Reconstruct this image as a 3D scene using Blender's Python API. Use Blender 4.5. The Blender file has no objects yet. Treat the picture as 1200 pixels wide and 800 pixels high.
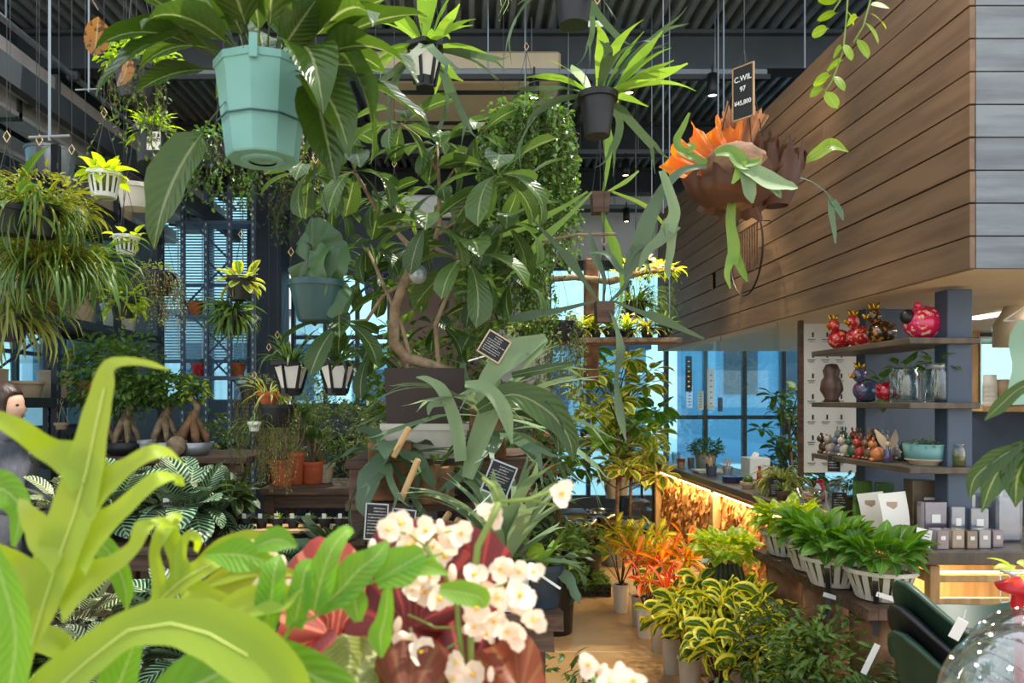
import bpy, math, random
import numpy as np
from mathutils import Vector, Matrix

S = bpy.context.scene
C = S.collection
PI = math.pi
RN = random.Random(11)
NP = np.random.RandomState(5)

# ---------------------------------------------------------------- camera, sky, sun, exposure
cam = bpy.data.cameras.new('camera'); cam_o = bpy.data.objects.new('camera', cam); C.objects.link(cam_o)
cam_o.location = (0, 0, 1.5); cam_o.rotation_euler = (PI/2, 0, 0)
cam.sensor_width = 36; cam.lens = 26.4; cam.shift_x = 50/1200; cam.shift_y = 70/1200
cam.clip_start = .05; cam.clip_end = 200
cam.dof.use_dof = True; cam.dof.focus_distance = 3.2; cam.dof.aperture_fstop = 6.0
S.camera = cam_o
S.view_settings.view_transform = 'Standard'; S.view_settings.look = 'None'
S.view_settings.exposure = 0.3; S.view_settings.gamma = 1

w = bpy.data.worlds.new('sky'); S.world = w; w.use_nodes = True
nt = w.node_tree; nt.nodes.clear()
wo = nt.nodes.new('ShaderNodeOutputWorld'); bg = nt.nodes.new('ShaderNodeBackground')
tc = nt.nodes.new('ShaderNodeTexCoord'); sx = nt.nodes.new('ShaderNodeSeparateXYZ'); cr = nt.nodes.new('ShaderNodeValToRGB')
cr.color_ramp.elements[0].position = 0.0; cr.color_ramp.elements[0].color = (.90, .96, 1.0, 1)
cr.color_ramp.elements[1].position = .6; cr.color_ramp.elements[1].color = (.82, .90, 1.0, 1)
nt.links.new(tc.outputs['Generated'], sx.inputs[0]); nt.links.new(sx.outputs['Z'], cr.inputs[0])
nt.links.new(cr.outputs[0], bg.inputs[0]); nt.links.new(bg.outputs[0], wo.inputs[0])
bg.inputs[1].default_value = 1.55
sun = bpy.data.lights.new('sun', 'SUN'); sun_o = bpy.data.objects.new('sun', sun); C.objects.link(sun_o)
sun.energy = 5.5; sun.angle = math.radians(.8); sun.color = (1, .93, .82)
sun_o.rotation_euler = Vector((.42, .10, .88)).to_track_quat('Z', 'Y').to_euler()

# ---------------------------------------------------------------- helpers
F = 880.0
def P(px, py, Y): return Vector(((px-550)/F*Y, Y, 1.5+(470-py)/F*Y))
def lin(c):
    return tuple(((v/255)/12.92 if v/255 <= .04045 else ((v/255+.055)/1.055)**2.4) for v in c)+(1,)

def _base(name):
    m = bpy.data.materials.new(name); m.use_nodes = True
    nt = m.node_tree; b = nt.nodes['Principled BSDF']
    return m, nt, b
def mat(name, c1, c2=None, rough=.5, metal=0, scale=6, bump=0, emit=0, stretch=None, spec=.5, coat=0):
    m, nt, b = _base(name)
    b.inputs['Roughness'].default_value = rough; b.inputs['Metallic'].default_value = metal
    b.inputs['Specular IOR Level'].default_value = spec; b.inputs['Coat Weight'].default_value = coat
    b.inputs['Base Color'].default_value = lin(c1)
    if c2 or bump:
        tc = nt.nodes.new('ShaderNodeTexCoord'); mp = nt.nodes.new('ShaderNodeMapping'); n = nt.nodes.new('ShaderNodeTexNoise')
        if stretch: mp.inputs['Scale'].default_value = stretch
        n.inputs['Scale'].default_value = scale; n.inputs['Detail'].default_value = 5
        nt.links.new(tc.outputs['Object'], mp.inputs[0]); nt.links.new(mp.outputs[0], n.inputs['Vector'])
        if c2:
            oi = nt.nodes.new('ShaderNodeObjectInfo'); ad = nt.nodes.new('ShaderNodeVectorMath'); ad.operation = 'ADD'
            mu = nt.nodes.new('ShaderNodeMath'); mu.operation = 'MULTIPLY'; mu.inputs[1].default_value = 37
            nt.links.new(oi.outputs['Random'], mu.inputs[0]); nt.links.new(mp.outputs[0], ad.inputs[0]); nt.links.new(mu.outputs[0], ad.inputs[1])
            nt.links.new(ad.outputs[0], n.inputs['Vector'])
            r = nt.nodes.new('ShaderNodeValToRGB'); r.color_ramp.elements[0].position = .35; r.color_ramp.elements[1].position = .68
            r.color_ramp.elements[0].color = lin(c1); r.color_ramp.elements[1].color = lin(c2)
            nt.links.new(n.outputs['Fac'], r.inputs[0]); nt.links.new(r.outputs[0], b.inputs['Base Color'])
        if bump:
            bp = nt.nodes.new('ShaderNodeBump'); bp.inputs['Strength'].default_value = bump; bp.inputs['Distance'].default_value = .01
            nt.links.new(n.outputs['Fac'], bp.inputs['Height']); nt.links.new(bp.outputs[0], b.inputs['Normal'])
    if emit:
        b.inputs['Emission Color'].default_value = lin(c1); b.inputs['Emission Strength'].default_value = emit
    return m
def glass(name, col=(255,255,255), rough=.02, mixw=.78, hi=.75):
    m = bpy.data.materials.new(name); m.use_nodes = True; nt = m.node_tree; nt.nodes.clear()
    o = nt.nodes.new('ShaderNodeOutputMaterial'); mx = nt.nodes.new('ShaderNodeMixShader'); t = nt.nodes.new('ShaderNodeBsdfTransparent')
    g = nt.nodes.new('ShaderNodeBsdfGlossy'); lw = nt.nodes.new('ShaderNodeLayerWeight'); mm = nt.nodes.new('ShaderNodeMapRange')
    t.inputs[0].default_value = lin(col); g.inputs['Roughness'].default_value = rough
    lw.inputs['Blend'].default_value = .35
    mm.inputs[3].default_value = 1-mixw-.14; mm.inputs[4].default_value = hi
    nt.links.new(lw.outputs['Facing'], mm.inputs[0]); nt.links.new(mm.outputs[0], mx.inputs[0])
    nt.links.new(t.outputs[0], mx.inputs[1]); nt.links.new(g.outputs[0], mx.inputs[2]); nt.links.new(mx.outputs[0], o.inputs[0])
    return m
def leafmat(name, c1, c2, mode='plain', c3=None, rough=.38, trans=.35, vein=True, tcol=None, var=.35):
    """c1,c2 blend by noise; mode adds c3: edge / centre / stripe / spots"""
    m, nt, b = _base(name); N = nt.nodes.new; K = nt.links.new
    def mth(op, a, bb=None, cc=None):
        n = N('ShaderNodeMath'); n.operation = op
        for i, x in enumerate((a, bb, cc)):
            if x is None: continue
            if isinstance(x, (int, float)): n.inputs[i].default_value = x
            else: K(x, n.inputs[i])
        return n.outputs[0]
    def mix(f, a, bb):
        n = N('ShaderNodeMix'); n.data_type = 'RGBA'
        K(f, n.inputs[0]) if not isinstance(f, float) else setattr(n.inputs[0], 'default_value', f)
        for i, x in ((6, a), (7, bb)):
            if isinstance(x, tuple): n.inputs[i].default_value = x
            else: K(x, n.inputs[i])
        return n.outputs[2]
    uv = N('ShaderNodeUVMap'); s = N('ShaderNodeSeparateXYZ'); K(uv.outputs[0], s.inputs[0])
    mid = mth('ABSOLUTE', mth('MULTIPLY', mth('SUBTRACT', s.outputs[0], .5), 2.0)); v = s.outputs[1]
    g = N('ShaderNodeNewGeometry'); oi = N('ShaderNodeObjectInfo')
    rnd = mth('FRACT', mth('ADD', g.outputs['Random Per Island'], oi.outputs['Random']))
    tc = N('ShaderNodeTexCoord'); n = N('ShaderNodeTexNoise'); n.inputs['Scale'].default_value = 14; K(tc.outputs['Object'], n.inputs['Vector'])
    col = mix(mth('ADD', mth('MULTIPLY', n.outputs['Fac'], .5), mth('MULTIPLY', rnd, .5)), lin(c1), lin(c2))
    def ss(x, lo, hi):
        r = N('ShaderNodeMapRange'); r.interpolation_type = 'SMOOTHSTEP'; K(x, r.inputs[0]); r.inputs[1].default_value = lo; r.inputs[2].default_value = hi
        return r.outputs[0]
    n2 = N('ShaderNodeTexNoise'); n2.inputs['Scale'].default_value = 45; K(tc.outputs['Object'], n2.inputs['Vector'])
    if mode == 'edge': col = mix(ss(mth('ADD', mid, mth('MULTIPLY', mth('SUBTRACT', n2.outputs['Fac'], .5), .9)), .45, .62), col, lin(c3))
    if mode == 'centre': col = mix(ss(mth('ADD', mid, mth('MULTIPLY', mth('SUBTRACT', n2.outputs['Fac'], .5), .8)), .5, .3), col, lin(c3))
    if mode == 'stripe': col = mix(ss(mth('SINE', mth('SUBTRACT', mth('MULTIPLY', v, 62.), mth('MULTIPLY', mid, 13.))), .1, .6), col, lin(c3))
    if mode == 'spots': col = mix(ss(n2.outputs['Fac'], .52, .6), col, lin(c3))
    if mode == 'ribs': col = mix(ss(mth('ADD', mth('SINE', mth('MULTIPLY', s.outputs[0], 82.)), mth('MULTIPLY', n2.outputs['Fac'], .8)), .95, 1.35), col, lin(c3))
    if mode == 'tip': col = mix(ss(v, .55, 1.), col, lin(c3))
    if vein: col = mix(ss(mid, .10, .03), col, mix(.3, col, lin((215, 222, 160))))
    hsv = N('ShaderNodeHueSaturation'); K(col, hsv.inputs['Color'])
    K(mth('ADD', 1-var/2, mth('MULTIPLY', mth('FRACT', mth('MULTIPLY', rnd, 7.3)), var)), hsv.inputs['Value'])
    K(hsv.outputs[0], b.inputs['Base Color']); b.inputs['Roughness'].default_value = rough
    bp = N('ShaderNodeBump'); bp.inputs['Strength'].default_value = .25 if vein else .03; bp.inputs['Distance'].default_value = .003
    K(mth('SINE', mth('SUBTRACT', mth('MULTIPLY', v, 70.), mth('MULTIPLY', mid, 14.))), bp.inputs['Height']); K(bp.outputs[0], b.inputs['Normal'])
    o = [x for x in nt.nodes if x.type == 'OUTPUT_MATERIAL'][0]
    t = N('ShaderNodeBsdfTranslucent'); h2 = N('ShaderNodeHueSaturation'); K(hsv.outputs[0], h2.inputs['Color'])
    h2.inputs['Value'].default_value = 1.55; h2.inputs['Saturation'].default_value = 1.12; h2.inputs['Hue'].default_value = .485
    K(h2.outputs[0], t.inputs[0])
    mx = N('ShaderNodeMixShader'); mx.inputs[0].default_value = trans
    K(b.outputs[0], mx.inputs[1]); K(t.outputs[0], mx.inputs[2]); K(mx.outputs[0], o.inputs[0])
    return m

class MB:
    def __init__(s): s.v = []; s.f = []; s.uv = []
    def add(s, vs, fs, uvs=None, M=None):
        o = len(s.v)
        for i, p in enumerate(vs):
            s.v.append(tuple(M @ Vector(p)) if M else tuple(p)); s.uv.append(uvs[i] if uvs else (0, 0))
        s.f += [tuple(o+i for i in f) for f in fs]
        return s
    def box(s, c, d, b=0, M=None):
        x, y, z = d[0]/2, d[1]/2, d[2]/2; cx, cy, cz = c
        if not b:
            vs = [(cx+i*x, cy+j*y, cz+k*z) for i in (-1, 1) for j in (-1, 1) for k in (-1, 1)]
            return s.add(vs, [(0,1,3,2),(4,6,7,5),(0,4,5,1),(2,3,7,6),(0,2,6,4),(1,5,7,3)], None, M)
        b = min(b, x*.9, y*.9, z*.9); vs = []; ix = {}
        for i in (-1, 1):
            for j in (-1, 1):
                for k in (-1, 1):
                    for a in range(3):
                        ix[i, j, k, a] = len(vs)
                        vs.append((cx+i*(x-(b if a != 0 else 0)), cy+j*(y-(b if a != 1 else 0)), cz+k*(z-(b if a != 2 else 0))))
        fs = []
        def q(*t): fs.append(tuple(ix[k] for k in t))
        for i in (-1, 1):
            t = [(i,-1,-1,0),(i,1,-1,0),(i,1,1,0),(i,-1,1,0)]; q(*(t if i > 0 else t[::-1]))
            t = [(-1,i,-1,1),(-1,i,1,1),(1,i,1,1),(1,i,-1,1)]; q(*(t if i > 0 else t[::-1]))
            t = [(-1,-1,i,2),(1,-1,i,2),(1,1,i,2),(-1,1,i,2)]; q(*(t if i > 0 else t[::-1]))
        for i in (-1, 1):
            for j in (-1, 1):
                t = [(i,j,-1,0),(i,j,1,0),(i,j,1,1),(i,j,-1,1)]; q(*(t[::-1] if i*j > 0 else t)[::-1])
                t = [(i,-1,j,0),(i,1,j,0),(i,1,j,2),(i,-1,j,2)]; q(*(t if i*j > 0 else t[::-1])[::-1])
                t = [(-1,i,j,1),(1,i,j,1),(1,i,j,2),(-1,i,j,2)]; q(*(t if i*j > 0 else t[::-1]))
                for k in (-1, 1):
                    t = [(i,j,k,0),(i,j,k,1),(i,j,k,2)]; q(*(t if i*j*k > 0 else t[::-1]))
        return s.add(vs, fs, None, M)
    def lathe(s, prof, n=24, M=None, c=(0, 0, 0), rf=None):
        vs, fs, uv = [], [], []
        for k, (r, z) in enumerate(prof):
            for i in range(n):
                a = 2*PI*(i+.5)/n; rr = r*(rf(a, z) if rf else 1); vs.append((c[0]+rr*math.cos(a), c[1]+rr*math.sin(a), c[2]+z)); uv.append((i/n, k/max(1, len(prof)-1)))
        for k in range(len(prof)-1):
            for i in range(n):
                j = (i+1) % n; fs.append((k*n+i, k*n+j, (k+1)*n+j, (k+1)*n+i))
        return s.add(vs, fs, uv, M)
    def disc(s, r, n=24, c=(0, 0, 0), bump=0, rnd=None):
        vs = [(c[0], c[1], c[2]+bump)]+[(c[0]+r*math.cos(2*PI*(i+.5)/n), c[1]+r*math.sin(2*PI*(i+.5)/n), c[2]) for i in range(n)]
        return s.add(vs, [(0, 1+i, 1+(i+1) % n) for i in range(n)])
    def tube(s, pts, r, n=6, cap=True):
        pts = [Vector(p) for p in pts]; m = len(pts); rs = r if isinstance(r, (list, tuple)) else [r]*m
        vs, fs = [], []; pn = None
        for k, p in enumerate(pts):
            t = (pts[min(k+1, m-1)]-pts[max(k-1, 0)])
            if t.length < 1e-9: t = Vector((0, 0, 1))
            t.normalize()
            if pn is None: a = Vector((1, 0, 0)) if abs(t.x) < .8 else Vector((0, 1, 0))
            else: a = pn
            b = t.cross(a); b = b.normalized() if b.length > 1e-6 else t.orthogonal().normalized(); a = b.cross(t); pn = a
            for i in range(n):
                q = 2*PI*i/n; vs.append(p+(a*math.cos(q)+b*math.sin(q))*rs[k])
        for k in range(m-1):
            for i in range(n):
                j = (i+1) % n; fs.append((k*n+i, k*n+j, (k+1)*n+j, (k+1)*n+i))
        if cap: fs.append(tuple(range(n))[::-1]); fs.append(tuple((m-1)*n+i for i in range(n)))
        return s.add(vs, fs, [(0, 0)]*len(vs))
    def ball(s, c, r, n=12, m=8, M=None):
        rx, ry, rz = r if isinstance(r, tuple) else (r, r, r); vs, fs = [], []
        for k in range(m+1):
            t = PI*k/m; st = max(math.sin(t), .003)
            for i in range(n): a = 2*PI*i/n; vs.append((c[0]+rx*st*math.cos(a), c[1]+ry*st*math.sin(a), c[2]-rz*math.cos(t)))
        for k in range(m):
            for i in range(n): j = (i+1) % n; fs.append((k*n+i, k*n+j, (k+1)*n+j, (k+1)*n+i))
        return s.add(vs, fs, None, M)
    def ribbon(s, pts, ws, up=(0, -1, .3), cup=.12, sub=5, wave=0, nw=2):
        pts = [Vector(p) for p in pts]
        P2, W2 = [], []
        n = len(pts)
        for i in range(n-1):
            p0, p1, p2, p3 = pts[max(i-1, 0)], pts[i], pts[i+1], pts[min(i+2, n-1)]
            for k in range(sub):
                t = k/sub; P2.append(.5*((2*p1)+(p2-p0)*t+(2*p0-5*p1+4*p2-p3)*t*t+(3*p1-p0-3*p2+p3)*t**3)); tt = t*t*(3-2*t); W2.append(ws[i]*(1-tt)+ws[i+1]*tt)
        P2.append(pts[-1]); W2.append(ws[-1]); m = len(P2); up = Vector(up).normalized()
        vs, fs, uv = [], [], []; cols = 2*nw+1; ps = None
        for k in range(m):
            t = (P2[min(k+1, m-1)]-P2[max(k-1, 0)]).normalized(); sd = t.cross(up)
            if sd.length < .35 and ps is not None: sd = ps.copy()
            sd.normalize(); 
            if ps is not None and sd.dot(ps) < 0: sd = -sd
            ps = sd; nn = sd.cross(t).normalized()
            for j in range(cols):
                u = (j-nw)/nw; wv = wave*math.sin(k*1.1+(j > nw)*2)*abs(u)
                vs.append(P2[k]+sd*(u*W2[k]/2)+nn*(abs(u)**1.5*W2[k]*cup+wv)); uv.append((u*.5+.5, k/(m-1)))
        for k in range(m-1):
            for j in range(cols-1): a = k*cols+j; fs.append((a, a+1, a+cols+1, a+cols))
        return s.add(vs, fs, uv)
    def mesh(s, name, m, smooth=True):
        me = bpy.data.meshes.new(name); me.from_pydata(s.v, [], s.f)
        uvl = me.uv_layers.new(name='UVMap'); li = np.empty(len(me.loops), dtype=np.int32); me.loops.foreach_get('vertex_index', li)
        uvl.data.foreach_set('uv', np.array(s.uv, dtype=np.float32)[li].ravel())
        if m: me.materials.append(m)
        if smooth: me.polygons.foreach_set('use_smooth', [True]*len(me.polygons))
        me.update(); return me
    def build(s, name, m, parent=None, smooth=False, kind=None, label=None, loc=None):
        o = bpy.data.objects.new(name, s.mesh(name, m, smooth)); C.objects.link(o)
        if parent: o.parent = parent
        if kind: o['kind'] = kind
        if label: o['label'] = label
        if loc is not None: o.location = loc
        return o
def meshify(o):
    bpy.context.view_layer.update(); dg = bpy.context.evaluated_depsgraph_get(); me = bpy.data.meshes.new_from_object(o.evaluated_get(dg)); n = bpy.data.objects.new(o.name.split('.')[0], me); C.objects.link(n)
    n.parent = o.parent; n.matrix_basis = o.matrix_basis.copy(); bpy.data.objects.remove(o); return n
def thing(name, label, cat, loc=(0, 0, 0), group=None, rz=0):
    o = bpy.data.objects.new(name, None); o.empty_display_size = .05; C.objects.link(o); o.location = loc; o.rotation_euler.z = rz
    o['label'] = label; o['category'] = cat
    if group: o['group'] = group
    return o
def tag(o, label, cat, group=None):
    o['label'] = label; o['category'] = cat
    if group: o['group'] = group
    return o
def struct(name): 
    o = bpy.data.objects.new(name, None); C.objects.link(o); o['kind'] = 'structure'; return o
def put(root, me, name, loc, az=0, pitch=0, roll=0, s=1, M=None, sc=None):
    o = bpy.data.objects.new(name, me); C.objects.link(o); o.parent = root
    R = Matrix.Rotation(az, 4, 'Z') @ Matrix.Rotation(-pitch, 4, 'Y') @ Matrix.Rotation(roll, 4, 'X')
    o.matrix_basis = Matrix.Translation(loc) @ R @ Matrix.Diagonal((s, s, s, 1)); return o

PROF = {'oval': (.55, .6), 'lance': (.55, 1.0), 'obl': (1.1, .5), 'heart': (.28, .85), 'strap': (.12, .4), 'round': (.5, .5), 'needle': (.1, .8), 'paddle': (1.6, .35)}
def prof(k, t):
    a, b = PROF[k]; p = a/(a+b); return max(.012, (t**a*(1-t)**b)/(p**a*(1-p)**b)) if 0 < t < 1 else (.012 if t >= 1 else .06)
def leafgrid(L, W, k='oval', nl=7, nw=1, droop=.7, fold=.2, wave=0, pet=0, curl=0, seed=0, twist=0):
    """one leaf along +X, face +Z, drooping toward -Z; returns verts, faces, uvs"""
    vs, fs, uv = [], [], []; x = z = 0.; ang = 0.; rows = []
    r = random.Random(seed); ph = r.random()*6
    if pet: rows.append((0, 0, 0, W*.03, 0))
    x = pet
    for i in range(nl+1):
        t = i/nl; a = -droop*t**1.2
        if i: x += math.cos(a)*L/nl; z += math.sin(a)*L/nl
        rows.append((x, z, a, W/2*prof(k, t), t))
    cols = 2*nw+1
    for q, (x, z, a, hw, t) in enumerate(rows):
        tw = twist*t
        for j in range(cols):
            u = (j-nw)/nw; lat = u*hw*math.cos(fold); nor = abs(u)*hw*math.sin(fold)+wave*abs(u)*math.sin(ph+q*1.7+(u > 0)*1.3)
            if curl: ca = curl*abs(u); lat = math.copysign(hw*math.sin(ca)/curl, u) if u else 0; nor = hw*(1-math.cos(ca))/curl
            lat, nor = lat*math.cos(tw)-nor*math.sin(tw), lat*math.sin(tw)+nor*math.cos(tw)
            vs.append((x-math.sin(a)*nor, lat, z+math.cos(a)*nor)); uv.append((u*.5+.5, t))
    for q in range(len(rows)-1):
        for j in range(cols-1): b = q*cols+j; fs.append((b, b+1, b+cols+1, b+cols))
    return vs, fs, uv
def leafset(name, m, L, W, k='oval', n=3, **kw):
    out = []; d0 = kw.pop('droop', .7)
    for i in range(n):
        mb = MB(); mb.add(*leafgrid(L*(.9+.2*i/n), W, k, droop=d0*(.6+.8*i/max(1, n-1)), seed=i, **kw)); out.append(mb.mesh(name, m))
    return out
def rosette(root, ms, n, c, pitch=(.1, 1.2), s=(.8, 1.1), r=0., name='leaf', az0=0, azr=None, rnd=RN, roll=.25):
    for i in range(n):
        az = az0+i*2.39996 if azr is None else rnd.uniform(*azr)
        f = i/max(1, n-1); p = pitch[0]+(pitch[1]-pitch[0])*f+rnd.uniform(-.12, .12)
        q = Vector(c)+Vector((math.cos(az)*r, math.sin(az)*r, 0))*(1-f*.6)
        put(root, ms[i % len(ms)], name, q, az, p, rnd.uniform(-roll, roll), rnd.uniform(*s))
def npmesh(name, V, Fq, UV, m):
    me = bpy.data.meshes.new(name); nv = len(V); nf = len(Fq)
    me.vertices.add(nv); me.vertices.foreach_set('co', V.astype(np.float32).ravel())
    me.loops.add(nf*4); me.loops.foreach_set('vertex_index', Fq.astype(np.int32).ravel())
    me.polygons.add(nf); me.polygons.foreach_set('loop_start', np.arange(0, nf*4, 4, dtype=np.int32)); me.polygons.foreach_set('loop_total', np.full(nf, 4, dtype=np.int32))
    me.polygons.foreach_set('use_smooth', np.ones(nf, dtype=bool))
    l = me.uv_layers.new(name='UVMap'); l.data.foreach_set('uv', UV[Fq.ravel()].astype(np.float32).ravel())
    me.materials.append(m); me.update(); me.validate(); return me
def scatter(name, m, root, tpl, pos, az, pitch, roll, sc, kind='stuff', label=None):
    """many small leaves joined into one mesh"""
    vs, fs, uv = tpl; vs = np.array(vs); fs = np.array(fs); uv = np.array(uv); n = len(pos)
    ca, sa, cp, sp, cr_, sr = np.cos(az), np.sin(az), np.cos(pitch), np.sin(pitch), np.cos(roll), np.sin(roll)
    R = np.empty((n, 3, 3))
    # Rz(az) @ Ry(-pitch) @ Rx(roll)
    R[:, 0, 0] = ca*cp; R[:, 0, 1] = -sa*cr_-ca*sp*sr; R[:, 0, 2] = sa*sr-ca*sp*cr_
    R[:, 1, 0] = sa*cp; R[:, 1, 1] = ca*cr_-sa*sp*sr; R[:, 1, 2] = -ca*sr-sa*sp*cr_
    R[:, 2, 0] = sp; R[:, 2, 1] = cp*sr; R[:, 2, 2] = cp*cr_
    V = np.einsum('nij,kj->nki', R, vs)*np.asarray(sc)[:, None, None]+np.asarray(pos)[:, None, :]
    Fq = (fs[None]+(np.arange(n)*len(vs))[:, None, None]).reshape(-1, 4)
    me = npmesh(name, V.reshape(-1, 3), Fq, np.tile(uv, (n, 1)), m)
    o = bpy.data.objects.new(name, me); C.objects.link(o); o.parent = root
    if kind: o['kind'] = kind
    if label: o['label'] = label
    return o
def blob(root, m, n, c, r, L, W, k='oval', name='foliage', pitch=(-.6, .9), shell=.55, nl=3, droop=.6, sc=(.7, 1.2), fold=.25, zmin=None, wave=0, nw=1):
    """cloud of leaves in an ellipsoid, pointing outwards"""
    d = NP.normal(size=(n, 3)); d /= np.linalg.norm(d, axis=1)[:, None]; rad = shell+(1-shell)*NP.rand(n)
    r = np.array(r if isinstance(r, (tuple, list)) else (r, r, r)); pos = np.array(c)+d*r*rad[:, None]
    if zmin is not None: pos[:, 2] = np.maximum(pos[:, 2], zmin+NP.rand(n)*.02)
    az = np.arctan2(d[:, 1], d[:, 0])+NP.uniform(-.8, .8, n); pt = NP.uniform(pitch[0], pitch[1], n)+d[:, 2]*.4
    return scatter(name, m, root, leafgrid(L, W, k, nl=nl, nw=nw, droop=droop, fold=fold, wave=wave), pos, az, pt, NP.uniform(-.6, .6, n), NP.uniform(sc[0], sc[1], n))
def fountain(root, m, n, c, L, W, k='strap', pitch=(.3, 1.4), droop=1.4, nl=5, rad=.01, name='foliage', sc=(.6, 1.1), fold=.3, kind='stuff', nw=1):
    az = NP.uniform(0, 2*PI, n); pt = NP.uniform(pitch[0], pitch[1], n); rr = rad*np.sqrt(NP.rand(n))
    pos = np.array(c)+np.stack([np.cos(az)*rr, np.sin(az)*rr, np.zeros(n)], 1)
    return scatter(name, m, root, leafgrid(L, W, k, nl=nl, nw=nw, droop=droop, fold=fold), pos, az, pt, NP.uniform(-.3, .3, n), NP.uniform(sc[0], sc[1], n), kind=kind)
def trail(root, m, strands, c, rad, length, L, W, step=.02, k='oval', name='trailing_foliage', out=.03, stem=None, rnd=None, sway=.03):
    """strands hanging from a rim, small leaves on both sides"""
    pos, az, pt = [], [], []; st = MB(); R = rnd or RN
    for i in range(strands):
        a = R.uniform(0, 2*PI); rr = R.uniform(.3, 1)*rad; ln = R.uniform(length[0], length[1]); x, y = c[0]+rr*math.cos(a), c[1]+rr*math.sin(a)
        z = c[2]; pts = []; nst = max(2, int(ln/step)); ph = R.random()*6
        for j in range(nst):
            f = j/nst; o = out*min(1, f*4); px = x+o*math.cos(a)+sway*math.sin(ph+f*5)*f; py = y+o*math.sin(a)+sway*math.cos(ph+f*4)*f; pz = z+.02*math.sin(min(f*4, 1)*PI)-f*ln
            if j % 2 == 0: pts.append((px, py, pz))
            pos.append((px, py, pz)); az.append(R.uniform(0, 2*PI)); pt.append(R.uniform(-1.1, .2))
        if stem and len(pts) > 1: st.tube(pts, .0012, 3, cap=False)
    n = len(pos)
    scatter(name, m, root, leafgrid(L, W, k, nl=2, droop=.4, fold=.2), np.array(pos), np.array(az), np.array(pt), NP.uniform(-.5, .5, n), NP.uniform(.7, 1.2, n))
    if stem: st.build('stems', stem, root, kind='stuff')
def stag2d(mb, L, W, droop, seed=0, levels=2, M=None, spread=.5, cup=.25):
    """forked antler frond along +X"""
    r = random.Random(seed)
    N = 40; tab = [(0, 0, 0)]; x = z = 0
    for i in range(N): a = -droop*((i+.5)/N)**1.3; x += math.cos(a)*L/N; z += math.sin(a)*L/N; tab.append((x, z, a))
    def B(px, py, sgn=0):
        f = max(0, min(.999, px/L))*N; i = int(f); t = f-i; x0, z0, a0 = tab[i]; x1, z1, a1 = tab[i+1]; n = cup*abs(py)
        ex = max(0, px-L)
        return (x0+(x1-x0)*t-math.sin(a0)*n+ex*math.cos(a0), py, z0+(z1-z0)*t+math.cos(a0)*n+ex*math.sin(a0))
    def seg(l, rt, ang, ln, w1, lev, v0):
        l, rt = Vector(l), Vector(rt); c = (l+rt)/2; K = 4; rows = []
        w0 = (l-rt).length
        for k in range(K+1):
            t = k/K; a2 = ang*(t); cc = c+Vector((math.cos(ang*.5+a2*.5)*ln*t, math.sin(ang*.5+a2*.5)*ln*t)); w = w0+(w1-w0)*t*t*(3-2*t)
            nrm = Vector((-math.sin(a2), math.cos(a2)))
            rows.append((l, c, rt) if k == 0 else (cc+nrm*w/2, cc, cc-nrm*w/2))
        vs, uv = [], []
        for k, row in enumerate(rows):
            for j, q in enumerate(row): vs.append(B(q.x, q.y)); uv.append((.0+j*.5, min(1, q.x/L)))
        mb.add(vs, [(k*3+j, k*3+j+1, k*3+j+4, k*3+j+3) for k in range(K) for j in range(2)], uv, M)
        if lev > 0:
            e = rows[-1]; s1 = r.uniform(.7, 1.2)*spread
            seg(e[0], e[1], ang+s1, ln*r.uniform(.5, .75), w1*(.45 if lev > 1 else .06), lev-1, 0)
            seg(e[1], e[2], ang-s1*r.uniform(.8, 1.1), ln*r.uniform(.5, .75), w1*(.45 if lev > 1 else .06), lev-1, 0)
    seg((0, W*.12), (0, -W*.12), 0, L*.55, W, levels, 0)
def stagset(name, m, L, W, n=4, droop=1.0, levels=2, spread=.5):
    out = []
    for i in range(n):
        mb = MB(); stag2d(mb, L*(.85+.3*i/n), W, droop*(.6+.7*i/n), seed=i*7+3, levels=levels, spread=spread); out.append(mb.mesh(name, m))
    return out
# ---------------------------------------------------------------- materials
M = {}
M['floor'] = mat('floor_concrete', (176,146,104), (150,120,82), .32, scale=1.6, bump=.05)
M['deck'] = mat('steel_deck', (150,160,166), (120,130,136), .4, metal=.3, scale=4)
M['beam'] = mat('dark_steel', (66,72,76), (54,60,64), .5, scale=3)
M['black'] = mat('black_metal', (22,23,24), rough=.45)
M['blackpl'] = mat('black_plastic', (30,32,35), (24,26,28), .5, scale=20)
M['pipe'] = mat('grey_pipe', (120,128,132), rough=.4, metal=.3)
M['rod'] = mat('steel_rod', (130,138,142), rough=.35, metal=.6)
M['wallw'] = mat('pale_wall', (205,206,204), (192,194,193), .8, scale=2)
M['wallp'] = mat('warm_beige_wall', (150,126,112), (132,108,96), .8, scale=2)
M['wallg'] = mat('grey_wall', (96,104,112), (84,92,100), .8, scale=2)
M['walld'] = mat('dark_column', (58,66,80), (48,55,68), .6, scale=3)
M['plank'] = mat('brown_plank', (128,100,74), (104,80,58), .6, scale=3, bump=.25, stretch=(6, .6, 6))
M['plank_skylit'] = mat('skylit_grey_plank', (122,130,134), (94,100,106), .6, scale=3.5, bump=.3, stretch=(.7, 6, 6))  # end-face planks: bluish skylight put into the plank colour
M['worktop'] = mat('brown_worktop', (92,82,72), (70,62,54), .35, scale=5, stretch=(5, .5, 1), bump=.08)
M['shelfw'] = mat('weathered_shelf_board', (96,84,70), (66,58,50), .55, scale=6, stretch=(4, .6, 2), bump=.2)
M['slate'] = mat('slate_blue_paint', (70,84,102), (58,72,90), .5, scale=3, bump=.05)
M['pine'] = mat('pale_pine', (196,160,110), (164,128,82), .5, scale=7, stretch=(4, 4, .5), bump=.1)
M['oldwood'] = mat('dark_old_wood', (98,72,54), (58,42,32), .65, scale=6, stretch=(.6, 6, 6), bump=.6)
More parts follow.
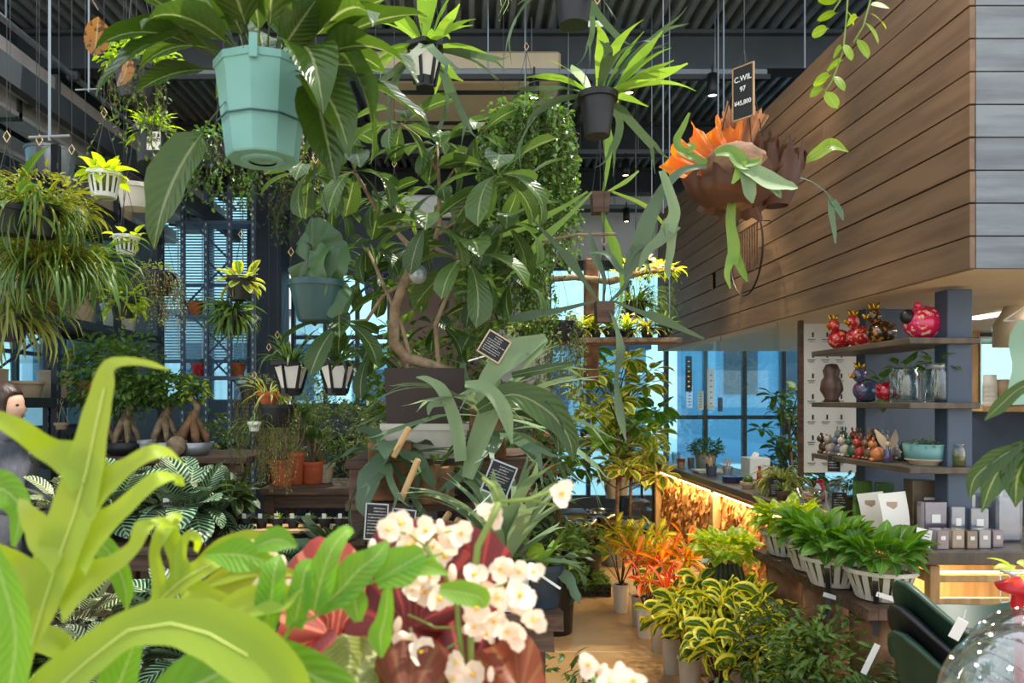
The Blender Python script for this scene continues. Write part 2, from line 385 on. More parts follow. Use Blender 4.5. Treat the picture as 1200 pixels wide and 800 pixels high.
M['bark'] = mat('bark', (140,100,66), (84,58,38), .8, scale=14, bump=1)
M['chip'] = mat('bark_chips', (196,140,74), (120,76,38), .65, scale=9, bump=.5)
M['soil'] = mat('potting_soil', (56,42,32), (34,26,20), .95, scale=40, bump=1)
M['rack'] = mat('black_rack_steel', (38,40,44), (30,32,35), .5, scale=5)
M['rackb'] = mat('blue_grey_rack_steel', (84,104,128), (72,90,112), .45, scale=5)
M['white'] = mat('white_plastic', (226,226,220), rough=.4)
M['offwhite'] = mat('off_white_pot', (206,200,186), (190,183,168), .55, scale=10)
M['paper'] = mat('white_paper', (228,226,218), rough=.8)
M['kraft'] = mat('kraft_paper', (178,146,108), (160,130,94), .8, scale=12)
M['beige'] = mat('beige_ceramic', (190,168,138), (168,146,118), .6, scale=6)
M['teal'] = mat('teal_green_plastic', (122,176,166), (110,164,154), .42, scale=5)
M['dteal'] = mat('dark_teal_plastic', (34,72,72), (28,62,62), .4, scale=5)
M['dblue'] = mat('slate_plastic_pot', (46,58,70), (36,46,56), .55, scale=14)
M['terra'] = mat('terracotta', (190,92,52), (164,74,40), .7, scale=10)
M['terrad'] = mat('dull_red_plastic', (120,52,44), (104,44,38), .6, scale=6)
M['silver'] = mat('galvanised_metal', (176,182,186), (150,158,164), .35, metal=.5, scale=10)
M['gold'] = mat('gold_glaze', (220,170,50), rough=.2, metal=.9)
M['trug'] = mat('dark_green_rubber', (34,66,50), (28,56,42), .5, scale=8)
M['navy'] = mat('navy_glaze', (34,44,96), rough=.25)
M['led'] = mat('led_warm', (255,222,150), emit=9)
M['bulb'] = mat('lamp_lens', (255,236,200), emit=12)
M['star_glint'] = mat('glowing_star_glint', (255,244,220), emit=30)  # glint of the star stickers done as emission; the stars are no lamps
M['lightpanel'] = mat('light_panel', (255,250,240), emit=1.6)
M['glass'] = glass('clear_glass', (236,246,248))
M['wglass'] = glass('blue_tinted_window_glass', (205,238,246), mixw=.84)
M['screen'] = glass('clear_acrylic', (242,250,252), mixw=.85, hi=.12)
M['midrib'] = mat('pale_midrib', (196,206,112), rough=.5)
M['film'] = glass('clear_film', (232,236,240), rough=.15, mixw=.7)
M['blind'] = mat('blind_slats', (170,186,196), rough=.6)
M['trunk'] = mat('pale_trunk', (150,128,100), (104,84,62), .8, scale=25, bump=.8)
M['stem'] = mat('green_stem', (120,140,60), rough=.5)
M['stemd'] = mat('brown_stem', (92,76,50), (70,58,38), .7, scale=30)
M['chalk'] = mat('chalk', (235,235,230), rough=.9)
M['slateb'] = mat('blackboard', (26,27,28), (34,35,36), .8, scale=6)
M['duct'] = mat('pale_duct', (206,200,196), (176,160,150), .45, metal=.1, scale=1.5)
M['hook'] = mat('wooden_hook', (206,176,128), rough=.6)
M['acbody'] = mat('cream_unit', (206,190,160), (196,180,150), .6, scale=3)
M['red'] = mat('red_enamel', (190,26,44), rough=.3)
M['skin'] = mat('skin', (214,170,146), rough=.5)
M['hair'] = mat('dark_brown_hair', (58,36,28), (38,24,18), .45, scale=60, stretch=(1, 1, .2), bump=.5)
M['jacket'] = mat('grey_jacket', (110,112,124), (92,94,106), .85, scale=20, bump=.3)
M['bagg'] = mat('olive_cloth', (72,76,56), (60,64,46), .85, scale=20)
M['stone'] = mat('pale_stone', (206,184,144), (160,136,100), .7, scale=7, bump=.6)
M['moss'] = mat('moss', (120,120,60), (84,86,40), .95, scale=50, bump=1)

# ---------------------------------------------------------------- the building
fl = struct('floor')
slab = MB().box((0, 0, -.03), (1.794, 1.494, .06), .003).mesh('floor_slab', M['floor'], False)
for i in range(-4, 4):
    for j in range(-3, 5):
        put(fl, slab, 'floor_slab', (i*1.8+.35, j*1.5+.75+1.5, -.0))
MB().box((0, 3, -.08), (15, 13.4, .04)).build('floor_base', M['beam'], fl)

ce = struct('ceiling')
def deck(x0, wd):
    mb = MB(); vs = []; n = int(wd/.1)
    for i in range(n):
        x = x0+i*.1
        vs += [(x, 4.34), (x+.035, 4.34), (x+.05, 4.42), (x+.085, 4.42)]
    vs.append((x0+wd, 4.34)); k = len(vs)
    mb.add([(x, 4.75, z) for x, z in vs]+[(x, 9.4, z) for x, z in vs]+[(x0, 4.75, 4.5), (x0+wd, 4.75, 4.5), (x0, 9.4, 4.5), (x0+wd, 9.4, 4.5)],
           [(i, i+1, k+i+1, k+i) for i in range(k-1)]+[(2*k, 2*k+1, 2*k+3, 2*k+2)])
    return mb
for i in range(11): deck(-5+i*1., 1.).build('deck_panel', M['deck'], ce)
for y in (5.8, 7.7, 9.2):
    mb = MB(); mb.box((.5, y, 4.32), (11, .16, .03)); mb.box((.5, y, 4.05), (11, .16, .03)); mb.box((.5, y-.01, 4.19), (11, .03, .3)); mb.build('beam', M['beam'], ce)
MB().box((-3.55, 6.9, 4.1), (.14, 5.2, .5)).build('beam', M['beam'], ce)

def pane_wall(name, frame_m, x0, x1, z0, z1, y, nx, zs, mm=.05):
    t = struct(name); mb = MB()
    for i in range(nx+1): mb.box((x0+(x1-x0)*i/nx, y, (z0+z1)/2), (mm, .08, z1-z0), .004)
    for z in zs: mb.box(((x0+x1)/2, y, z), (x1-x0, .07, mm), .004)
    mb.build('window_frame', frame_m, t)
    for i in range(nx):
        xa, xb = x0+(x1-x0)*i/nx, x0+(x1-x0)*(i+1)/nx
        for a, b in zip(zs[:-1], zs[1:]): MB().box(((xa+xb)/2, y, (a+b)/2), (xb-xa-mm, .012, b-a-mm)).build('pane', M['wglass'], t)
    return t
wb = struct('wall_back')
def wb_box(x0, x1, z0, z1, m): MB().box(((x0+x1)/2, 9.4, (z0+z1)/2), (x1-x0, .12, z1-z0)).build('wall_panel', m, wb)
for i in range(7): wb_box(.35+i*.66, .35+i*.66+.65, 3.24, 4.5, M['wallw'])
wb_box(1.0, 4.9, 0, .3, M['wallg']); wb_box(-5, -3.85, 0, 4.5, M['wallg']); wb_box(-3.85, -2.6, 0, 1.5, M['wallg'])
wb_box(-3.85, -2.6, 4.1, 4.5, M['wallg']); wb_box(-2.6, 1.0, 0, 1.45, M['wallg']); wb_box(-2.6, .35, 3.1, 4.5, M['wallg'])
MB().box((2.8, 9.36, 3.2), (3.8, .12, .09)).build('lintel', M['black'], wb)
pane_wall('window_1', M['slate'], 1.0, 4.9, .3, 3.16, 9.4, 8, [.3, 1.3, 3.16])
pane_wall('window_2', M['beam'], -2.2, -1.0, 1.45, 3.1, 9.4, 3, [1.45, 2.3, 3.1])
wb_box(-1.0, .35, 1.45, 3.1, M['wallp']); wb_box(.35, 1.0, 1.45, 3.22, M['wallw'])
t = pane_wall('window_3', M['rackb'], -3.85, -2.6, 1.5, 4.1, 9.4, 2, [1.5, 2.0, 2.95, 4.1], .045)
for a, b in ((2.98, 4.08), (2.04, 2.93)):
    mb = MB(); n = int((b-a)/.035)
    for i in range(n): mb.box((-3.22, 9.3, a+i*.035), (1.16, .03, .003), M=Matrix.Translation((0, 9.3, a+i*.035)) @ Matrix.Rotation(.9, 4, 'X') @ Matrix.Translation((0, -9.3, -a-i*.035)))
    mb.build('blind_slats', M['blind'], t, kind='stuff')
    m2 = MB(); [m2.box((x, 9.285, (a+b)/2), (.012, .008, b-a)) for x in (-3.6, -3.3, -3.0, -2.8)]; m2.build('blind_tapes', M['white'], t)
MB().box((-2.38, 8.9, 2.2), (.4, .4, 4.3), .01).build('trim_1', M['walld'])['kind'] = 'structure'
wl = struct('wall_left')
for z, h, m in ((.6, 1.2, 'wallg'), (3.05, .5, 'terrad'), (4.3, .4, 'beam')): MB().box((-4.6, 6.2, z), (.1, 6.4, h)).build('wall_panel', M[m], wl)
tw = struct('window_4')
mb = MB()
for i in range(8): mb.box((-4.6, 3.1+i*.9, 2.6), (.07, .05, 3), .004)
for z in (1.22, 2.0, 2.8, 3.3, 4.05): mb.box((-4.6, 6.25, z), (.06, 6.3, .04))
mb.build('window_frame', M['beam'], tw)
for i in range(7):
    for a, b in ((1.22, 2.8), (3.3, 4.05)): MB().box((-4.6, 3.55+i*.9, (a+b)/2), (.01, .85, b-a-.04)).build('pane', M['wglass'], tw)
wr = struct('wall_right'); MB().box((4.9, 6.2, 1.2), (.1, 6.4, 2.4)).build('wall_panel', M['wallw'], wr)
# kitchen partition at the far right, with a bright window and a dark cupboard
kp = struct('wall_kitchen')
def kb(x0, x1, z0, z1, m): MB().box(((x0+x1)/2, 5.85, (z0+z1)/2), (x1-x0, .08, z1-z0)).build('wall_panel', M[m], kp)
kb(3.85, 4.9, 0, 1.42, 'slate'); kb(3.95, 4.9, 2.0, 2.25, 'beam'); kb(3.85, 3.95, 1.42, 2.25, 'pine')
MB().box((4.4, 5.8, 1.44), (1.1, .34, .04), .004).build('ledge', M['pine'], kp)
pane_wall('window_5', M['white'], 3.95, 4.9, 1.46, 2.0, 5.85, 2, [1.46, 2.0], .03)
MB().box((4.5, 6.6, 1.7), (1.3, .03, .6)).build('light_panel', M['lightpanel'], kp)

# plank-clad box hanging over the counter
bx = struct('wall_bulkhead')
MB().box((3.45, 5.49, 2.755), (2.84, 4.93, 1.4)).build('carcass', M['black'], bx)
for k in range(11):
    z = 2.03+k*.1315; cuts = [3.0]+sorted(RN.uniform(4.0, 7.4) for _ in range(2 if k % 2 else 1))+[7.98]
    for a, b in zip(cuts[:-1], cuts[1:]):
        if b-a < .3: continue
        MB().box((2.011, (a+b)/2, z+.064), (.022, b-a-.0015, .1255+RN.uniform(-.002, .001)), .0015).build('plank', M['plank'], bx).location.x = RN.uniform(-.0015, .0015)
    for a, b in ((2.024, 3.6), (3.602, 4.88)):
        MB().box(((a+b)/2, 3.011, z+.064), (b-a-.0015, .022, .1265), .0015).build('plank', M['plank_skylit'], bx)
MB().box((3.45, 5.49, 2.045), (2.84, 4.93, .03)).build('soffit', M['acbody'], bx)
for x, y in ((3.2, 4.0), (3.2, 6.3)): MB().box((x, y, 2.026), (.12, 1.6, .012)).build('light_panel', M['lightpanel'], bx)
ar = bpy.data.lights.new('soffit_light', 'AREA'); ao = bpy.data.objects.new('soffit_light', ar); C.objects.link(ao); ao.location = (3.2, 5.2, 2.01); ar.shape = 'RECTANGLE'; ar.size = .15; ar.size_y = 3.6; ar.energy = 22; ar.color = (1, .95, .88)

# outside: pavement and pale facades beyond the glass
g = struct('ground_outside'); MB().box((0, 22, -.2), (60, 25, .1)).build('pavement', mat('pavement', (150,160,168), rough=.8), g)
for i, (x, y, wd, h, cc) in enumerate(((-9, 24, 9, 4.2, (206,210,212)), (1, 27, 10, 3.4, (150,186,204)), (9, 22, 5, 4.6, (120,166,196)), (15, 26, 7, 8, (180,200,210)))):
    t = thing('building', ['long pale low building outside the blind-covered window', 'pale blue building outside behind the tall fig tree', 'blue-grey building seen through the glass over the counter', 'tall pale building outside at the right-hand windows'][i], 'building', (x, y, -.15), None)
    MB().box((0, 0, h/2), (wd, 3, h)).build('wall', mat('facade', cc, rough=.8), t); MB().box((0, 0, h+.1), (wd+.3, 3.3, .2)).build('roof', M['slate'], t)
    for k in range(int(wd/1.5)): MB().box((-wd/2+.9+k*1.5, -1.52, h*.6), (.9, .06, h*.4)).build('window', M['slate'], t)

# ceiling services
def track(name, y, z, x0, x1, lab):
    t = thing(name, lab, 'lighting track', ((x0+x1)/2, y, z)); w_ = x1-x0
    MB().box((0, 0, 0), (w_, .035, .035)).build('rail', M['black'], t)
    mb = MB(); mb.box((0, .06, .06), (w_, .05, .05), .008); mb.build('conduit', M['pipe'], t)
    for i in range(3): MB().tube([(-w_/2+.4+i*(w_-.8)/2, 0, 0), (-w_/2+.4+i*(w_-.8)/2, 0, 4.34-z)], .005, 5).build('hanger', M['rod'], t)
track('lighting_track', 5.5, 3.87, -2.6, 2.2, 'black lighting track under a grey conduit, nearest to the camera')
track('lighting_track', 7.45, 3.93, -1.2, 3.4, 'black lighting track below the second dark beam, farther back')
track('lighting_track', 8.8, 3.73, .3, 2.1, 'short black lighting track against the pale back wall')
def spot(px, py, Y, lab, aim, e, drop=.17):
    p = P(px, py, Y); t = thing('track_spotlight', lab, 'spotlight', p, 'track spotlights')
    MB().lathe([(.002, .1), (.036, .1), (.04, .0), (.04, -.06), (.034, -.06), (.03, -.045)], 16).build('lamp_body', M['black'], t, True)
    MB().disc(.032, 16, (0, 0, -.05)).build('lens', M['bulb'], t); MB().tube([(0, 0, .1), (0, 0, drop)], .008, 6).build('bracket', M['black'], t)
    l = bpy.data.lights.new('spot_light', 'SPOT'); lo = bpy.data.objects.new('spot_light', l); C.objects.link(lo); lo.location = p+Vector((0, 0, -.075))
    l.energy = e; l.color = (1, .8, .52); l.spot_size = 1.1; l.spot_blend = .6; l.shadow_soft_size = .04
    lo.rotation_euler = (lo.location-Vector(aim)).to_track_quat('Z', 'Y').to_euler()
spot(835, 103, 5.45, 'black cylinder spotlight on the nearest track, left of the chalk price sign', (1.2, 4.9, .3), 260)
spot(737, 100, 5.45, 'black spotlight half hidden behind the staghorn fern in the black pot', (.9, 5.6, .2), 200)
spot(626, 106, 5.45, 'bright spotlight left of the staghorn fern in the black pot', (.3, 3.4, 1.2), 90)
spot(733, 199, 7.45, 'bright round spotlight against the pale back wall', (.9, 8.0, .8), 120)
spot(734, 254, 8.75, 'small black spotlight on the short track by the back wall', (1.5, 9.2, 1.6), 60)
spot(673, 203, 7.45, 'small lit spotlight just right of the dense trailing curtain', (.2, 7.4, 1.2), 100)
spot(392, 298, 7.7, 'small lit spotlight beside the dark column', (-1.2, 6, 1), 90, .98)
gr_ = struct('added_roof_bars')  # unseen bars, put in so the extra spots have something to hang from
for x in (-4, -2.4, -.8, 1.1, 2.6, 4.2): MB().box((x, 2, 4.5), (.05, 5.5, .1)).build('added_roof_bar', M['beam'], gr_)
for nth, (x, y, z, aim, e) in zip(('nearest to', 'second from', 'farthest from'), ((1.1, 2.4, 3.7, (2.0, 3.1, 3.1), 25), (1.1, 3.2, 3.9, (1.5, 3.9, .6), 150), (1.1, 3.6, 3.9, (1.9, 4.6, 2.9), 50))):  # extra out-of-view lamps, added for warm light on the planks and crotons
    t = thing('track_spotlight', 'extra unseen black spotlight hung on an added roof bar, %s the camera' % nth, 'spotlight', (x, y, z), 'track spotlights'); MB().tube([(0, 0, .1), (0, 0, 4.45-z)], .01, 6).build('drop_rod', M['black'], t)
    MB().lathe([(.002, .1), (.036, .1), (.04, .0), (.04, -.06), (.034, -.06), (.03, -.045)], 16).build('lamp_body', M['black'], t, True); MB().disc(.032, 16, (0, 0, -.05)).build('lens', M['bulb'], t)
    l = bpy.data.lights.new('spot_light', 'SPOT'); lo = bpy.data.objects.new('spot_light', l); C.objects.link(lo); lo.location = (x, y, z-.075)
    l.energy = e; l.color = (1, .76, .46); l.spot_size = .9; l.spot_blend = .8; l.shadow_soft_size = .04; lo.rotation_euler = (lo.location-Vector(aim)).to_track_quat('Z', 'Y').to_euler()
t = thing('ceiling_air_unit', 'cream ceiling air-conditioning unit behind the big tree', 'air conditioner', (-.06, 6.15, 3.9))
MB().box((0, 0, .12), (1.5, 1.0, .24), .02).build('casing', M['acbody'], t)
for i in range(2): MB().box((0, -.32+i*.64, -.004), (1.2, .06, .012)).build('vent', M['black'], t)
t = thing('ceiling_air_unit', 'white air-conditioning unit farther back above the staghorn bench', 'air conditioner', (-.35, 7.2, 3.2))
MB().box((0, 0, .1), (.9, .6, .2), .02).build('casing', M['wallw'], t)
for i in range(2): MB().box((0, -.2+i*.4, -.004), (.7, .05, .012)).build('vent', M['black'], t)
for i, (px, Y, y0) in enumerate(((777, 5.0, 250), (848, 5.0, 185), (943, 4.9, 80), (745, 7.0, 290), (966/4+600, 5.2, 190), (623, 5.6, 60), (592/4+600, 7, 180), (572, 5.2, 85))):
    a = P(px, y0, Y); t = MB().tube([a, (a.x, a.y, 4.36)], .006, 6).build('hanging_rod', M['rod']); tag(t, ['thin steel rod hanging just right of the staghorn in the black pot', 'thin steel rod hanging left of the chalk price sign', 'thin steel rod hanging behind the hoya vine', 'long thin steel rod ending beside the upper orchid cactus', 'thin steel rod hanging close left of the chalk price sign', 'thin steel rod ending above the leafy curtain', 'far thin steel rod under the second dark beam', 'thin steel rod hanging over the cream ceiling unit'][i], 'rod', 'steel hanging rods')
for i, (px, Y, y0) in enumerate(((58, 2.2, 165), (104, 3.4, 108))):
    a = P(px, y0, Y); t = thing('cross_bar_hanger', ['steel rod hanger with a small cross bar at far upper left', 'steel rod hanger behind the spotted brown leaf'][i], 'hanger', a)
    MB().tube([(0, 0, 0), (0, 0, 4.6-a.z)], .0045, 6).build('rod', M['rod'], t); MB().tube([(-.06, 0, .01), (.06, 0, .015)], .004, 6).build('cross_bar', M['rod'], t)
# pale ducts, light strips and bracing along the left side
for i, (x, r, wd, h, m, nm, lab) in enumerate(((-2.9, .82, .05, .03, 'pipe', 'cable_tray', 'pale metal cable tray running over the left racks'), (-3.13, .725, .22, .2, 'duct', 'air_duct', 'uppermost pale duct along the left wall'),
        (-3.4, .635, .2, .18, 'duct', 'air_duct', 'middle pale duct along the left wall'), (-3.72, .545, .2, .16, 'duct', 'air_duct', 'lowest pale duct along the left wall'))):
    z = 1.5-x*r; t = thing(nm, lab, nm.replace('_', ' '), (x, 6.6, z)); MB().box((0, 0, 0), (wd, 5.4, h), .01).build('body', M[m], t)
    if m == 'duct': MB().box((wd/2+.008, 0, -h/2+.02), (.014, 5.4, .03)).build('edge_strip', M['white'], t)
    for k in range(5): MB().box((0, -2.2+k*1.1, 0), (wd+.03, .05, h+.03), .004).build('bracket', M['beam'], t)
    for k in (-1.9, 1.9): MB().tube([(0, k, h/2), (0, k, 4.34-z)], .006, 5).build('hanger', M['rod'], t)
t = MB().box((-2.8, 6.3, 3.5), (.07, 5.6, .16)).build('steel_girder', M['beam']); tag(t, 'dark steel girder running below the pale cable tray', 'girder')
# ---------------------------------------------------------------- counter
t = thing('service_counter', 'long brown-topped counter with glowing bark-chip front under the plank box', 'counter', (1.98, 3.25, 0))
mb = MB()
MB().box((.31, 2.81, .82), (.62, 4.28, .06), .006).build('worktop', M['worktop'], t)
MB().box((1.2, .33, .82), (2.4, .66, .06), .006).build('worktop', M['worktop'], t)
for y0, y1 in ((1.15, 3.0), (3.02, 4.88)):
    MB().box((.12, (y0+y1)/2, .4), (.03, y1-y0, .72)).build('front_panel', M['chip'], t)
n = 1500
pos = np.stack([np.full(n, .1)+NP.uniform(-.02, .01, n), NP.uniform(1.15, 4.85, n), NP.uniform(.08, .74, n)], 1)
scatter('bark_chips', M['chip'], t, leafgrid(.1, .035, 'round', nl=3, droop=.9, fold=.4), pos, np.full(n, -PI/2)+NP.uniform(-.5, .5, n), NP.uniform(.6, 2.2, n), NP.uniform(.6, 2.4, n), NP.uniform(.5, 1.2, n))
for y in (1.1, 3.0, 4.9): MB().box((.07, y, .39), (.07, .07, .78), .004).build('post', M['pine'], t)
MB().box((.075, 3.0, .03), (.05, 3.8, .05), .003).build('bottom_rail', M['pine'], t)
MB().box((.06, 3.0, .765), (.04, 3.8, .03), .003).build('top_rail', M['pine'], t)
MB().box((.045, 2.9, .745), (.012, 4.0, .008)).build('light_strip', M['led'], t)
MB().box((1.2, .07, .745), (2.2, .012, .008)).build('light_strip', M['led'], t)
for x, y in ((.06, .06), (.06, .34), (.06, .66), (.56, .06), (1.2, .06), (1.9, .06)): MB().box((x, y, .39), (.045, .045, .78), .003).build('post', M['pine'], t)
for z in (.72, .62): MB().box((.31, .06, z), (.46, .03, .03), .003).build('crosspiece', M['pine'], t)
MB().box((.06, .36, .72), (.03, .62, .04), .003).build('crosspiece', M['pine'], t)
MB().box((1.0, .4, .3), (1.9, .6, .02)).build('lower_shelf', M['pine'], t)
MB().box((1.1, .64, .4), (2.1, .02, .7)).build('back_panel', M['pine'], t)
for (x, y, z, sx_, sy, en) in ((2.02, 6.1, .74, .05, 3.9, 30), (2.25, 3.55, .735, .4, .3, 9)):
    l = bpy.data.lights.new('counter_glow', 'AREA'); lo = bpy.data.objects.new('counter_glow', l); C.objects.link(lo)
    lo.location = (x, y, z); l.shape = 'RECTANGLE'; l.size = sx_; l.size_y = sy; l.energy = en; l.color = (1, .72, .36)
def rock(root, c, r, m, nm, seed, lab=None):
    rr = random.Random(seed); mb = MB(); mb.ball((0, 0, 0), 1, 10, 7)
    fr = [Vector((rr.gauss(0, 1), rr.gauss(0, 1), rr.gauss(0, 1))).normalized() for _ in range(9)]
    for i, p in enumerate(mb.v):
        p = Vector(p); k = min(1, min((.72+.05*j)/max(.01, p.normalized().dot(f)) for j, f in enumerate(fr) if p.dot(f) > .01) if any(p.dot(f) > .01 for f in fr) else 1); mb.v[i] = (p.x*k*r[0], p.y*k*r[1], p.z*k*r[2])
    o = mb.build(nm, m, root, False); o.location = c; o.rotation_euler.z = rr.uniform(0, 3); return o
for i, (px, py, Y, r, lab) in enumerate(((1122, 690, 3.55, (.11, .08, .065), 'largest pale rock on the lit shelf under the counter'), (1095, 700, 3.6, (.06, .05, .05), 'small tan rock left of the largest pale one'), (1090, 675, 3.65, (.05, .05, .05), 'upright tan rock at the back of the lit shelf'), (1140, 712, 3.45, (.12, .08, .04), 'flat brown rock in front under the counter'), (1070, 715, 3.55, (.07, .06, .06), 'dark brown rock at the left counter leg'))):
    p = P(px, py, Y); o = rock(None, (p.x, p.y, .31+r[2]*.8), r, M['stone'], 'rock', i+3); tag(o, lab, 'rock', 'rocks under the counter')

# glass-fronted cold case at the far end of the aisle
t = thing('display_case', 'glass-sided cold case at the far end of the counter', 'display case', (1.9, 8.35, 0))
for x in (-.13, .12):
    for y in (-.1, .45): MB().box((x, y, .44), (.025, .025, .88)).build('corner_post', M['black'], t)
MB().box((0, .18, .885), (.32, .62, .03), .004).build('top', M['silver'], t); MB().box((0, .18, .05), (.3, .6, .1)).build('base', M['black'], t)
for z in (.3, .55): MB().box((0, .18, z), (.25, .5, .01)).build('shelf', M['glass'], t)
MB().box((-.135, .18, .48), (.006, .52, .76)).build('pane', M['glass'], t); MB().box((0, -.11, .48), (.22, .006, .76)).build('pane', M['glass'], t)
for i in range(14): tag(MB().box((0, 0, 0), (.06, .08, .09), .01).build('gift_pack', M['film'], loc=(1.82+.075*(i % 3), 8.3+.1*(i//3 % 3), .35+.26*(i//9))), 'clear pack in the glass cold case, %s shelf, %s column, %s' % (['lower', 'upper'][i//9], ['left', 'middle', 'right'][i % 3], ['front', 'middle', 'back'][i//3 % 3]), 'pack', 'packs in the cold case')

# open shelf unit standing on the counter
t = thing('shelf_unit', 'weathered three-board open shelf unit on slate-blue posts', 'shelf unit', (2.0, 3.4, .85))
for y in (.1, .82): MB().box((.255, y, .58), (.115, .1, 1.17), .004).build('post', M['slate'], t)
MB().box((.46, .82, .58), (.3, .03, 1.17), .002).build('back_panel', M['slate'], t)
for z in (.335, .63, .925):
    MB().box((.155, .49, z), (.32, .98, .028), .003).build('shelf_board', M['shelfw'], t)
# menu chart behind
t = thing('menu_chart', 'tall cream chart with small drawings beside the shelf unit', 'poster', (2.18, 4.75, 1.05))
MB().box((.1, 0, .47), (.34, .012, .94)).build('sheet', M['paper'], t); MB().box((-.085, 0, .47), (.03, .03, .98), .003).build('frame', M['oldwood'], t)
mb = MB()
for i in range(7):
    for j in range(3):
        x, z = -.02+j*.09, .06+i*.13; mb.box((x, -.008, z), (.05, .002, .004)); mb.box((x, -.008, z-.012), (.035, .002, .003)); mb.box((x+.01, -.008, z+.03), (.01, .002, .03))
mb.build('print', M['black'], t)

# acrylic screen over the counter, small hanging signs
t = thing('acrylic_screen', 'clear hanging acrylic screen over the far counter', 'screen', (2.06, 5.0, 1.2))
for i in range(2): MB().box((0, .57+i*1.16, .4), (.004, 1.15, .8)).build('panel', M['screen'], t)
for y in (.02, 1.15, 2.28): MB().tube([(0, y, .8), (0, y, .83)], .003, 4).build('hook', M['rod'], t)
for px, py, w_, h, m, lab in ((831, 447, .055, .3, 'black', 'narrow black vertical sign with gold marks over the counter'), (857, 465, .062, .34, 'paper', 'narrow white vertical sign with a red mark over the counter'), (832, 474, .06, .19, 'film', 'small clear card rack below the black vertical sign'), (845, 478, .05, .16, 'paper', 'small pale card left of the white vertical sign'), (868, 483, .04, .12, 'slate', 'small dark card right of the white vertical sign')):
    w_ *= 1.16; h *= 1.16; p = P(px-24, py-9, 7.35)
    t = thing('hanging_sign', lab, 'sign', p, 'small signs over the counter'); MB().box((0, 0, 0), (w_, .006, h), .002).build('card', M[m], t)
    mb = MB(); [mb.box((0, -.005, -h*.35+i*h*.14), (w_*.3, .002, h*.035)) for i in range(6)]; mb.build('print', M['gold'] if m == 'black' else M['red'] if abs(h-.394) < .01 else M['slate'], t)
    MB().tube([(0, 0, h/2), (0, 0, 2.03-p.z)], .001, 4).build('cord', M['rod'], t)

# ---------------------------------------------------------------- left racks
t = thing('shelving_rack', 'tall black steel rack along the left side full of pots', 'rack', (-3.3, 3.6, 0))
for y in (.0, .92, 1.85, 2.8, 3.7):
    for x in (.3, -.3):
        MB().box((x, y, 1.68), (.05, .05, 3.36), .003).build('post', M['rack'], t)
        mb = MB(); [mb.box((x+.026, y-.026, .1+i*.1), (.004, .01, .04)) for i in range(32)]; mb.build('slots', M['pipe'], t, kind='stuff')
    for z in (1.6, 2.3): MB().tube([(-.3, y, z), (.3, y, z+.45)], .01, 5).build('brace', M['rack'], t)
for z in (.35, .9, 1.49, 2.09, 3.05):
    for x in (.3, -.3): MB().box((x, 1.85, z), (.04, 3.7, .07), .003).build('beam', M['rack'], t)
    MB().box((0, 1.85, z+.02), (.56, 3.7, .02)).build('shelf_board', M['oldwood'], t)
t = thing('shelving_rack', 'blue-grey steel rack in front of the blinds window', 'rack', (-2.9, 8.0, 0))
for x in (-.15, .1, .35, .6):
    MB().box((x, 0, 1.9), (.045, .045, 3.8), .003).build('post', M['rackb'], t)
    mb = MB(); [mb.box((x, -.024, .1+i*.08), (.012, .003, .03)) for i in range(45)]; mb.build('slots', M['white'], t, kind='stuff')
for i in range(6): MB().tube([(-.15+.5*(i % 2), 0, .5+i*.5), (.35-.5*(i % 2), 0, 1.0+i*.5)], .012, 5).build('brace', M['rackb'], t)
for i in range(4): MB().tube([(.1+.5*(i % 2), .02, 1+i*.5), (.6-.5*(i % 2), .02, 1.5+i*.5)], .012, 5).build('brace', M['rackb'], t)
for z in (.9, 1.75, 2.4, 3.4): MB().box((.2, .1, z), (.85, .25, .04), .003).build('shelf_board', M['rackb'], t)

def bench(x0, x1, y0, y1, z, lab, m='oldwood', nm='display_bench', planks=4):
    t = thing(nm, lab, 'bench', ((x0+x1)/2, (y0+y1)/2, 0)); w_, d = x1-x0, y1-y0
    for i in range(planks): MB().box((0, -d/2+(i+.5)*d/planks, z-.02), (w_, d/planks-.006, .04), .003).build('plank', M[m], t)
    for sx_ in (-1, 1):
        for sy in (-1, 1): MB().box((sx_*(w_/2-.05), sy*(d/2-.05), (z-.04)/2), (.06, .06, z-.04), .003).build('leg', M[m], t)
    MB().box((0, -d/2+.05, z-.08), (w_-.1, .03, .08)).build('rail', M[m], t); return t
bench(-2.5, -1.35, 4.55, 5.3, 1.16, 'higher wooden bench carrying the bonsai trees')
bench(-2.02, -1.26, 3.5, 4.45, .82, 'lower dark bench under the striped-leaf plants')
bench(-2.2, -.7, 2.3, 3.3, .45, 'low dark bench at the left foreground')
bench(-1.25, -.42, 4.47, 5.1, .98, 'small bench holding terracotta pots and a tray')
bench(.15, 1.05, 7.6, 8.6, .5, 'low bench of flowers at the far end of the aisle')
bench(.9, 1.85, 8.5, 9.1, 1.1, 'far grey shelf carrying a row of tiny pots', 'silver')
# tiered wooden stand for the staghorns in the middle
t = thing('tiered_stand', 'dark wooden stand of shelves under the big potted tree', 'stand', (-.1, 3.2, 0))
for x in (-.33, .3):
    for y in (-.3, .35): MB().box((x, y, .63), (.06, .06, 1.26), .004).build('post', M['oldwood'], t)
for z in (1.26, 1.1, .75, .35):
    for i in range(3): MB().box((0, -.24+i*.25, z), (.74, .235, .035), .003).build('plank', M['oldwood'], t)
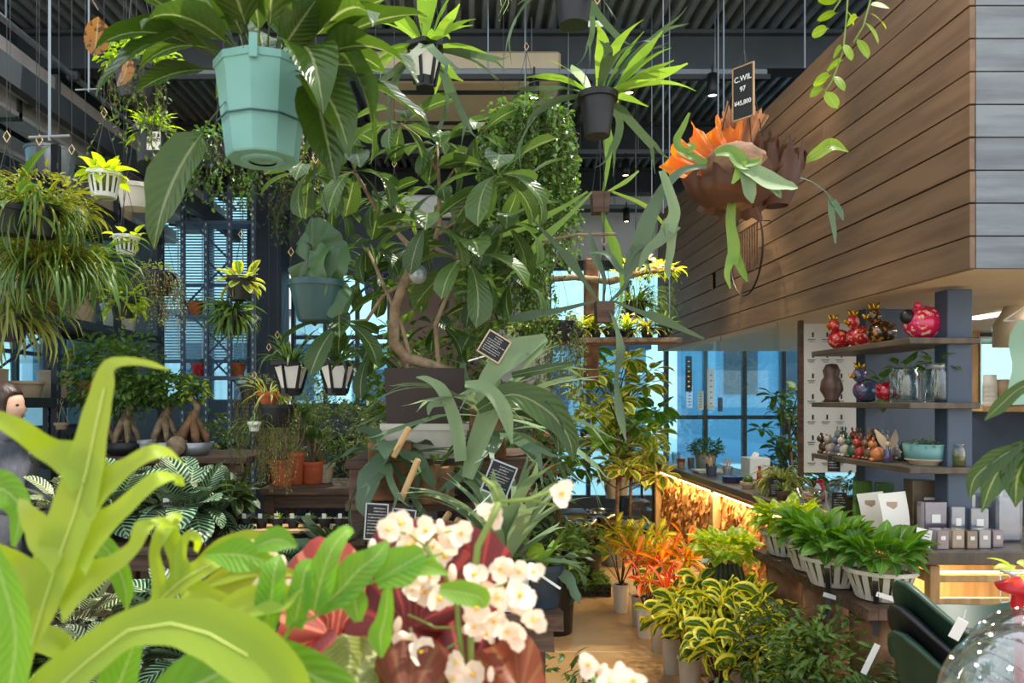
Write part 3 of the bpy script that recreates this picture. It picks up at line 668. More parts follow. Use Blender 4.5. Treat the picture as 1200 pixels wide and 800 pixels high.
# rough slab table in the foreground
t = thing('slab_table', 'rough-edged dark wood slab table with a black pot at its corner', 'table', (-.15, 2.75, 0))
def rough(mb, rnd, a):
    for i, p in enumerate(mb.v): mb.v[i] = (p[0]+rnd.uniform(-a, a), p[1]+rnd.uniform(-a, a), p[2]+rnd.uniform(-a, a)*.4)
def rslab(L_, D, H, nx=14, ny=6, a=.008):
    mb = MB(); vs, fs = [], []
    for z in (-H/2, H/2):
        for i in range(nx+1):
            for j in range(ny+1): vs.append((-L_/2+L_*i/nx, -D/2+D*j/ny, z))
    k = (nx+1)*(ny+1); q = lambda i, j, s: s*k+i*(ny+1)+j
    for i in range(nx):
        for j in range(ny): fs += [(q(i, j, 1), q(i+1, j, 1), q(i+1, j+1, 1), q(i, j+1, 1)), (q(i, j+1, 0), q(i+1, j+1, 0), q(i+1, j, 0), q(i, j, 0))]
    for i in range(nx): fs += [(q(i, 0, 0), q(i+1, 0, 0), q(i+1, 0, 1), q(i, 0, 1)), (q(i+1, ny, 0), q(i, ny, 0), q(i, ny, 1), q(i+1, ny, 1))]
    for j in range(ny): fs += [(q(0, j+1, 0), q(0, j, 0), q(0, j, 1), q(0, j+1, 1)), (q(nx, j, 0), q(nx, j+1, 0), q(nx, j+1, 1), q(nx, j, 1))]
    mb.add(vs, fs); rough(mb, RN, a); return mb
for i in range(2):
    rslab(.9, .34, .05).build('top_slab', M['oldwood'], t, loc=(0, -.19+i*.37, .79))
rslab(.84, .08, .07, a=.004).build('apron', M['oldwood'], t, loc=(0, -.3, .73)); 
for x in (-.38, .36):
    for y in (-.25, .28): MB().box((x, y, .35), (.08, .08, .7), .006).build('leg', M['oldwood'], t)

# ---------------------------------------------------------------- pots and planters (all parts in the thing's own frame)
def pot(root, rt, rb, h, m, n=28, rim=.01, rimh=.02, soil=True, z0=0, nm='pot', rf=None, soilm=None, smooth=True, thick=.004):
    mb = MB(); mb.lathe([(.003, 0), (rb*.97, 0), (rb, .004), (rt, h-rimh), (rt+rim, h-rimh), (rt+rim*1.1, h), (rt+rim*.3-thick, h), (rt-thick, h-rimh), (rb*.9, .02), (.003, .015)], n, c=(0, 0, z0), rf=rf)
    o = mb.build(nm, m, root, smooth)
    if smooth: mdl = o.modifiers.new('edges', 'EDGE_SPLIT'); mdl.split_angle = .7
    if soil: MB().disc((rt-thick)*.985, n, (0, 0, z0+h-rimh*.9), bump=.012).build('soil', soilm or M['soil'], root, True)
    return o
def hanger3(root, r, zr, h, m='black', top=None, rad=.0012, hook=True):
    mb = MB()
    for i in range(3): a = i*2.094+.4; mb.tube([(r*math.cos(a), r*math.sin(a), zr), (r*.5*math.cos(a), r*.5*math.sin(a), zr+h*.55), (0, 0, zr+h)], rad, 4)
    mb.build('hanger', M[m], root)
    if top: MB().tube([(0, 0, zr+h), (0, 0, zr+top)], rad*1.2, 4).build('suspension_cord', M[m], root)
    if hook: MB().tube([(0, 0, zr+h), (.012, 0, zr+h+.02), (0, 0, zr+h+.04), (-.012, 0, zr+h+.02), (0, 0, zr+h)], .002, 5).build('hook', M['hook'], root)
def slotted(root, rt, rb, h, m='white', n=14, strap=None):
    mb = MB(); mb.lathe([(rt-.004, h-.015), (rt+.006, h-.015), (rt+.006, h), (rt-.004, h), (rt-.004, h-.015)], 24); mb.build('rim', M[m], root, False)
    MB().lathe([(.003, 0), (rb, 0), (rb*1.05, .018), (.003, .014)], 24).build('base', M[m], root, False)
    sl = MB().box((0, 0, 0), (.004, .012*rt/.07, h*1.0)).mesh('slat', M[m], False)
    for i in range(n):
        a = 2*PI*i/n; rm = (rt+rb)/2; o = bpy.data.objects.new('slat', sl); C.objects.link(o); o.parent = root
        o.matrix_basis = Matrix.Translation((rm*math.cos(a), rm*math.sin(a), h/2)) @ Matrix.Rotation(a, 4, 'Z') @ Matrix.Rotation(math.atan2(rt-rb, h), 4, 'Y')
    MB().lathe([(.003, .02), (rb*.9, .02), (rt*.9, h-.02), (.003, h-.015)], 18).build('soil', M['moss'] if m != 'dark' else M['soil'], root, True)
def sqpot(root, w_, wb_, h, m, z0=0, nm='pot', wall=.006, soil=True):
    mb = MB(); a, b = w_/2, wb_/2; vs = []
    for r, z in ((b, 0), (a, h), (a-wall, h), (a-wall, h-.03)): vs += [(-r, -r, z+z0), (r, -r, z+z0), (r, r, z+z0), (-r, r, z+z0)]
    fs = [(3, 2, 1, 0)]+[(k*4+i, k*4+(i+1) % 4, k*4+4+(i+1) % 4, k*4+4+i) for k in range(3) for i in range(4)]
    mb.add(vs, fs).build(nm, m, root)
    if soil: MB().box((0, 0, z0+h-.035), (w_-.02, w_-.02, .02), .004).build('soil', M['soil'], root)
def lantern_planter(root, w_, wb_, h):
    """tapered black-framed planter with white panels"""
    n = 6; mb = MB(); R1, R0 = w_/2, wb_/2
    for i in range(n):
        a = 2*PI*i/n+.26; a2 = 2*PI*(i+1)/n+.26; p = lambda r, q, z: Vector((r*math.cos(q), r*math.sin(q), z))
        mb.tube([p(R0, a, 0), p(R1, a, h)], .006, 4)
        q = [p(R0*.97, a, .025), p(R0*.97, a2, .025), p(R1*.97, a2, h-.01), p(R1*.97, a, h-.01)]
        e = (q[1]-q[0])*.1, (q[2]-q[3])*.1; MB().add([q[0]+e[0], q[1]-e[0], q[2]-e[1], q[3]+e[1]], [(0, 1, 2, 3)]).build('panel', M['paper'], root)
    mb.build('frame', M['black'], root)
    MB().lathe([(R1*.8, h-.02), (R1+.012, h-.008), (R1+.012, h+.008), (R1*.8, h+.005)], 6, rf=None).build('rim', M['black'], root)
    MB().lathe([(.003, -.01), (R0, -.01), (R0*1.06, .025), (.003, .03)], 6).build('base', M['black'], root)
    MB().disc(R1*.9, 12, (0, 0, h-.01), bump=.01).build('soil', M['soil'], root)
def chalkboard(c, w_, h, lab, lines, rot=(0, 0, 0), frame='offwhite', stick=None, text=None, fold=0):
    t = thing('chalkboard_sign', lab, 'sign', c, 'blackboard signs'); t.rotation_euler = rot
    MB().box((0, 0, 0), (w_, .004, h), .001).build('board', M['slateb'], t)
    mb = MB(); b = .006*w_/.1 if w_ < .12 else .008
    for x in (-1, 1): mb.box((x*w_/2, 0, 0), (b, .006, h+b))
    for z in (-1, 1): mb.box((0, 0, z*h/2), (w_, .006, b))
    if frame: mb.build('frame', M[frame], t)
    if text:
        for (s_, x, z, sz) in text:
            cu = bpy.data.curves.new('lettering', 'FONT'); cu.body = s_; cu.size = sz; cu.align_x = 'CENTER'; cu.align_y = 'CENTER'; cu.extrude = .0004; cu.offset = .0002; cu.materials.append(M['chalk'])
            o = bpy.data.objects.new('lettering', cu); C.objects.link(o); o.parent = t; o.location = (x, -.0035, z); o.rotation_euler = (PI/2, 0, 0); o.scale = (.9, 1, 1); meshify(o)
    else:
        mb = MB(); rr = random.Random(len(lab)*7+lines)
        for i in range(lines):
            z = h*.38-i*h*.8/lines; x = -w_*.4
            if i < 2: x = -w_*.15
            end = w_*rr.uniform(.15, .42)
            while x < end:
                l = rr.uniform(.02, .05)*w_; hh = h*.45/lines*rr.uniform(.5, 1.1)
                mb.tube([(x, -.0035, z-hh/2), (x+l*.4, -.0035, z+hh/2), (x+l, -.0035, z-hh*.2)], w_*.006, 3, cap=False); x += l*1.3
        mb.build('handwriting', M['chalk'], t)
    if stick: MB().tube([(0, .003, -h/2+.01), stick], .0028, 5).build('stick', M['white'], t)
    return t
# ---------------------------------------------------------------- leaf materials and shared leaf shapes
L = {}
L['dk'] = leafmat('dark_leaf', (40,66,28), (64,92,38))
L['mid'] = leafmat('mid_green_leaf', (66,100,40), (98,132,54))
L['bright'] = leafmat('bright_leaf', (112,150,36), (160,190,60), trans=.5)
L['lime'] = leafmat('lime_leaf', (150,180,44), (190,206,80), trans=.5)
L['gloss'] = leafmat('glossy_leaf', (44,72,26), (76,102,40), rough=.22, trans=.42)
L['umb'] = leafmat('umbrella_leaf', (52,78,38), (86,112,54), rough=.3)
L['olive'] = leafmat('olive_leaf', (92,104,44), (140,148,66), rough=.45)
L['yolive'] = leafmat('yellow_olive_leaf', (112,124,40), (156,158,60), rough=.4, trans=.35)
L['figvar'] = leafmat('yellow_edged_leaf', (84,128,48), (122,160,66), 'edge', (222,216,96), trans=.45)
L['pothos'] = leafmat('pothos_leaf', (96,146,32), (160,192,52), 'spots', (206,214,90), trans=.45, vein=False)
L['pothosd'] = leafmat('green_pothos_leaf', (56,104,34), (96,146,44), trans=.4)
L['croty'] = leafmat('yellow_croton_leaf', (226,190,30), (240,214,60), 'edge', (120,150,40), trans=.4)
L['croto'] = leafmat('orange_croton_leaf', (216,96,36), (226,150,50), 'centre', (238,180,60), trans=.4)
L['crotr'] = leafmat('red_croton_leaf', (190,60,34), (206,100,50), 'tip', (220,120,60), trans=.35)
L['crotg'] = leafmat('green_croton_leaf', (62,96,34), (90,120,40), 'centre', (190,180,50))
L['curl'] = leafmat('curled_yellow_edged_leaf', (52,92,28), (84,122,40), 'edge', (226,222,80), trans=.35)
L['cala'] = leafmat('striped_leaf', (22,52,40), (38,70,48), 'stripe', (150,180,140), rough=.3, trans=.15)
L['calas'] = leafmat('silver_striped_leaf', (44,66,36), (60,80,44), 'stripe', (196,202,160), rough=.35, trans=.15)
L['stag'] = leafmat('grey_green_frond', (98,122,88), (134,154,110), rough=.6, vein=False, trans=.25)
L['stagd'] = leafmat('dark_grey_green_frond', (66,90,66), (92,114,80), rough=.55, vein=False, trans=.2)
L['stagb'] = leafmat('bright_frond', (96,138,56), (140,172,76), rough=.5, vein=False, trans=.4)
L['front'] = leafmat('yellow_green_frond', (140,168,52), (178,192,76), rough=.5, vein=False, trans=.5, var=.2)
L['frontg'] = leafmat('fresh_green_frond', (96,150,44), (128,174,60), rough=.45, vein=True, trans=.5, var=.2)
L['brown'] = leafmat('brown_shield_frond', (96,60,38), (62,40,28), rough=.6, trans=.1, vein=False)
L['tan'] = leafmat('dry_tan_frond', (206,164,120), (150,106,74), rough=.8, trans=.3, vein=False)
L['orange'] = leafmat('orange_shield_frond', (226,120,38), (196,92,34), 'tip', (244,150,50), rough=.6, trans=.4, vein=False)
L['redleaf'] = leafmat('dark_red_leaf', (112,22,18), (70,14,14), 'ribs', (150,48,38), rough=.5, trans=.3, vein=False)
L['salmon'] = leafmat('salmon_red_leaf', (176,84,66), (140,46,38), 'ribs', (220,130,104), rough=.5, trans=.35, vein=False)
L['rust'] = leafmat('rust_leaf', (110,50,28), (140,70,36), 'ribs', (130,84,40), rough=.5, trans=.35, vein=False)
L['petal'] = leafmat('cream_petal', (236,214,190), (246,234,212), rough=.7, trans=.3, vein=False, var=.1)
L['pink'] = leafmat('pink_petal', (214,60,84), (236,96,110), rough=.6, vein=False)
L['purple'] = leafmat('lilac_petal', (170,160,206), (120,104,160), rough=.6, vein=False)
L['dry'] = leafmat('spotted_dry_leaf', (176,124,50), (150,104,44), 'spots', (92,60,30), trans=.4)
L['grass'] = leafmat('grassy_leaf', (104,136,58), (140,164,80), vein=False)
L['ivy'] = leafmat('small_trailing_leaf', (60,96,44), (104,140,66), vein=False, rough=.3)
L['mossl'] = leafmat('hanging_moss', (110,126,58), (140,150,76), vein=False, rough=.8)
G = {}
def gs(k, mk, Ln, Wd, pf, **kw): G[k] = leafset(k+'_leaf', L[mk], Ln, Wd, pf, **kw)
gs('gloss', 'gloss', .25, .105, 'lance', nl=9, nw=2, droop=1.0, fold=.3, pet=.10, wave=.004)
gs('gloss2', 'mid', .2, .06, 'lance', nl=8, nw=2, droop=.9, fold=.25, pet=.08)
gs('umb', 'umb', .21, .08, 'obl', nl=7, nw=2, droop=1.0, fold=.25, pet=.02)
gs('umbd', 'dk', .19, .07, 'obl', nl=7, nw=2, droop=1.0, fold=.25, pet=.02)
gs('oval', 'mid', .1, .055, 'oval', nl=5, droop=.5, pet=.02)
gs('dkoval', 'dk', .12, .05, 'oval', nl=6, droop=.8, pet=.02)
gs('fig', 'figvar', .13, .07, 'oval', nl=5, nw=2, droop=.7, pet=.03)
gs('pothos', 'pothos', .085, .058, 'heart', nl=5, nw=2, droop=.9, fold=.2, pet=.04)
gs('pothosd', 'pothosd', .085, .055, 'heart', nl=5, nw=2, droop=.9, fold=.2, pet=.04)
gs('lime', 'lime', .07, .05, 'heart', nl=5, nw=2, droop=.8, fold=.2, pet=.03)
gs('croty', 'croty', .16, .052, 'obl', nl=6, droop=.5, fold=.35, pet=.01, twist=.4)
gs('croto', 'croto', .16, .044, 'obl', nl=6, droop=.6, fold=.35, pet=.01, twist=.5)
gs('crotr', 'crotr', .15, .026, 'strap', nl=6, droop=.8, fold=.35, pet=.01)
gs('crotg', 'crotg', .13, .04, 'obl', nl=5, droop=.9, fold=.3, pet=.01)
gs('curl', 'curl', .12, .055, 'oval', nl=9, nw=2, droop=1.7, fold=.1, curl=1.1, pet=.01, twist=2.2, wave=.006)
gs('cala', 'cala', .16, .095, 'oval', nl=7, nw=2, droop=.9, fold=.15, pet=.05)
gs('calas', 'calas', .13, .06, 'oval', nl=6, nw=2, droop=.9, fold=.15, pet=.05)
gs('strap', 'dk', .3, .022, 'strap', nl=8, droop=1.4, fold=.3)
gs('bird', 'stagd', .34, .11, 'oval', nl=9, nw=2, droop=1.1, fold=.2, wave=.01)
gs('dryleaf', 'dry', .12, .07, 'oval', nl=6, nw=2, droop=.7)
gs('ficl', 'dk', .05, .025, 'oval', nl=4, droop=.4)
gs('hoya', 'bright', .1, .055, 'oval', nl=6, nw=2, droop=.35, fold=.1, pet=.01)
G['stag'] = stagset('antler_frond', L['stag'], .42, .06, 5, 1.3, 2)
G['stagw'] = stagset('antler_frond', L['stag'], .45, .1, 5, 1.2, 2, .4)
G['stagb'] = stagset('antler_frond', L['stagb'], .28, .075, 5, 1.2, 1, .5)
G['stagd'] = stagset('antler_frond', L['stagd'], .4, .075, 5, 1.4, 2)

table = bench(-.95, .35, .18, .95, .98, 'low wooden table at the very front carrying the begonia', 'oldwood', 'front_table', 5)

# ---------------------------------------------------------------- foreground fern (very near, lower left)
def pxr(mb, pts, Y, ws, up=(0, -1, .35), **kw):
    """pts: (px, py, extra depth)"""
    q = []
    for p in pts: y = Y+(p[2] if len(p) > 2 else 0); q.append(P(p[0], p[1], y))
    mb.ribbon(q, [w_/F*Y for w_ in ws], up, **kw)
def frond(root, name, ribs, Y, m, rootloc, midrib=None, wk=1.0, **kw):
    mb = MB()
    if Y < .8: wk = 1.22
    for i, (pts, ws) in enumerate(ribs): pxr(mb, [(a[0], a[1], (a[2] if len(a) > 2 else 0)+.0006*i) for a in pts], Y, [x*wk for x in ws], **kw)
    mb.v = [tuple(Vector(v)-Vector(rootloc)) for v in mb.v]
    o = mb.build(name, m, root, True)
    if midrib:
        m2 = MB(); q = [P(p[0], p[1], Y-.002+(p[2] if len(p) > 2 else 0))-Vector(rootloc) for p in midrib]; m2.tube(q, .0007, 5); m2.build('midrib', M['midrib'], o, True)
    return o
base = Vector((-.38, .62, .98))
t = thing('lobed_fern', 'large blurred yellow-green lobed fern filling the lower left corner', 'fern', base)
pot(t, .075, .055, .13, M['offwhite'])
frond(t, 'frond', [
    ([(30,900,-.02),(24,830),(34,765),(52,705),(68,655),(88,600),(102,548),(112,500),(122,455),(128,430),(146,424,.01),(172,426,.03),(198,433,.05)], [8,8,12,34,44,44,38,30,23,15,11,8,2]),
    ([(108,560),(88,540),(58,527),(28,506,-.02),(0,492,-.03),(-24,486,-.03)], [44,36,24,20,16,8]),
    ([(95,590),(125,565),(155,543),(180,530),(200,532,.02),(217,546,.04)], [50,28,17,16,13,2]),
    ([(80,640),(58,632),(42,612),(30,596),(22,584,.02)], [56,36,24,14,2]),
    ([(85,650),(112,622),(142,598),(170,572),(188,560),(204,560,.02),(216,569,.03)], [56,34,20,17,16,13,2]),
    ([(55,705),(38,682),(14,660),(-18,640,-.02)], [50,36,28,18]),
    ([(66,700),(100,678),(135,660),(158,640),(168,618),(184,612,.02),(206,618,.04)], [56,34,18,14,18,14,2]),
], .66, L['front'], base, [(30,900,-.02),(24,830),(34,765),(52,705),(68,655),(88,600),(102,548),(112,500),(122,455)])
frond(t, 'frond', [
    ([(150,790,-.02),(166,730),(190,700),(215,678),(245,662),(270,650,.02),(300,645,.04)], [6,8,16,22,18,10,2]),
    ([(192,700),(186,672),(182,645),(192,622),(204,607,.02),(214,606,.03)], [22,13,11,16,14,3]),
    ([(218,676),(212,650),(220,628),(232,632),(230,646,.01)], [20,12,9,9,5]),
    ([(215,680),(232,695),(252,702),(270,706),(292,700,.02)], [20,24,18,14,3]),
    ([(205,690),(208,660),(202,630),(208,608)], [14,14,18,4]),
], .74, L['front'], base, [(166,730),(190,700),(215,678),(245,662),(270,650,.02)])
frond(t, 'frond', [([(20,860),(60,810),(105,770),(150,738),(200,728),(245,738),(290,762),(330,795),(350,840)], [30,46,40,36,44,52,60,50,30])], .6, L['front'], base, [(20,860),(60,812),(105,772),(150,738),(200,730),(245,742),(290,768)])
frond(t, 'frond', [([(-10,640),(6,690),(18,740),(14,790),(0,850)], [14,34,34,40,30])], .6, L['frontg'], base)
frond(t, 'frond', [([(-30,568),(0,572),(20,588),(22,612),(16,640)], [20,36,28,16,6])], .76, L['frontg'], base)
frond(t, 'frond', [([(100,628),(122,640),(138,665),(147,690),(148,715)], [10,20,22,18,2])], .76, L['frontg'], base)
frond(t, 'frond', [([(180,850),(235,800),(300,778),(350,785),(400,812),(430,850)], [50,60,50,46,36,20]), ([(120,850),(140,800),(155,760),(158,740)], [50,40,24,4])], .64, L['frontg'], base)
frond(t, 'frond', [([(240,800),(275,760),(300,738),(315,725)], [20,36,30,5]), ([(250,722),(290,706),(330,700),(352,690)], [12,30,26,4])], .7, L['front'], base)
frond(t, 'frond', [([(228,700),(262,690),(300,668),(318,652)], [8,26,30,5]), ([(225,665),(262,642),(295,630),(320,640)], [8,24,18,3]), ([(230,690),(270,672),(305,666),(345,672)], [5,20,20,8])], .8, L['front'], base)
frond(t, 'frond', [([(-10,760),(30,745),(70,755),(85,775)], [20,26,26,4])], .7, L['front'], base)
for i in range(5):
    a = 2.2+i*.55; MB().ribbon([(0, 0, .13), (math.cos(a)*.1, math.sin(a)*.08, .22), (math.cos(a)*.22, math.sin(a)*.12-.05, .26)], [.008, .04, .006], (0, 0, 1)).build('frond', L['front'], t, True)

# ---------------------------------------------------------------- foreground begonia with green blade fern
base = Vector((-.02, .78, .98))
t = thing('flowering_begonia', 'cream-flowered begonia with big dark red leaves at the front', 'plant', base)
pot(t, .08, .06, .14, M['terra'])
def blade(c, r, m, nx=40, ang=0, tilt=(0, -1, .4), ruf=.012, nm='leaf', wd=.75, seed=0):
    """broad ruffled leaf: fan of radial ribs, petiole notch"""
    rr = random.Random(seed); up = Vector(tilt).normalized(); a = up.cross(Vector((0, 0, 1))).normalized(); b = up.cross(a).normalized()*-1
    mb = MB(); vs = [(0, 0, 0)]; uv = [(.5, 0)]; fs = []; K = 5; hs = []
    for i in range(nx+1):
        th = ang+(-2.75+5.5*i/nx)
        for k in range(1, K+1):
            f = k/K; R_ = r*f*(1+.25*math.cos(th-ang))*(1+.03*math.sin(i*1.9+seed)*f+.06*math.sin(i*.55+seed)*f); h = ruf*.55*f*math.cos(i*PI/4)+ruf*1.6*f*f*math.sin(i*.38+seed)-r*.3*f*f
            vs.append((b*math.cos(th)+a*math.sin(th)*wd)*R_+up*h); uv.append((i/nx, f))
    for i in range(nx):
        o0, o1 = 1+i*K, 1+(i+1)*K; fs.append((0, o0, o1))
        for k in range(K-1): fs.append((o0+k, o0+k+1, o1+k+1, o1+k))
    mb.add([Vector(v)+Vector(c) for v in vs], fs, uv); return mb
for px, py, Y, r, m, ang, tl, sd in ((392, 745, .84, .085, 'salmon', -.3, (.35, -1, .2), 1), (480, 735, .82, .098, 'redleaf', .2, (-.1, -1, .3), 2), (555, 715, .86, .085, 'redleaf', .6, (.3, -1, .1), 3),
                               (410, 815, .74, .055, 'olive', -.4, (0, -1, .8), 4), (610, 815, .74, .06, 'rust', 1.4, (.1, -1, .7), 5), (478, 835, .72, .06, 'rust', .2, (-.2, -1, .6), 6), (340, 800, .8, .06, 'redleaf', -1.2, (0, -1, .5), 7), (545, 800, .78, .06, 'redleaf', 0, (0, -1, .5), 8)):
    p = P(px, py, Y)-base; lf = blade(p, r, L[m], ang=ang, tilt=tl, seed=sd).build('leaf', L[m], t, True)
    MB().tube([p, p*.6+Vector((0, 0, .02)), (0, 0, .13)], .003, 5).build('leaf_stem', M['stemd'], lf, True)
def lp(px, py, Y=.78): return P(px, py, Y)-base
mb = MB()
for pts, r in (([(545, 860), (551, 770), (552, 705), (560, 640), (575, 610), (585, 588)], .0036), ([(585, 588), (578, 570), (565, 560)], .002), ([(585, 588), (620, 585), (645, 576), (655, 572)], .0022), ([(620, 585), (650, 592)], .0014),
               ([(545, 790), (538, 740), (535, 700), (520, 670), (498, 640)], .003), ([(535, 700), (555, 712), (580, 690), (595, 680)], .0016), ([(540, 735), (510, 735), (490, 725), (478, 720)], .0013), ([(540, 750), (515, 765), (490, 775)], .0013), ([(498, 640), (480, 626), (460, 622)], .0013), ([(498, 640), (510, 625), (530, 622)], .0013),
               ):
    mb.tube([lp(*q) for q in pts], r, 6)
mb.build('flower_stem', M['stem'], t, True)
for pts, r in (([(300, 850), (318, 740), (322, 690), (312, 655)], .002), ([(690, 860), (700, 810), (695, 790)], .002)): MB().tube([lp(*q) for q in pts], r, 6).build('flower_stem', M['stem'], t, True)
pet = MB()
for a, s_ in ((0, 1), (PI, 1), (PI/2, .75), (-PI/2, .75)): 
    pet.add(*leafgrid(.0185*s_, .019*s_, 'round', nl=4, nw=2, droop=-.5 if s_ == 1 else .5, fold=.1), M=Matrix.Rotation(a, 4, 'Z') @ Matrix.Rotation(-.25, 4, 'Y'))
petm = pet.mesh('petals', L['petal']); cen = MB().ball((0, 0, .003), (.0025, .0025, .003), 6, 5).mesh('flower_centre', M['gold']); M['pollen'] = mat('pollen', (236,190,40), rough=.8); cen.materials[0] = M['pollen']
bud = MB().ball((0, 0, 0), (.006, .004, .0085), 8, 6).mesh('bud', L['petal'])
fls = [(455,620),(470,612),(486,634),(500,622),(516,618),(528,632),(508,640),(540,625),(478,640),(436,640),(520,650),(480,672),(492,684),(505,676),(530,672),(514,700),(498,692),(482,690)]
fls += [(570+RN.uniform(-26, 62), 700+RN.uniform(-36, 45)) for _ in range(26)]
fls += [(466,732),(472,752),(462,770),(480,775),(492,764),(505,775),(520,782),(535,776),(530,795),(556,790),(575,790),(512,795),(657,578),(578,602),(318,650),(330,660),(322,678),(308,690),(335,690),(300,640),(330,790),(345,782),(310,800),(360,795),(690,778),(706,786),(725,790),(742,796),(715,800)]
for i, (px, py) in enumerate(fls):
    Y = .78+RN.uniform(-.03, .03)-(0.02 if px > 550 else 0); p = P(px, py, Y)-base
    if i % 5 == 4: put(t, bud, 'bud', p, RN.random()*6, RN.uniform(-.5, .5), RN.uniform(-.5, .5), RN.uniform(.9, 1.2)); continue
    o = put(t, petm, 'flower', p, 0, 0, 0, 1); s_ = RN.uniform(.75, 1.1)
    o.matrix_basis = Matrix.Translation(p) @ Matrix.Rotation(RN.uniform(-.6, .6), 4, 'Z') @ Matrix.Rotation(PI/2+RN.uniform(-.6, .5), 4, 'X') @ Matrix.Rotation(RN.uniform(0, 6), 4, 'Z') @ Matrix.Scale(s_, 4)
    c_ = bpy.data.objects.new('flower_centre', cen); C.objects.link(c_); c_.parent = o
# green blades in front
base2 = Vector((-.2, .66, .98))
t = thing('strap_fern', 'fresh green strap-lobed fern frond crossing in front of the red leaves', 'fern', base2)
pot(t, .05, .04, .1, M['offwhite'])
Yb = .7
frond(t, 'frond', [([(300,860),(335,745),(370,722),(405,695),(440,680),(470,668),(500,655),(520,648)], [4,4,3,3,3,3,3,2]),
    ([(312,735),(318,700),(322,668),(328,650,.01)], [20,30,24,4]), ([(345,735),(352,700),(358,668),(372,660,.01)], [18,24,20,6]), ([(368,716),(376,680),(388,645),(404,624,.01),(414,622,.02)], [20,30,22,14,4]),
    ([(375,714),(400,690),(420,668),(440,652),(455,634,.01)], [14,34,34,22,5]), ([(412,688),(416,706),(420,728)], [20,26,8]), ([(440,680),(470,664),(490,652),(498,648)], [18,40,26,10]),
    ([(455,684),(452,720),(446,745),(447,770)], [8,16,24,4]), ([(515,690),(540,694),(562,700),(568,712)], [10,24,22,5]), ([(470,668),(500,664),(525,672)], [12,18,4])], Yb, L['frontg'], base2)
frond(t, 'frond', [([(300,640),(325,632),(348,640)], [14,26,4]), ([(240,650),(280,650),(320,660)], [6,34,12])], .74, L['frontg'], base2)

# ---------------------------------------------------------------- hanging plants near the camera
def rimplant(root, z): return (0, 0, z)
o = P(308, 188, 1.65); t = thing('hanging_planter', 'teal octagonal plastic pot hanging at top with broad glossy leaves', 'potted plant', o)
pot(t, .1, .078, .205, M['teal'], n=10, rim=.004, rimh=.016, smooth=False); 
MB().lathe([(.093, .075), (.0955, .075), (.0955, .079), (.093, .079)], 10).build('ring_groove', M['dteal'], t); MB().lathe([(.03, -.004), (.045, -.004), (.05, 0), (.03, 0)], 20).build('foot_ring', M['teal'], t, True)
for a in (.6, 2.7, 4.8): MB().box((0, 0, 0), (.004, .018, .05), .001).build('hanger_strap', M['teal'], t, loc=(.106*math.cos(a), .106*math.sin(a), .205)).rotation_euler.z = a
hanger3(t, .1, .2, .45, 'black', top=1.8, rad=.002)
rosette(t, G['gloss'], 22, (0, 0, .19), (1.4, .3), (.7, 1.05), .03, roll=.6)
rosette(t, G['gloss'], 4, (-.05, 0, .2), (.7, .1), (.8, 1.0), .03, azr=(2.4, 4.2)); rosette(t, G['gloss'], 8, (.05, 0, .2), (.9, -.5), (.9, 1.15), .03, azr=(-1.4, .6))
for px, py, a2, p2, sc_ in ((400, 30, -.35, -1.0, 1.2), (372, 70, -.9, -1.1, 1.0), (250, 120, 3.6, -1.0, 1.2), (240, 40, 3.4, -.4, 1.0)):
    put(t, G['gloss'][0], 'leaf', P(px, py-15, 1.6)-o-Vector((math.cos(a2)*.05, 0, 0)), a2, p2, RN.uniform(-.9, .9), sc_)
MB().box((.075, -.06, .25), (.03, .002, .05), .001).build('plant_label', M['paper'], t)

o = P(178, 192, 2.9); t = thing('hanging_planter', 'black hanging pot with a cream printed label and bright ferny leaves', 'potted plant', o)
pot(t, .06, .052, .13, M['blackpl'])
lb = MB().box((.03, -.056, .07), (.052, .003, .07), .001).build('pot_label', M['paper'], t)
for s_, z, sz in (('ACE &', .088, .018), ('PLANT', .07, .018)):
    cu = bpy.data.curves.new('lettering', 'FONT'); cu.body = s_; cu.size = sz; cu.align_x = 'CENTER'; cu.extrude = .0003; cu.offset = .0005; cu.materials.append(M['black']); q = bpy.data.objects.new('lettering', cu); C.objects.link(q); q.parent = lb; q.location = (.03, -.058, z-.004); q.rotation_euler = (PI/2, 0, 0); meshify(q)
fountain(t, L['bright'], 60, (0, 0, .12), .12, .02, 'lance', (.0, 1.4), 1.2); hanger3(t, .06, .13, .35, top=1.3)
o = P(160, 118, 2.6); t = thing('hanging_planter', 'sunlit trailing plant with tiny leaves at top left', 'potted plant', o)
pot(t, .07, .055, .11, M['blackpl']); blob(t, L['bright'], 420, (0, 0, .17), (.14, .12, .07), .03, .013); trail(t, L['mid'], 34, (0, 0, .12), .1, (.12, .34), .022, .012, stem=M['stemd']); hanger3(t, .07, .11, .4, top=2)
o = P(100, 12, 2.3); t = thing('dry_leaf_mount', 'large spotted brown leaf hanging at top left', 'leaf', o); MB().tube([(0, 0, .3), (.01, 0, .05), (.04, 0, 0)], .002, 4).build('stem', M['stemd'], t)
put(t, G['dryleaf'][0], 'leaf', (.04, 0, -.02), 2.2, -1.2, .4, 1.1); put(t, G['dryleaf'][1], 'leaf', (.13, 0, -.14), 2.0, -1.3, .9, .9)

# lantern-style hanging staghorn behind the teal pot
o = P(498, 100, 2.6); t = thing('hanging_planter', 'staghorn fern in a black and white lantern-style pot beside the glossy leaves', 'fern', o)
lantern_planter(t, .12, .07, .13); rosette(t, G['stagb'], 13, (0, 0, .13), (1.3, -.1), (.7, 1.1), .02, 'frond'); rosette(t, G['stagd'], 5, (0, 0, .12), (.1, -.6), (.6, .8), .02, 'frond'); hanger3(t, .065, .13, .4, top=1.5)
o = P(405, 245, 2.9)
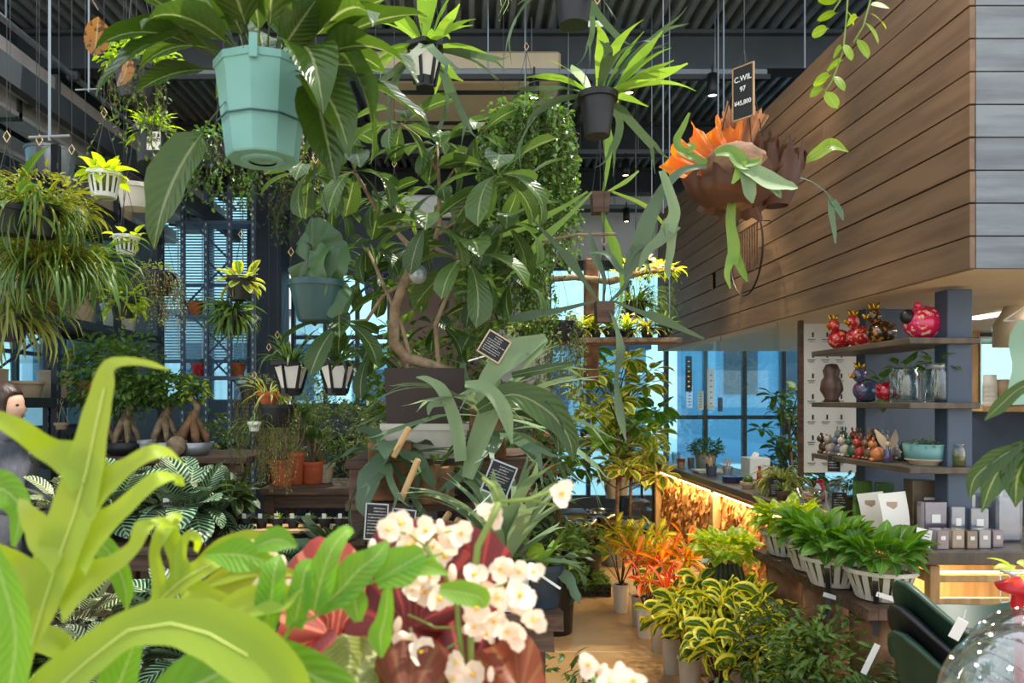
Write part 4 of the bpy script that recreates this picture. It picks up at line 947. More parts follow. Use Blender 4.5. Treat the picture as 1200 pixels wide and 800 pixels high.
# centre-right staghorn in black pot
o = P(700, 160, 2.5); t = thing('hanging_planter', 'staghorn fern in a plain black pot hanging centre top', 'fern', o)
pot(t, .058, .042, .14, M['blackpl']); rosette(t, G['stagb'], 6, (0, 0, .13), (1.2, .3), (.8, 1.15), .02, 'frond'); rosette(t, G['stagd'], 5, (0, 0, .13), (1.0, .1), (.7, .95), .02, 'frond'); 
rosette(t, G['stagb'], 3, (.03, 0, .13), (.9, .4), (1.1, 1.25), .02, 'frond', azr=(-.5, .5)); hanger3(t, .058, .14, .3, top=1.4); MB().box((-.01, -.03, .36), (.05, .002, .02)).build('plant_label', M['paper'], t)
o = P(672, 30, 2.3); t = thing('hanging_planter', 'black pot cut by the top edge, left of the centre staghorn', 'fern', o)
pot(t, .06, .045, .13, M['blackpl']); rosette(t, G['stagd'], 6, (0, 0, .12), (.8, -.4), (.45, .65), .02, 'frond'); hanger3(t, .06, .13, .3, top=1.4)
o = P(588, -20, 2.6); t = thing('hanging_planter', 'thin trailing sprig hanging from the top edge', 'potted plant', o)
pot(t, .05, .04, .1, M['blackpl']); trail(t, L['mid'], 5, (0, -.05, .05), .03, (.12, .22), .014, .005, stem=M['stem']); hanger3(t, .05, .1, .3, top=1.2)

# orchid-cactus chains
def cactus_chain(px, py, Y, lab, drops, mk='stagb'):
    o = P(px, py, Y); t = thing('hanging_planter', lab, 'cactus', o, 'orchid cacti on wires'); sqpot(t, .08, .07, .09, M['oldwood'])
    for dx, dz, n in drops:
        pts = [Vector((dx*.1, -.03, .09))]
        for k in range(n): pts.append(pts[-1]+Vector((dx*.25+RN.uniform(-.03, .03), RN.uniform(-.02, .02), dz+RN.uniform(-.03, .02))))
        mb = MB(); mb.ribbon(pts, [.01]+[.045 if k % 2 else .02 for k in range(len(pts)-2)]+[.008], (RN.uniform(-.4, .4), -1, 0), sub=4, cup=.05); mb.build('flat_stem', L[mk], t, True)
    hanger3(t, .04, .09, .25, top=2.4-0, rad=.0015); return t
cactus_chain(703, 250, 3.4, 'upper orchid cactus in a square dark pot with upright flat stems', [(.1, .11, 4), (.3, .07, 2), (-.4, -.1, 4), (.1, -.12, 4), (-.6, -.05, 4), (.5, -.08, 2)])
cactus_chain(708, 378, 3.3, 'lower orchid cactus with long dark stems hanging straight down', [(.05, -.12, 5), (-.3, .08, 4), (.2, .09, 4), (-.1, .12, 3), (-.5, -.03, 3), (.4, -.05, 4)], 'dk' if False else 'stagd')
t = MB().tube([P(635, 283, 3.3), P(675, 275, 3.3), P(722, 274, 3.3)], .007, 5).build('driftwood_stick', M['trunk']); tag(t, 'thin pale stick between the hanging cacti and the leafy curtain', 'stick')

# big antler fern mount on the right with its sign and wire hoop behind
o = P(872, 245, 2.6); t = thing('mounted_staghorn', 'huge hanging staghorn fern with ruffled orange and brown shield fronds', 'fern', o)
mb = MB(); mb.ball((-.03, 0, .11), (.125, .11, .12), 20, 14); rough(mb, RN, .006); mb.build('moss_ball', M['bark'], t, True)
def shield(c, r, h, m, a0, a1, n=28, flare=.35, ruf=.02, nm='shield_frond', seed=0, lean=(0, 0)):
    mb = MB(); vs, uv, fs = [], [], []; K = 7
    for i in range(n+1):
        a = a0+(a1-a0)*i/n
        for k in range(K+1):
            f = k/K; hh = h*(1+.22*math.sin(i*1.3+seed)*f*f+.1*math.sin(i*3.1)*f); rr = r*(.55+.45*math.sin(min(1, f*1.6)*PI/2))+flare*r*f**3+ruf*f*f*math.sin(i*1.9+seed)
            vs.append((c[0]+rr*math.cos(a)+lean[0]*f*f, c[1]+rr*math.sin(a)+lean[1]*f*f, c[2]-.02+hh*f)); uv.append((i/n, f))
    for i in range(n):
        for k in range(K): q = i*(K+1)+k; fs.append((q, q+K+1, q+K+2, q+1))
    mb.add(vs, fs, uv); return mb.build(nm, m, t, True)
shield((-.05, -.01, .02), .14, .10, L['brown'], 3.0, 6.2, flare=.1, seed=2)
shield((.11, 0, .03), .075, .17, L['brown'], 0, 6.28, flare=.25, ruf=.006, seed=4, n=48)
def gf(ribs, m, Y=2.5, **kw): return frond(t, 'antler_frond', ribs, Y, L[m], o, **kw)
gf([([(828,195),(800,200),(775,225),(757,265),(750,290)], [6,9,12,20,22]), ([(752,285),(742,310),(728,318),(712,298),(690,296,.1)], [20,12,8,8,3]), ([(750,285),(738,300),(733,325)], [14,8,2]), ([(752,290),(756,305,.02),(762,318)], [12,7,2])], 'stagd', 2.45)
gf([([(775,200),(784,225),(790,250),(782,270)], [8,12,14,18]), ([(788,262),(775,280),(758,295),(748,318)], [22,14,10,2]), ([(786,262),(786,290),(782,315),(783,326)], [16,10,8,2])], 'stag', 2.4)
gf([([(828,192),(800,178),(793,165),(800,150),(808,132)], [10,12,9,7,3]), ([(805,178),(812,172),(806,168)], [8,7,3])], 'stagb', 2.5)
gf([([(838,180),(855,178),(868,190),(880,195)], [8,18,22,10]), ([(868,188),(864,205),(858,215)], [14,9,3]), ([(872,192),(885,190),(892,186)], [12,9,3])], 'stagb', 2.42)
gf([([(860,192),(880,200),(900,212),(925,218),(935,220)], [10,22,26,12,2]), ([(875,200),(878,225),(882,238)], [20,16,3]), ([(895,212),(910,225),(915,232)], [16,10,2])], 'stag', 2.42)
gf([([(940,192),(958,180),(975,170),(994,178)], [3,14,17,2]), ([(972,170),(975,162)], [6,2])], 'bright', 2.6)
gf([([(928,205),(950,212),(968,225),(975,236)], [3,2,2,5]), ([(975,235),(974,250),(977,268),(979,285)], [10,8,6,2]), ([(976,235),(984,248),(988,258)], [8,8,2])], 'stagd', 2.6)
gf([([(858,235),(856,260),(860,290),(858,310)], [10,11,14,12]), ([(858,300),(852,320),(856,338)], [12,7,2]), ([(862,300),(870,318),(876,330)], [12,8,2])], 'stagb', 2.55, up=(-.3, -1, 0))
def fan(c, r, a0, a1, m, tilt=(0, -1, .3), ruf=.02, freq=9, nm='shield_frond', nx=64, K=8, dish=.3, seed=0):
    up = Vector(tilt).normalized(); a = Vector((1, 0, 0)); a = (a-up*a.dot(up)).normalized(); b = up.cross(a).normalized(); b = b if b.z > 0 else -b
    mb = MB(); vs, uv, fs = [], [], []
    for i in range(nx+1):
        th = a0+(a1-a0)*i/nx
        for k in range(K+1):
            f = k/K; R_ = r*f*(1+.10*math.sin(freq*1.7*th+seed)*f+.05*math.sin(freq*4.1*th)*f); h = dish*r*f*f+ruf*f*f*math.sin(freq*2*th+seed)+ruf*.5*f**3*math.sin(freq*5*th)
            vs.append(Vector(c)+(a*math.cos(th)+b*math.sin(th))*R_+up*h); uv.append((i/nx, f))
    for i in range(nx):
        for k in range(K): q = i*(K+1)+k; fs.append((q, q+K+1, q+K+2, q+1))
    mb.add(vs, fs, uv); return mb.build(nm, m, t, True)
fan((-.03, -.02, .1), .235, 1.35, 3.2, L['orange'], (-.1, -1, .5), .02, 9, seed=1, dish=.12); fan((-.02, .05, .14), .24, 1.0, 1.7, L['tan'], (.1, -1, .4), .025, 10, seed=2); fan((.0, .07, .14), .21, 1.1, 1.9, L['tan'], (-.2, -1, .2), .02, 12, seed=5)
fan((.08, .02, .03), .2, .8, 2.0, L['brown'], (.1, -1, .1), .018, 12, seed=3); fan((.08, .05, .04), .21, .75, 1.7, L['brown'], (.3, -1, .2), .02, 11, seed=4); fan((-.03, -.04, .1), .14, 2.6, 6.6, L['brown'], (-.1, -1, .1), .008, 5, seed=7, dish=-.5)
hanger3(t, .1, .2, .35, 'black', top=1.9, rad=.002, hook=False)
chalkboard(P(871, 108, 2.5), .075, .175, 'tilted chalk price sign with tan border above the big staghorn', 0, (0, 0, -.9), 'kraft', text=[('C.WIL', 0, .045, .026), ('97', 0, .01, .024), ('¥45,800', 0, -.035, .021)])
t = thing('wire_hoop', 'black oval-looking wire hoop with upright bars fixed to the plank wall', 'wall decoration', (1.93, 5.24, 2.54))
mb = MB(); mb.tube([(0, .3*math.cos(a*PI/24), .3*math.sin(a*PI/24)) for a in range(49)], .007, 6, cap=False); mb.build('hoop', M['black'], t, True)
for i in range(9):
    y = -.2+i*.045; z0 = -.12-.05*math.sin(i*2.2); MB().box((0, y, (z0+.16)/2), (.008, .012, .16-z0)).build('bar', M['oldwood'], t)
MB().tube([(0, -.25, .16), (0, .25, .16)], .005, 5).build('crossbar', M['black'], t)
for y in (-.25, .25): MB().tube([(0, y, .16), (.085, y, .16)], .004, 5).build('wall_bracket', M['black'], t)

# hoya vine, right top
o = P(990, -40, 1.9); t = thing('hanging_planter', 'pale-leaved hoya vine trailing from the top edge at right', 'potted plant', o); pot(t, .06, .05, .1, M['blackpl']); hanger3(t, .06, .1, .3, top=.9)
for pts in ([(995,-30),(992,20),(988,60),(975,95),(966,108)], [(1010,-30),(1020,0),(1012,30),(1000,50)], [(985,-30),(985,0),(975,15)]):
    q = [P(a, b, 1.86)-o for a, b in pts]; MB().tube([(0, 0, .09)]+q, .0022, 5).build('vine', M['stem'], t, True)
for px, py, az, pt, ro in ((982,15,3.0,-.2,.4),(972,33,3.2,-.3,.9),(988,55,3.6,-.6,.9),(988,50,-.3,-1.1,1.0),(988,70,3.3,-.5,.5),(975,88,3.3,-.4,.7),(976,88,-.4,-.9,1.0),(966,104,3.3,-.3,.9),(966,106,-.6,-1.0,1.1),(1018,6,.1,.1,.9),(1012,25,-.2,-.8,.7),(1006,20,3.5,-.4,.8),(1003,44,-.5,-1.0,.8),(990,10,.4,-.5,.9),(985,0,2.8,.3,.8),(1018,15,.2,-.3,.8)):
    put(t, G['hoya'][RN.randrange(3)], 'leaf', P(px, py, 1.86)-o, az, pt, ro, RN.uniform(.45, .62))
o = P(1235, 640, 1.25); t = thing('large_leaf_plant', 'drooping broad green leaves entering from the right edge', 'potted plant', (1.0, 1.25, .0))
o = Vector((1.0, 1.25, 0)); pot(t, .12, .09, .9, M['offwhite']); MB().tube([(0, 0, .88), (.0, 0, 1.3), (-.02, 0, 1.52)], .01, 7).build('stem', M['stemd'], t, True)
for pts, ws in (([(1230,440),(1195,455),(1172,475),(1154,492)], [8,14,16,2]), ([(1225,505),(1195,522),(1165,540),(1142,560),(1136,585)], [4,10,24,20,2]), ([(1230,510),(1205,535),(1192,560),(1190,594)], [6,40,44,2]), ([(1225,505),(1190,530),(1165,560),(1150,600)], [4,18,30,2]), ([(1235,500),(1215,520),(1212,560),(1222,590)], [6,30,34,2])):
    frond(t, 'leaf', [(pts, ws)], 1.28, L['gloss'], o)
# ---------------------------------------------------------------- centre: the big tree in its square pot
o = P(500, 530, 3.05)+Vector((0, 0, .0)); o.z = 1.278
t = thing('umbrella_tree', 'big multi-stemmed umbrella-leaf tree in a dark square pot on a white tray', 'tree', o)
sqpot(t, .31, .29, .24, M['soil'] if False else mat('dark_brown_planter', (52,38,32), (42,30,26), .6), z0=.11)
mb = MB(); sqp = [(.15, 0), (.165, .11), (.172, .11), (.172, .135), (.158, .135), (.158, .02)]; vs = []
for r, z in sqp: vs += [(-r, -r*.9, z), (r, -r*.9, z), (r, r*.9, z), (-r, r*.9, z)]
mb.add(vs, [(3, 2, 1, 0)]+[(k*4+i, k*4+(i+1) % 4, k*4+4+(i+1) % 4, k*4+4+i) for k in range(5) for i in range(4)]+[(20, 21, 22, 23)]).build('tray', M['offwhite'], t)
Y0 = 2.95
def tp(*a): return P(a[0], a[1], a[2] if len(a) > 2 else Y0)-o
for pts, rs in (([(520,450,3.05),(528,436),(502,427),(476,419),(462,401),(463,362),(473,333),(489,303)], [.03,.026,.024,.024,.023,.022,.02,.018]), ([(489,303),(476,284),(455,262),(440,242),(417,203,2.85)], [.014,.011,.009,.008,.006]),
    ([(489,303),(508,290),(515,262),(515,225),(512,170)], [.014,.012,.01,.008,.005]), ([(514,275),(540,255),(583,207,2.75)], [.009,.007,.004]), ([(508,290),(530,300),(546,305,2.8)], [.009,.006,.004]), ([(473,333),(450,345),(430,375),(400,378,2.85)], [.01,.008,.007,.005]),
    ([(485,490,3.05),(482,470),(476,440),(480,415),(470,380),(430,290)], [.012,.012,.011,.01,.008,.005]), ([(487,490,3.05),(500,460),(515,440),(510,380),(530,330),(545,250)], [.012,.012,.01,.009,.007,.005]), ([(512,200),(490,160),(470,145)], [.006,.005,.004]), ([(515,225),(545,180),(560,160)], [.006,.005,.003]), ([(417,203),(405,170),(400,150)], [.005,.004,.003]), ([(417,203),(385,200),(362,205)], [.005,.004,.003])):
    mb = MB(); mb.tube([tp(*p) for p in pts], rs, 8); rough(mb, RN, .0015); mb.build('trunk' if rs[0] > .012 else 'branch', M['trunk'], t, True)
for px, py, Y, n, s_, k in ((417,200,2.85,9,.95,'umb'),(362,203,2.85,8,.95,'umb'),(400,150,2.9,7,.8,'umb'),(470,145,2.8,9,.85,'umb'),(512,170,2.9,9,.85,'umb'),(515,225,3.0,6,.8,'umb'),(583,205,2.7,10,1.05,'umb'),(560,158,2.9,8,.8,'umb'),(546,303,2.75,11,1.1,'umb'),(430,290,3.1,8,.8,'umbd'),(400,377,2.8,8,1.0,'umbd'),(480,290,3.15,8,.8,'umbd'),(545,245,3.1,8,.8,'umbd'),(445,235,3.1,8,.8,'umbd'),(500,330,3.2,8,.8,'umbd'),(560,340,3.1,8,.85,'umbd'),(450,330,3.2,7,.8,'umbd'),(510,380,3.1,7,.8,'umbd'),(610,215,3.0,7,.9,'umb'),(500,265,2.7,8,.95,'umb'),(590,260,2.9,9,1.0,'umb'),(600,330,3.1,8,.9,'umbd'),(435,415,3.1,8,.9,'umbd'),(550,400,3.15,8,.9,'umbd'),(420,330,3.2,8,.9,'umbd'),(390,240,3.1,7,.8,'umbd')):
    rosette(t, G[k], n, tp(px, py, Y), (.75, -.65), (s_*.95, s_*1.25), .008, roll=.5)
c_ = P(490, 321, 2.75)-o; d_ = MB().lathe([(.002, -.001), (.036, -.001), (.036, .001), (.002, .001)], 24, M=Matrix.Translation(c_) @ Matrix.Rotation(.5, 4, 'Z') @ Matrix.Rotation(PI/2+.1, 4, 'X')); d_.build('hanging_disc', M['silver'], t, True)
MB().tube([c_+Vector((0, 0, .035)), c_+Vector((0, .02, .09))], .0008, 4).build('disc_string', M['black'], t)
chalkboard(P(579, 406, 2.6), .085, .085, 'chalk sign tilted like a diamond beside the big tree', 8, (-.1, .55, 0), 'beige', (.11-.16, 0, -.09))
chalkboard(P(585, 561, 2.45), .085, .105, 'chalk sign on a white stick among the grey-green fronds', 9, (-.05, .38, 0), 'silver', (-.04, 0, -.13))
chalkboard(P(441, 611, 2.35), .068, .11, 'left one of two upright chalk signs on the slab table', 9, (-.05, .06, 0), 'silver', (0, 0, -.12))
chalkboard(P(472, 617, 2.3), .07, .105, 'right one of two upright chalk signs on the slab table', 9, (-.05, .1, 0), 'silver', (0, 0, -.12))

def mount(px, py, Y, name, lab, boards, fronds, zs=None, cat='fern'):
    o = P(px, py, Y); o.z = zs if zs is not None else o.z; t = thing(name, lab, cat, o)
    for (w_, d, h, c) in boards: MB().box(c, (w_, d, h), .006).build('bark_board', M['bark'], t)
    for (ms, n, c, pt, s_, kw) in fronds: rosette(t, G[ms], n, c, pt, s_, .02, 'frond', **kw)
    return t
t = mount(572, 530, 2.85, 'staghorn_fern', 'large grey-green staghorn spreading right of the square pot', [(.14, .08, .2, (0, .05, .1))], [('stag', 14, (0, 0, .16), (1.2, .0), (.8, 1.2), {}), ('stagd', 8, (.02, 0, .1), (.4, -.5), (.7, 1.1), {})], 1.278)
o = t.location
for ribs, m, Y in (([([(560,470),(575,440),(600,415),(640,395)], [10,22,34,10]), ([(600,420),(622,408),(640,398)], [24,26,8])], 'stag', 2.6), ([([(560,480),(600,462),(640,480),(665,510),(672,540)], [12,30,40,24,3]), ([(630,480),(650,500),(655,530)], [30,20,3])], 'gloss', 2.55), ([([(600,440),(640,432),(672,426)], [8,12,4])], 'gloss', 2.6),
    ([([(540,540),(535,500),(520,460),(502,445),(488,442)], [14,16,14,8,2]), ([(520,470),(505,475),(502,486)], [14,8,2])], 'stag', 2.6), ([([(548,560),(560,520),(575,480),(590,455)], [14,24,26,6])], 'stag', 2.62), ([([(545,450),(570,455),(590,480),(600,520)], [8,16,18,3])], 'stag', 2.5)):
    frond(t, 'frond', ribs, Y, L[m], o)
t = mount(455, 600, 2.75, 'staghorn_fern', 'broad-leaved fern mounted on a bark block left of the stand', [(.16, .09, .22, (0, .08, .12))], [('bird', 9, (0, 0, .2), (1.0, -.6), (.6, .9), {}), ('stagd', 6, (0, 0, .16), (.5, -.7), (.6, .8), {})], 1.12)
t = mount(508, 600, 2.75, 'staghorn_fern', 'young fern on a square bark box in the middle of the stand', [(.15, .1, .14, (0, .06, .07))], [('gloss2', 10, (0, 0, .13), (1.0, -.3), (.6, .8), {})], 1.12)
t = mount(395, 640, 2.9, 'birds_nest_fern', 'dark grey-green fern with long tongue leaves left of the chalk signs', [], [('bird', 14, (0, 0, .1), (1.0, -.3), (.7, 1.05), {}), ('stagd', 8, (0, 0, .1), (.8, -.2), (.8, 1.0), {})], .8); pot(t, .07, .055, .11, M['dblue'])
for px, py, ln, a in ((470, 518, .12, .5), (480, 562, .16, .4), (519, 612, .09, .6), (532, 618, .08, .5)):
    tt = MB().box((0, 0, 0), (.022, .012, ln), .009).build('wooden_spoon', M['pine']); tt.location = P(px, py, 2.55); tt.rotation_euler = (.1, a, 0); tag(tt, {470: 'pale rounded wood slip just under the white tray', 480: 'long pale wood slip leaning in the staghorn bark', 519: 'striped round-topped wood slip above the cream flowers', 532: 'dark short wood slip right of the striped one'}[px], 'wood slip')
# pots on the slab table
o = P(645, 722, 2.52); o.z = .816; o.x -= .03; t = thing('potted_fern', 'small green plants in the dark slate pot at the slab table corner', 'fern', o)
pot(t, .072, .058, .145, M['dblue'], rim=.006); blade((0, -.02, .18), .05, L['lime'], ang=1.2, tilt=(.1, -.6, 1), seed=3).build('frond', L['lime'], t, True)
rosette(t, G['stagb'], 8, (0, 0, .14), (1.2, .0), (.5, .7), .02, 'frond'); rosette(t, G['bird'], 4, (.02, 0, .15), (.2, -.5), (.5, .6), .02, 'frond', azr=(-.9, .5))
MB().box((0, 0, 0), (.08, .002, .008)).build('plant_label', M['white'], t, loc=(.02, -.09, .1)).rotation_euler.y = .6
o = P(592, 700, 2.5); o.z = .816; t = thing('staghorn_fern', 'tall grey-green staghorn with brown shield in a white pot on the slab table', 'fern', o)
pot(t, .085, .065, .12, M['white'], rim=.006); 
shieldm = L['brown']; blade((0, -.03, .13), .075, shieldm, ang=1.5, tilt=(0, -.7, 1), ruf=.02, seed=9).build('shield_frond', shieldm, t, True); blade((.02, .03, .13), .07, shieldm, ang=-1.5, tilt=(0, -.2, 1), ruf=.02, seed=4).build('shield_frond', shieldm, t, True)
rosette(t, G['stagw'], 13, (0, 0, .14), (1.45, .95), (.6, .95), .02, 'frond'); rosette(t, G['stagw'], 2, (0, 0, .14), (.7, .4), (.5, .6), .02, 'frond', azr=(-.4, .6))
o = P(520, 760, 2.6); o.z = .816; t = thing('staghorn_fern', 'low dark antler fern behind the cream flowers on the slab table', 'fern', o); pot(t, .06, .05, .1, M['dblue']); rosette(t, G['stagd'], 12, (0, 0, .1), (1.3, .1), (.5, .8), .02, 'frond')
o = Vector((-.5, 2.9, .816)); t = thing('potted_fern', 'dark glossy plant at the left end of the slab table', 'fern', o); pot(t, .07, .055, .11, M['dblue']); rosette(t, G['dkoval'], 30, (0, 0, .1), (1.3, -.2), (.8, 1.2), .02)
for i, (x, y, lab) in enumerate(((.05, 2.42, 'dark leafy shrub below the slab table corner'), (.3, 2.75, 'dark leafy shrub on the floor right of the slab table'), (-.25, 2.3, 'dark shrub in front of the slab table legs'))):
    t = thing('potted_shrub', lab, 'shrub', (x, y, 0)); pot(t, .12, .1, .22, M['dblue']); rosette(t, G['dkoval'], 70, (0, 0, .3), (1.2, -.4), (.7, 1.1), .14); blob(t, L['dk'], 260, (0, 0, .38), (.24, .22, .2), .07, .022, 'lance', name='inner_foliage')

L['cabb'] = leafmat('cabbage_like_frond', (44,78,44), (70,100,54), rough=.35, vein=False, trans=.2)
# hanging dark-teal pot with cabbage-like shield leaves
o = P(370, 376, 2.55); t = thing('hanging_planter', 'dark teal hanging pot with cabbage-like upright shield leaves', 'fern', o)
pot(t, .088, .06, .135, M['dteal'], rim=.006); MB().lathe([(.0, 0.0), (.05, -.004), (.052, .004)], 20).build('foot', M['dteal'], t, True)
for x, z, r_, a, tl, sd in ((-.03, .2, .085, 1.4, (-.2, -1, .1), 1), (.03, .21, .075, 1.7, (.3, -1, .0), 2), (0, .25, .07, 1.6, (0, -1, -.3), 3), (.05, .13, .07, .2, (.4, -.8, .5), 4), (-.02, .17, .08, 1.2, (-.8, -.6, .2), 5)):
    blade((x, -.02, z), r_*1.25, None, ang=-1.57+(a-1.57), tilt=tl, ruf=.01, seed=sd, wd=.8).build('shield_frond', L['cabb'], t, True)
hanger3(t, .09, .135, .4, top=2.1)
for px, Y, lab, top in ((341, 3.5, 'left one of two lantern-style planters with spiky grass', 1), (395, 3.45, 'right one of two lantern-style planters with spiky grass', 1)):
    o = P(px, 461, Y); t = thing('hanging_planter', lab, 'potted plant', o, 'lantern-style planters'); lantern_planter(t, .165, .09, .14); rosette(t, G['strap'], 34, (0, 0, .14), (1.5, .4), (.5, .9), .03); hanger3(t, .09, .14, .5, top=2.5)

# dense trailing curtains
def curtain(px, py, Y, rad, strands, ln, lab, mk='ivy', lf=(.026, .017), top=1.6, extra=None, r=.09):
    o = P(px, py, Y); t = thing('trailing_plant', lab, 'potted plant', o); pot(t, r, r*.8, .12, M['blackpl']); trail(t, L[mk], strands, (0, 0, .12), rad, ln, lf[0], lf[1], out=.05, stem=M['stemd'])
    blob(t, L[mk], 260, (0, 0, .13), (rad*1.1, rad*1.1, .06), lf[0], lf[1]); hanger3(t, r, .12, .35, top=top); return t
curtain(617, 165, 3.9, .22, 230, (.35, .85), 'dense green leafy curtain plant hanging right of the big tree', lf=(.032, .024))
curtain(590, 262, 4.3, .24, 190, (.4, .9), 'second leafy curtain hanging lower behind the big tree', lf=(.034, .024))
curtain(655, 400, 4.6, .12, 60, (.3, .6), 'greyish trailing plant below the bromeliad shelf', 'stag')
curtain(262, 200, 3.4, .14, 80, (.1, .32), 'small-leaved trailing plant with sunlit tips left of the dark column')
curtain(345, 190, 3.5, .1, 50, (.1, .3), 'small-leaved trailing plant directly right of the teal pot', 'olive')
curtain(350, 250, 3.7, .1, 50, (.1, .3), 'dark trailing plant above the dark teal pot', 'dk')
curtain(185, 345, 4.2, .1, 110, (.1, .35), 'mossy cone-shaped trailing plant hanging by the left rack', 'mossl', (.016, .008))
curtain(300, 475, 4.2, .09, 90, (.3, .6), 'long mossy curtain hanging beside the terracotta pots', 'mossl', (.02, .004), top=2)
curtain(325, 500, 4.0, .06, 60, (.25, .5), 'narrow mossy strand plant left of the terracotta pots', 'mossl', (.02, .004), top=2)

# left cluster of hanging pots
def hang(px, pyb, Y, lab, r, h, m, fn, kind='pot', top=1.6, cat='potted plant', hook=True):
    o = P(px, pyb, Y); t = thing('hanging_planter', lab, cat, o); 
    if kind == 'pot': pot(t, r, r*.8, h, M[m])
    else: slotted(t, r, r*.7, h, m)
    hanger3(t, r, h, .22, top=top if o.z+top < 4.35 else 4.35-o.z, hook=hook); fn(t, h, r); return t
roset = lambda k, n, pt, s_, **kw: (lambda t, h, r: rosette(t, G[k], n, (0, 0, h*.85), pt, s_, r*.5, **kw))
fount = lambda mk, n, ln, w_, pt=(0, 1.4), dr=1.5: (lambda t, h, r: fountain(t, L[mk], n, (0, 0, h*.85), ln, w_, 'strap', pt, dr, rad=r*.8))
hang(122, 232, 3.0, 'white slotted basket with bright lime leaves at upper left', .062, .1, 'white', roset('lime', 26, (1.3, -.2), (.8, 1.2)), 'slot')
hang(148, 299, 3.3, 'small white slotted basket with pinkish inside below the grey hanging pots', .05, .085, 'white', roset('lime', 14, (1.0, -.6), (.6, 1.0)), 'slot')
hang(84, 272, 3.0, 'white slotted basket hidden among arching foliage at left', .055, .09, 'white', fount('yolive', 90, .16, .014), 'slot')
def rhip(t, h, r): fountain(t, L['yolive'], 150, (0, 0, h), .2, .008, 'strap', (-.2, 1.5), 1.6, rad=r); fountain(t, L['mid'], 110, (0, 0, h), .3, .01, 'strap', (-.6, .9), 2.0, rad=r); blob(t, L['yolive'], 260, (0, 0, h+.05), (.16, .14, .09), .035, .012, 'lance', name='leaflets')
t = hang(46, 278, 2.7, 'dark hanging pot with a round label under arching yellow-green foliage', .065, .11, 'blackpl', rhip)
MB().lathe([(.001, 0), (.022, 0), (.022, -.002), (.001, -.002)], 18, M=Matrix.Translation((-.005, -.064, .055)) @ Matrix.Rotation(-PI/2, 4, 'X')).build('round_label', M['silver'], t)
hang(43, 337, 2.8, 'dark hanging pot, left of two side by side at left', .055, .09, 'dblue', rhip); hang(69, 335, 2.85, 'dark hanging pot, right of two side by side at left', .055, .09, 'dblue', rhip)
hang(8, 275, 2.6, 'dark hanging pot cut by the left edge', .06, .1, 'blackpl', roset('gloss2', 16, (1.2, -.3), (.7, 1.0)))
hang(12, 400, 2.8, 'straggly fern pot cut by the left edge, lower', .06, .1, 'blackpl', fount('olive', 140, .3, .014, dr=2.0))
hang(100, 335, 3.1, 'clear-striped basket with long drooping blades at left', .055, .09, 'white', fount('mid', 110, .3, .02, dr=1.9), 'slot')
hang(145, 372, 3.3, 'lime-edged climber pot at the end of the left cluster', .055, .09, 'blackpl', roset('pothos', 24, (1.0, -.9), (.7, 1.1)))
hang(282, 352, 4.2, 'upper black hanging pot with pale yellow leaves by the blue-grey rack', .07, .13, 'blackpl', roset('fig', 22, (1.2, -.8), (.7, 1.0)))
hang(272, 392, 4.3, 'lower black hanging pot with dark ferny leaves by the blue-grey rack', .065, .12, 'blackpl', lambda t, h, r: (fountain(t, L['mid'], 120, (0, 0, h), .24, .02, 'lance', (-.5, 1.2), 1.5), rosette(t, G['fig'], 10, (0, 0, h), (.4, -.9), (.6, .9), .04)))
hang(440, 345, 3.5, 'small dark blue hanging pot half hidden behind the tree trunk', .06, .11, 'navy', fount('dk', 70, .22, .02, dr=1.0))
hang(315, 475, 4.0, 'small orange hanging pot below the left lantern-style planter', .05, .07, 'terra', fount('yolive', 50, .2, .01))
hang(298, 505, 3.9, 'tiny white slotted pot with thin trailing roots near the rack', .03, .05, 'white', fount('mid', 20, .2, .008, dr=2), 'slot')
hang(745, 372, 5.6, 'dark square hanging pot with fine hanging foliage beside the blue window', .08, .12, 'blackpl', fount('mid', 160, .34, .012, dr=1.9)); hang(462, 262, 4.0, 'small pot with spiky rosette behind the tree branches', .05, .08, 'blackpl', fount('mid', 60, .2, .02))
for px, py, Y, r, h, m, lab in ((160, 245, 3.6, .085, .11, 'offwhite', 'pale round grey pot on the rack edge behind the hanging baskets'), (72, 200, 4.6, .2, .32, 'terrad', 'large dull red planter high on the left rack')):
    o = P(px, py, Y); o.z = 3.075 if m == 'terrad' else o.z; o = Vector((-3.3 if m == 'terrad' else o.x, 4.7 if m == 'terrad' else o.y, o.z)); t = thing('planter', lab, 'pot', o); pot(t, r, r*.8, h, M[m])
    if m != 'terrad': hanger3(t, r, h, .3, top=4.35-o.z)
# bromeliad shelf with driftwood by the blue window
t = thing('hanging_shelf', 'hanging driftwood shelf crowded with pale bromeliads near the blue window', 'shelf', P(700, 400, 5.2))
for i in range(3): rslab(1.1, .09, .03, 10, 2).build('shelf_board', M['trunk'], t, loc=(0, -.1+i*.1, 0))
for x in (-.5, .5): MB().tube([(x, 0, 0), (x, 0, 4.34-t.location.z)], .005, 5).build('hanger', M['rod'], t)
zs = t.location.z+.02
for i in range(9):
    x = t.location.x-.5+i*.12; q = thing('bromeliad', '%s pale bromeliad from the left on the hanging driftwood shelf' % ('first second third fourth fifth sixth seventh eighth ninth'.split()[i]), 'bromeliad', (x, 5.2+RN.uniform(-.06, .06), zs), 'bromeliads on the driftwood shelf')
    pot(q, .045, .035, .07, M['blackpl'], 16); fountain(q, L[('lime', 'yolive', 'mid')[i % 3]], 45, (0, 0, .06), .17, .022, 'strap', (.1, 1.4), 1.1)
    if i % 3 == 0: blob(q, L['petal'], 12, (0, 0, .16), .05, .03, .02, name='flowers')
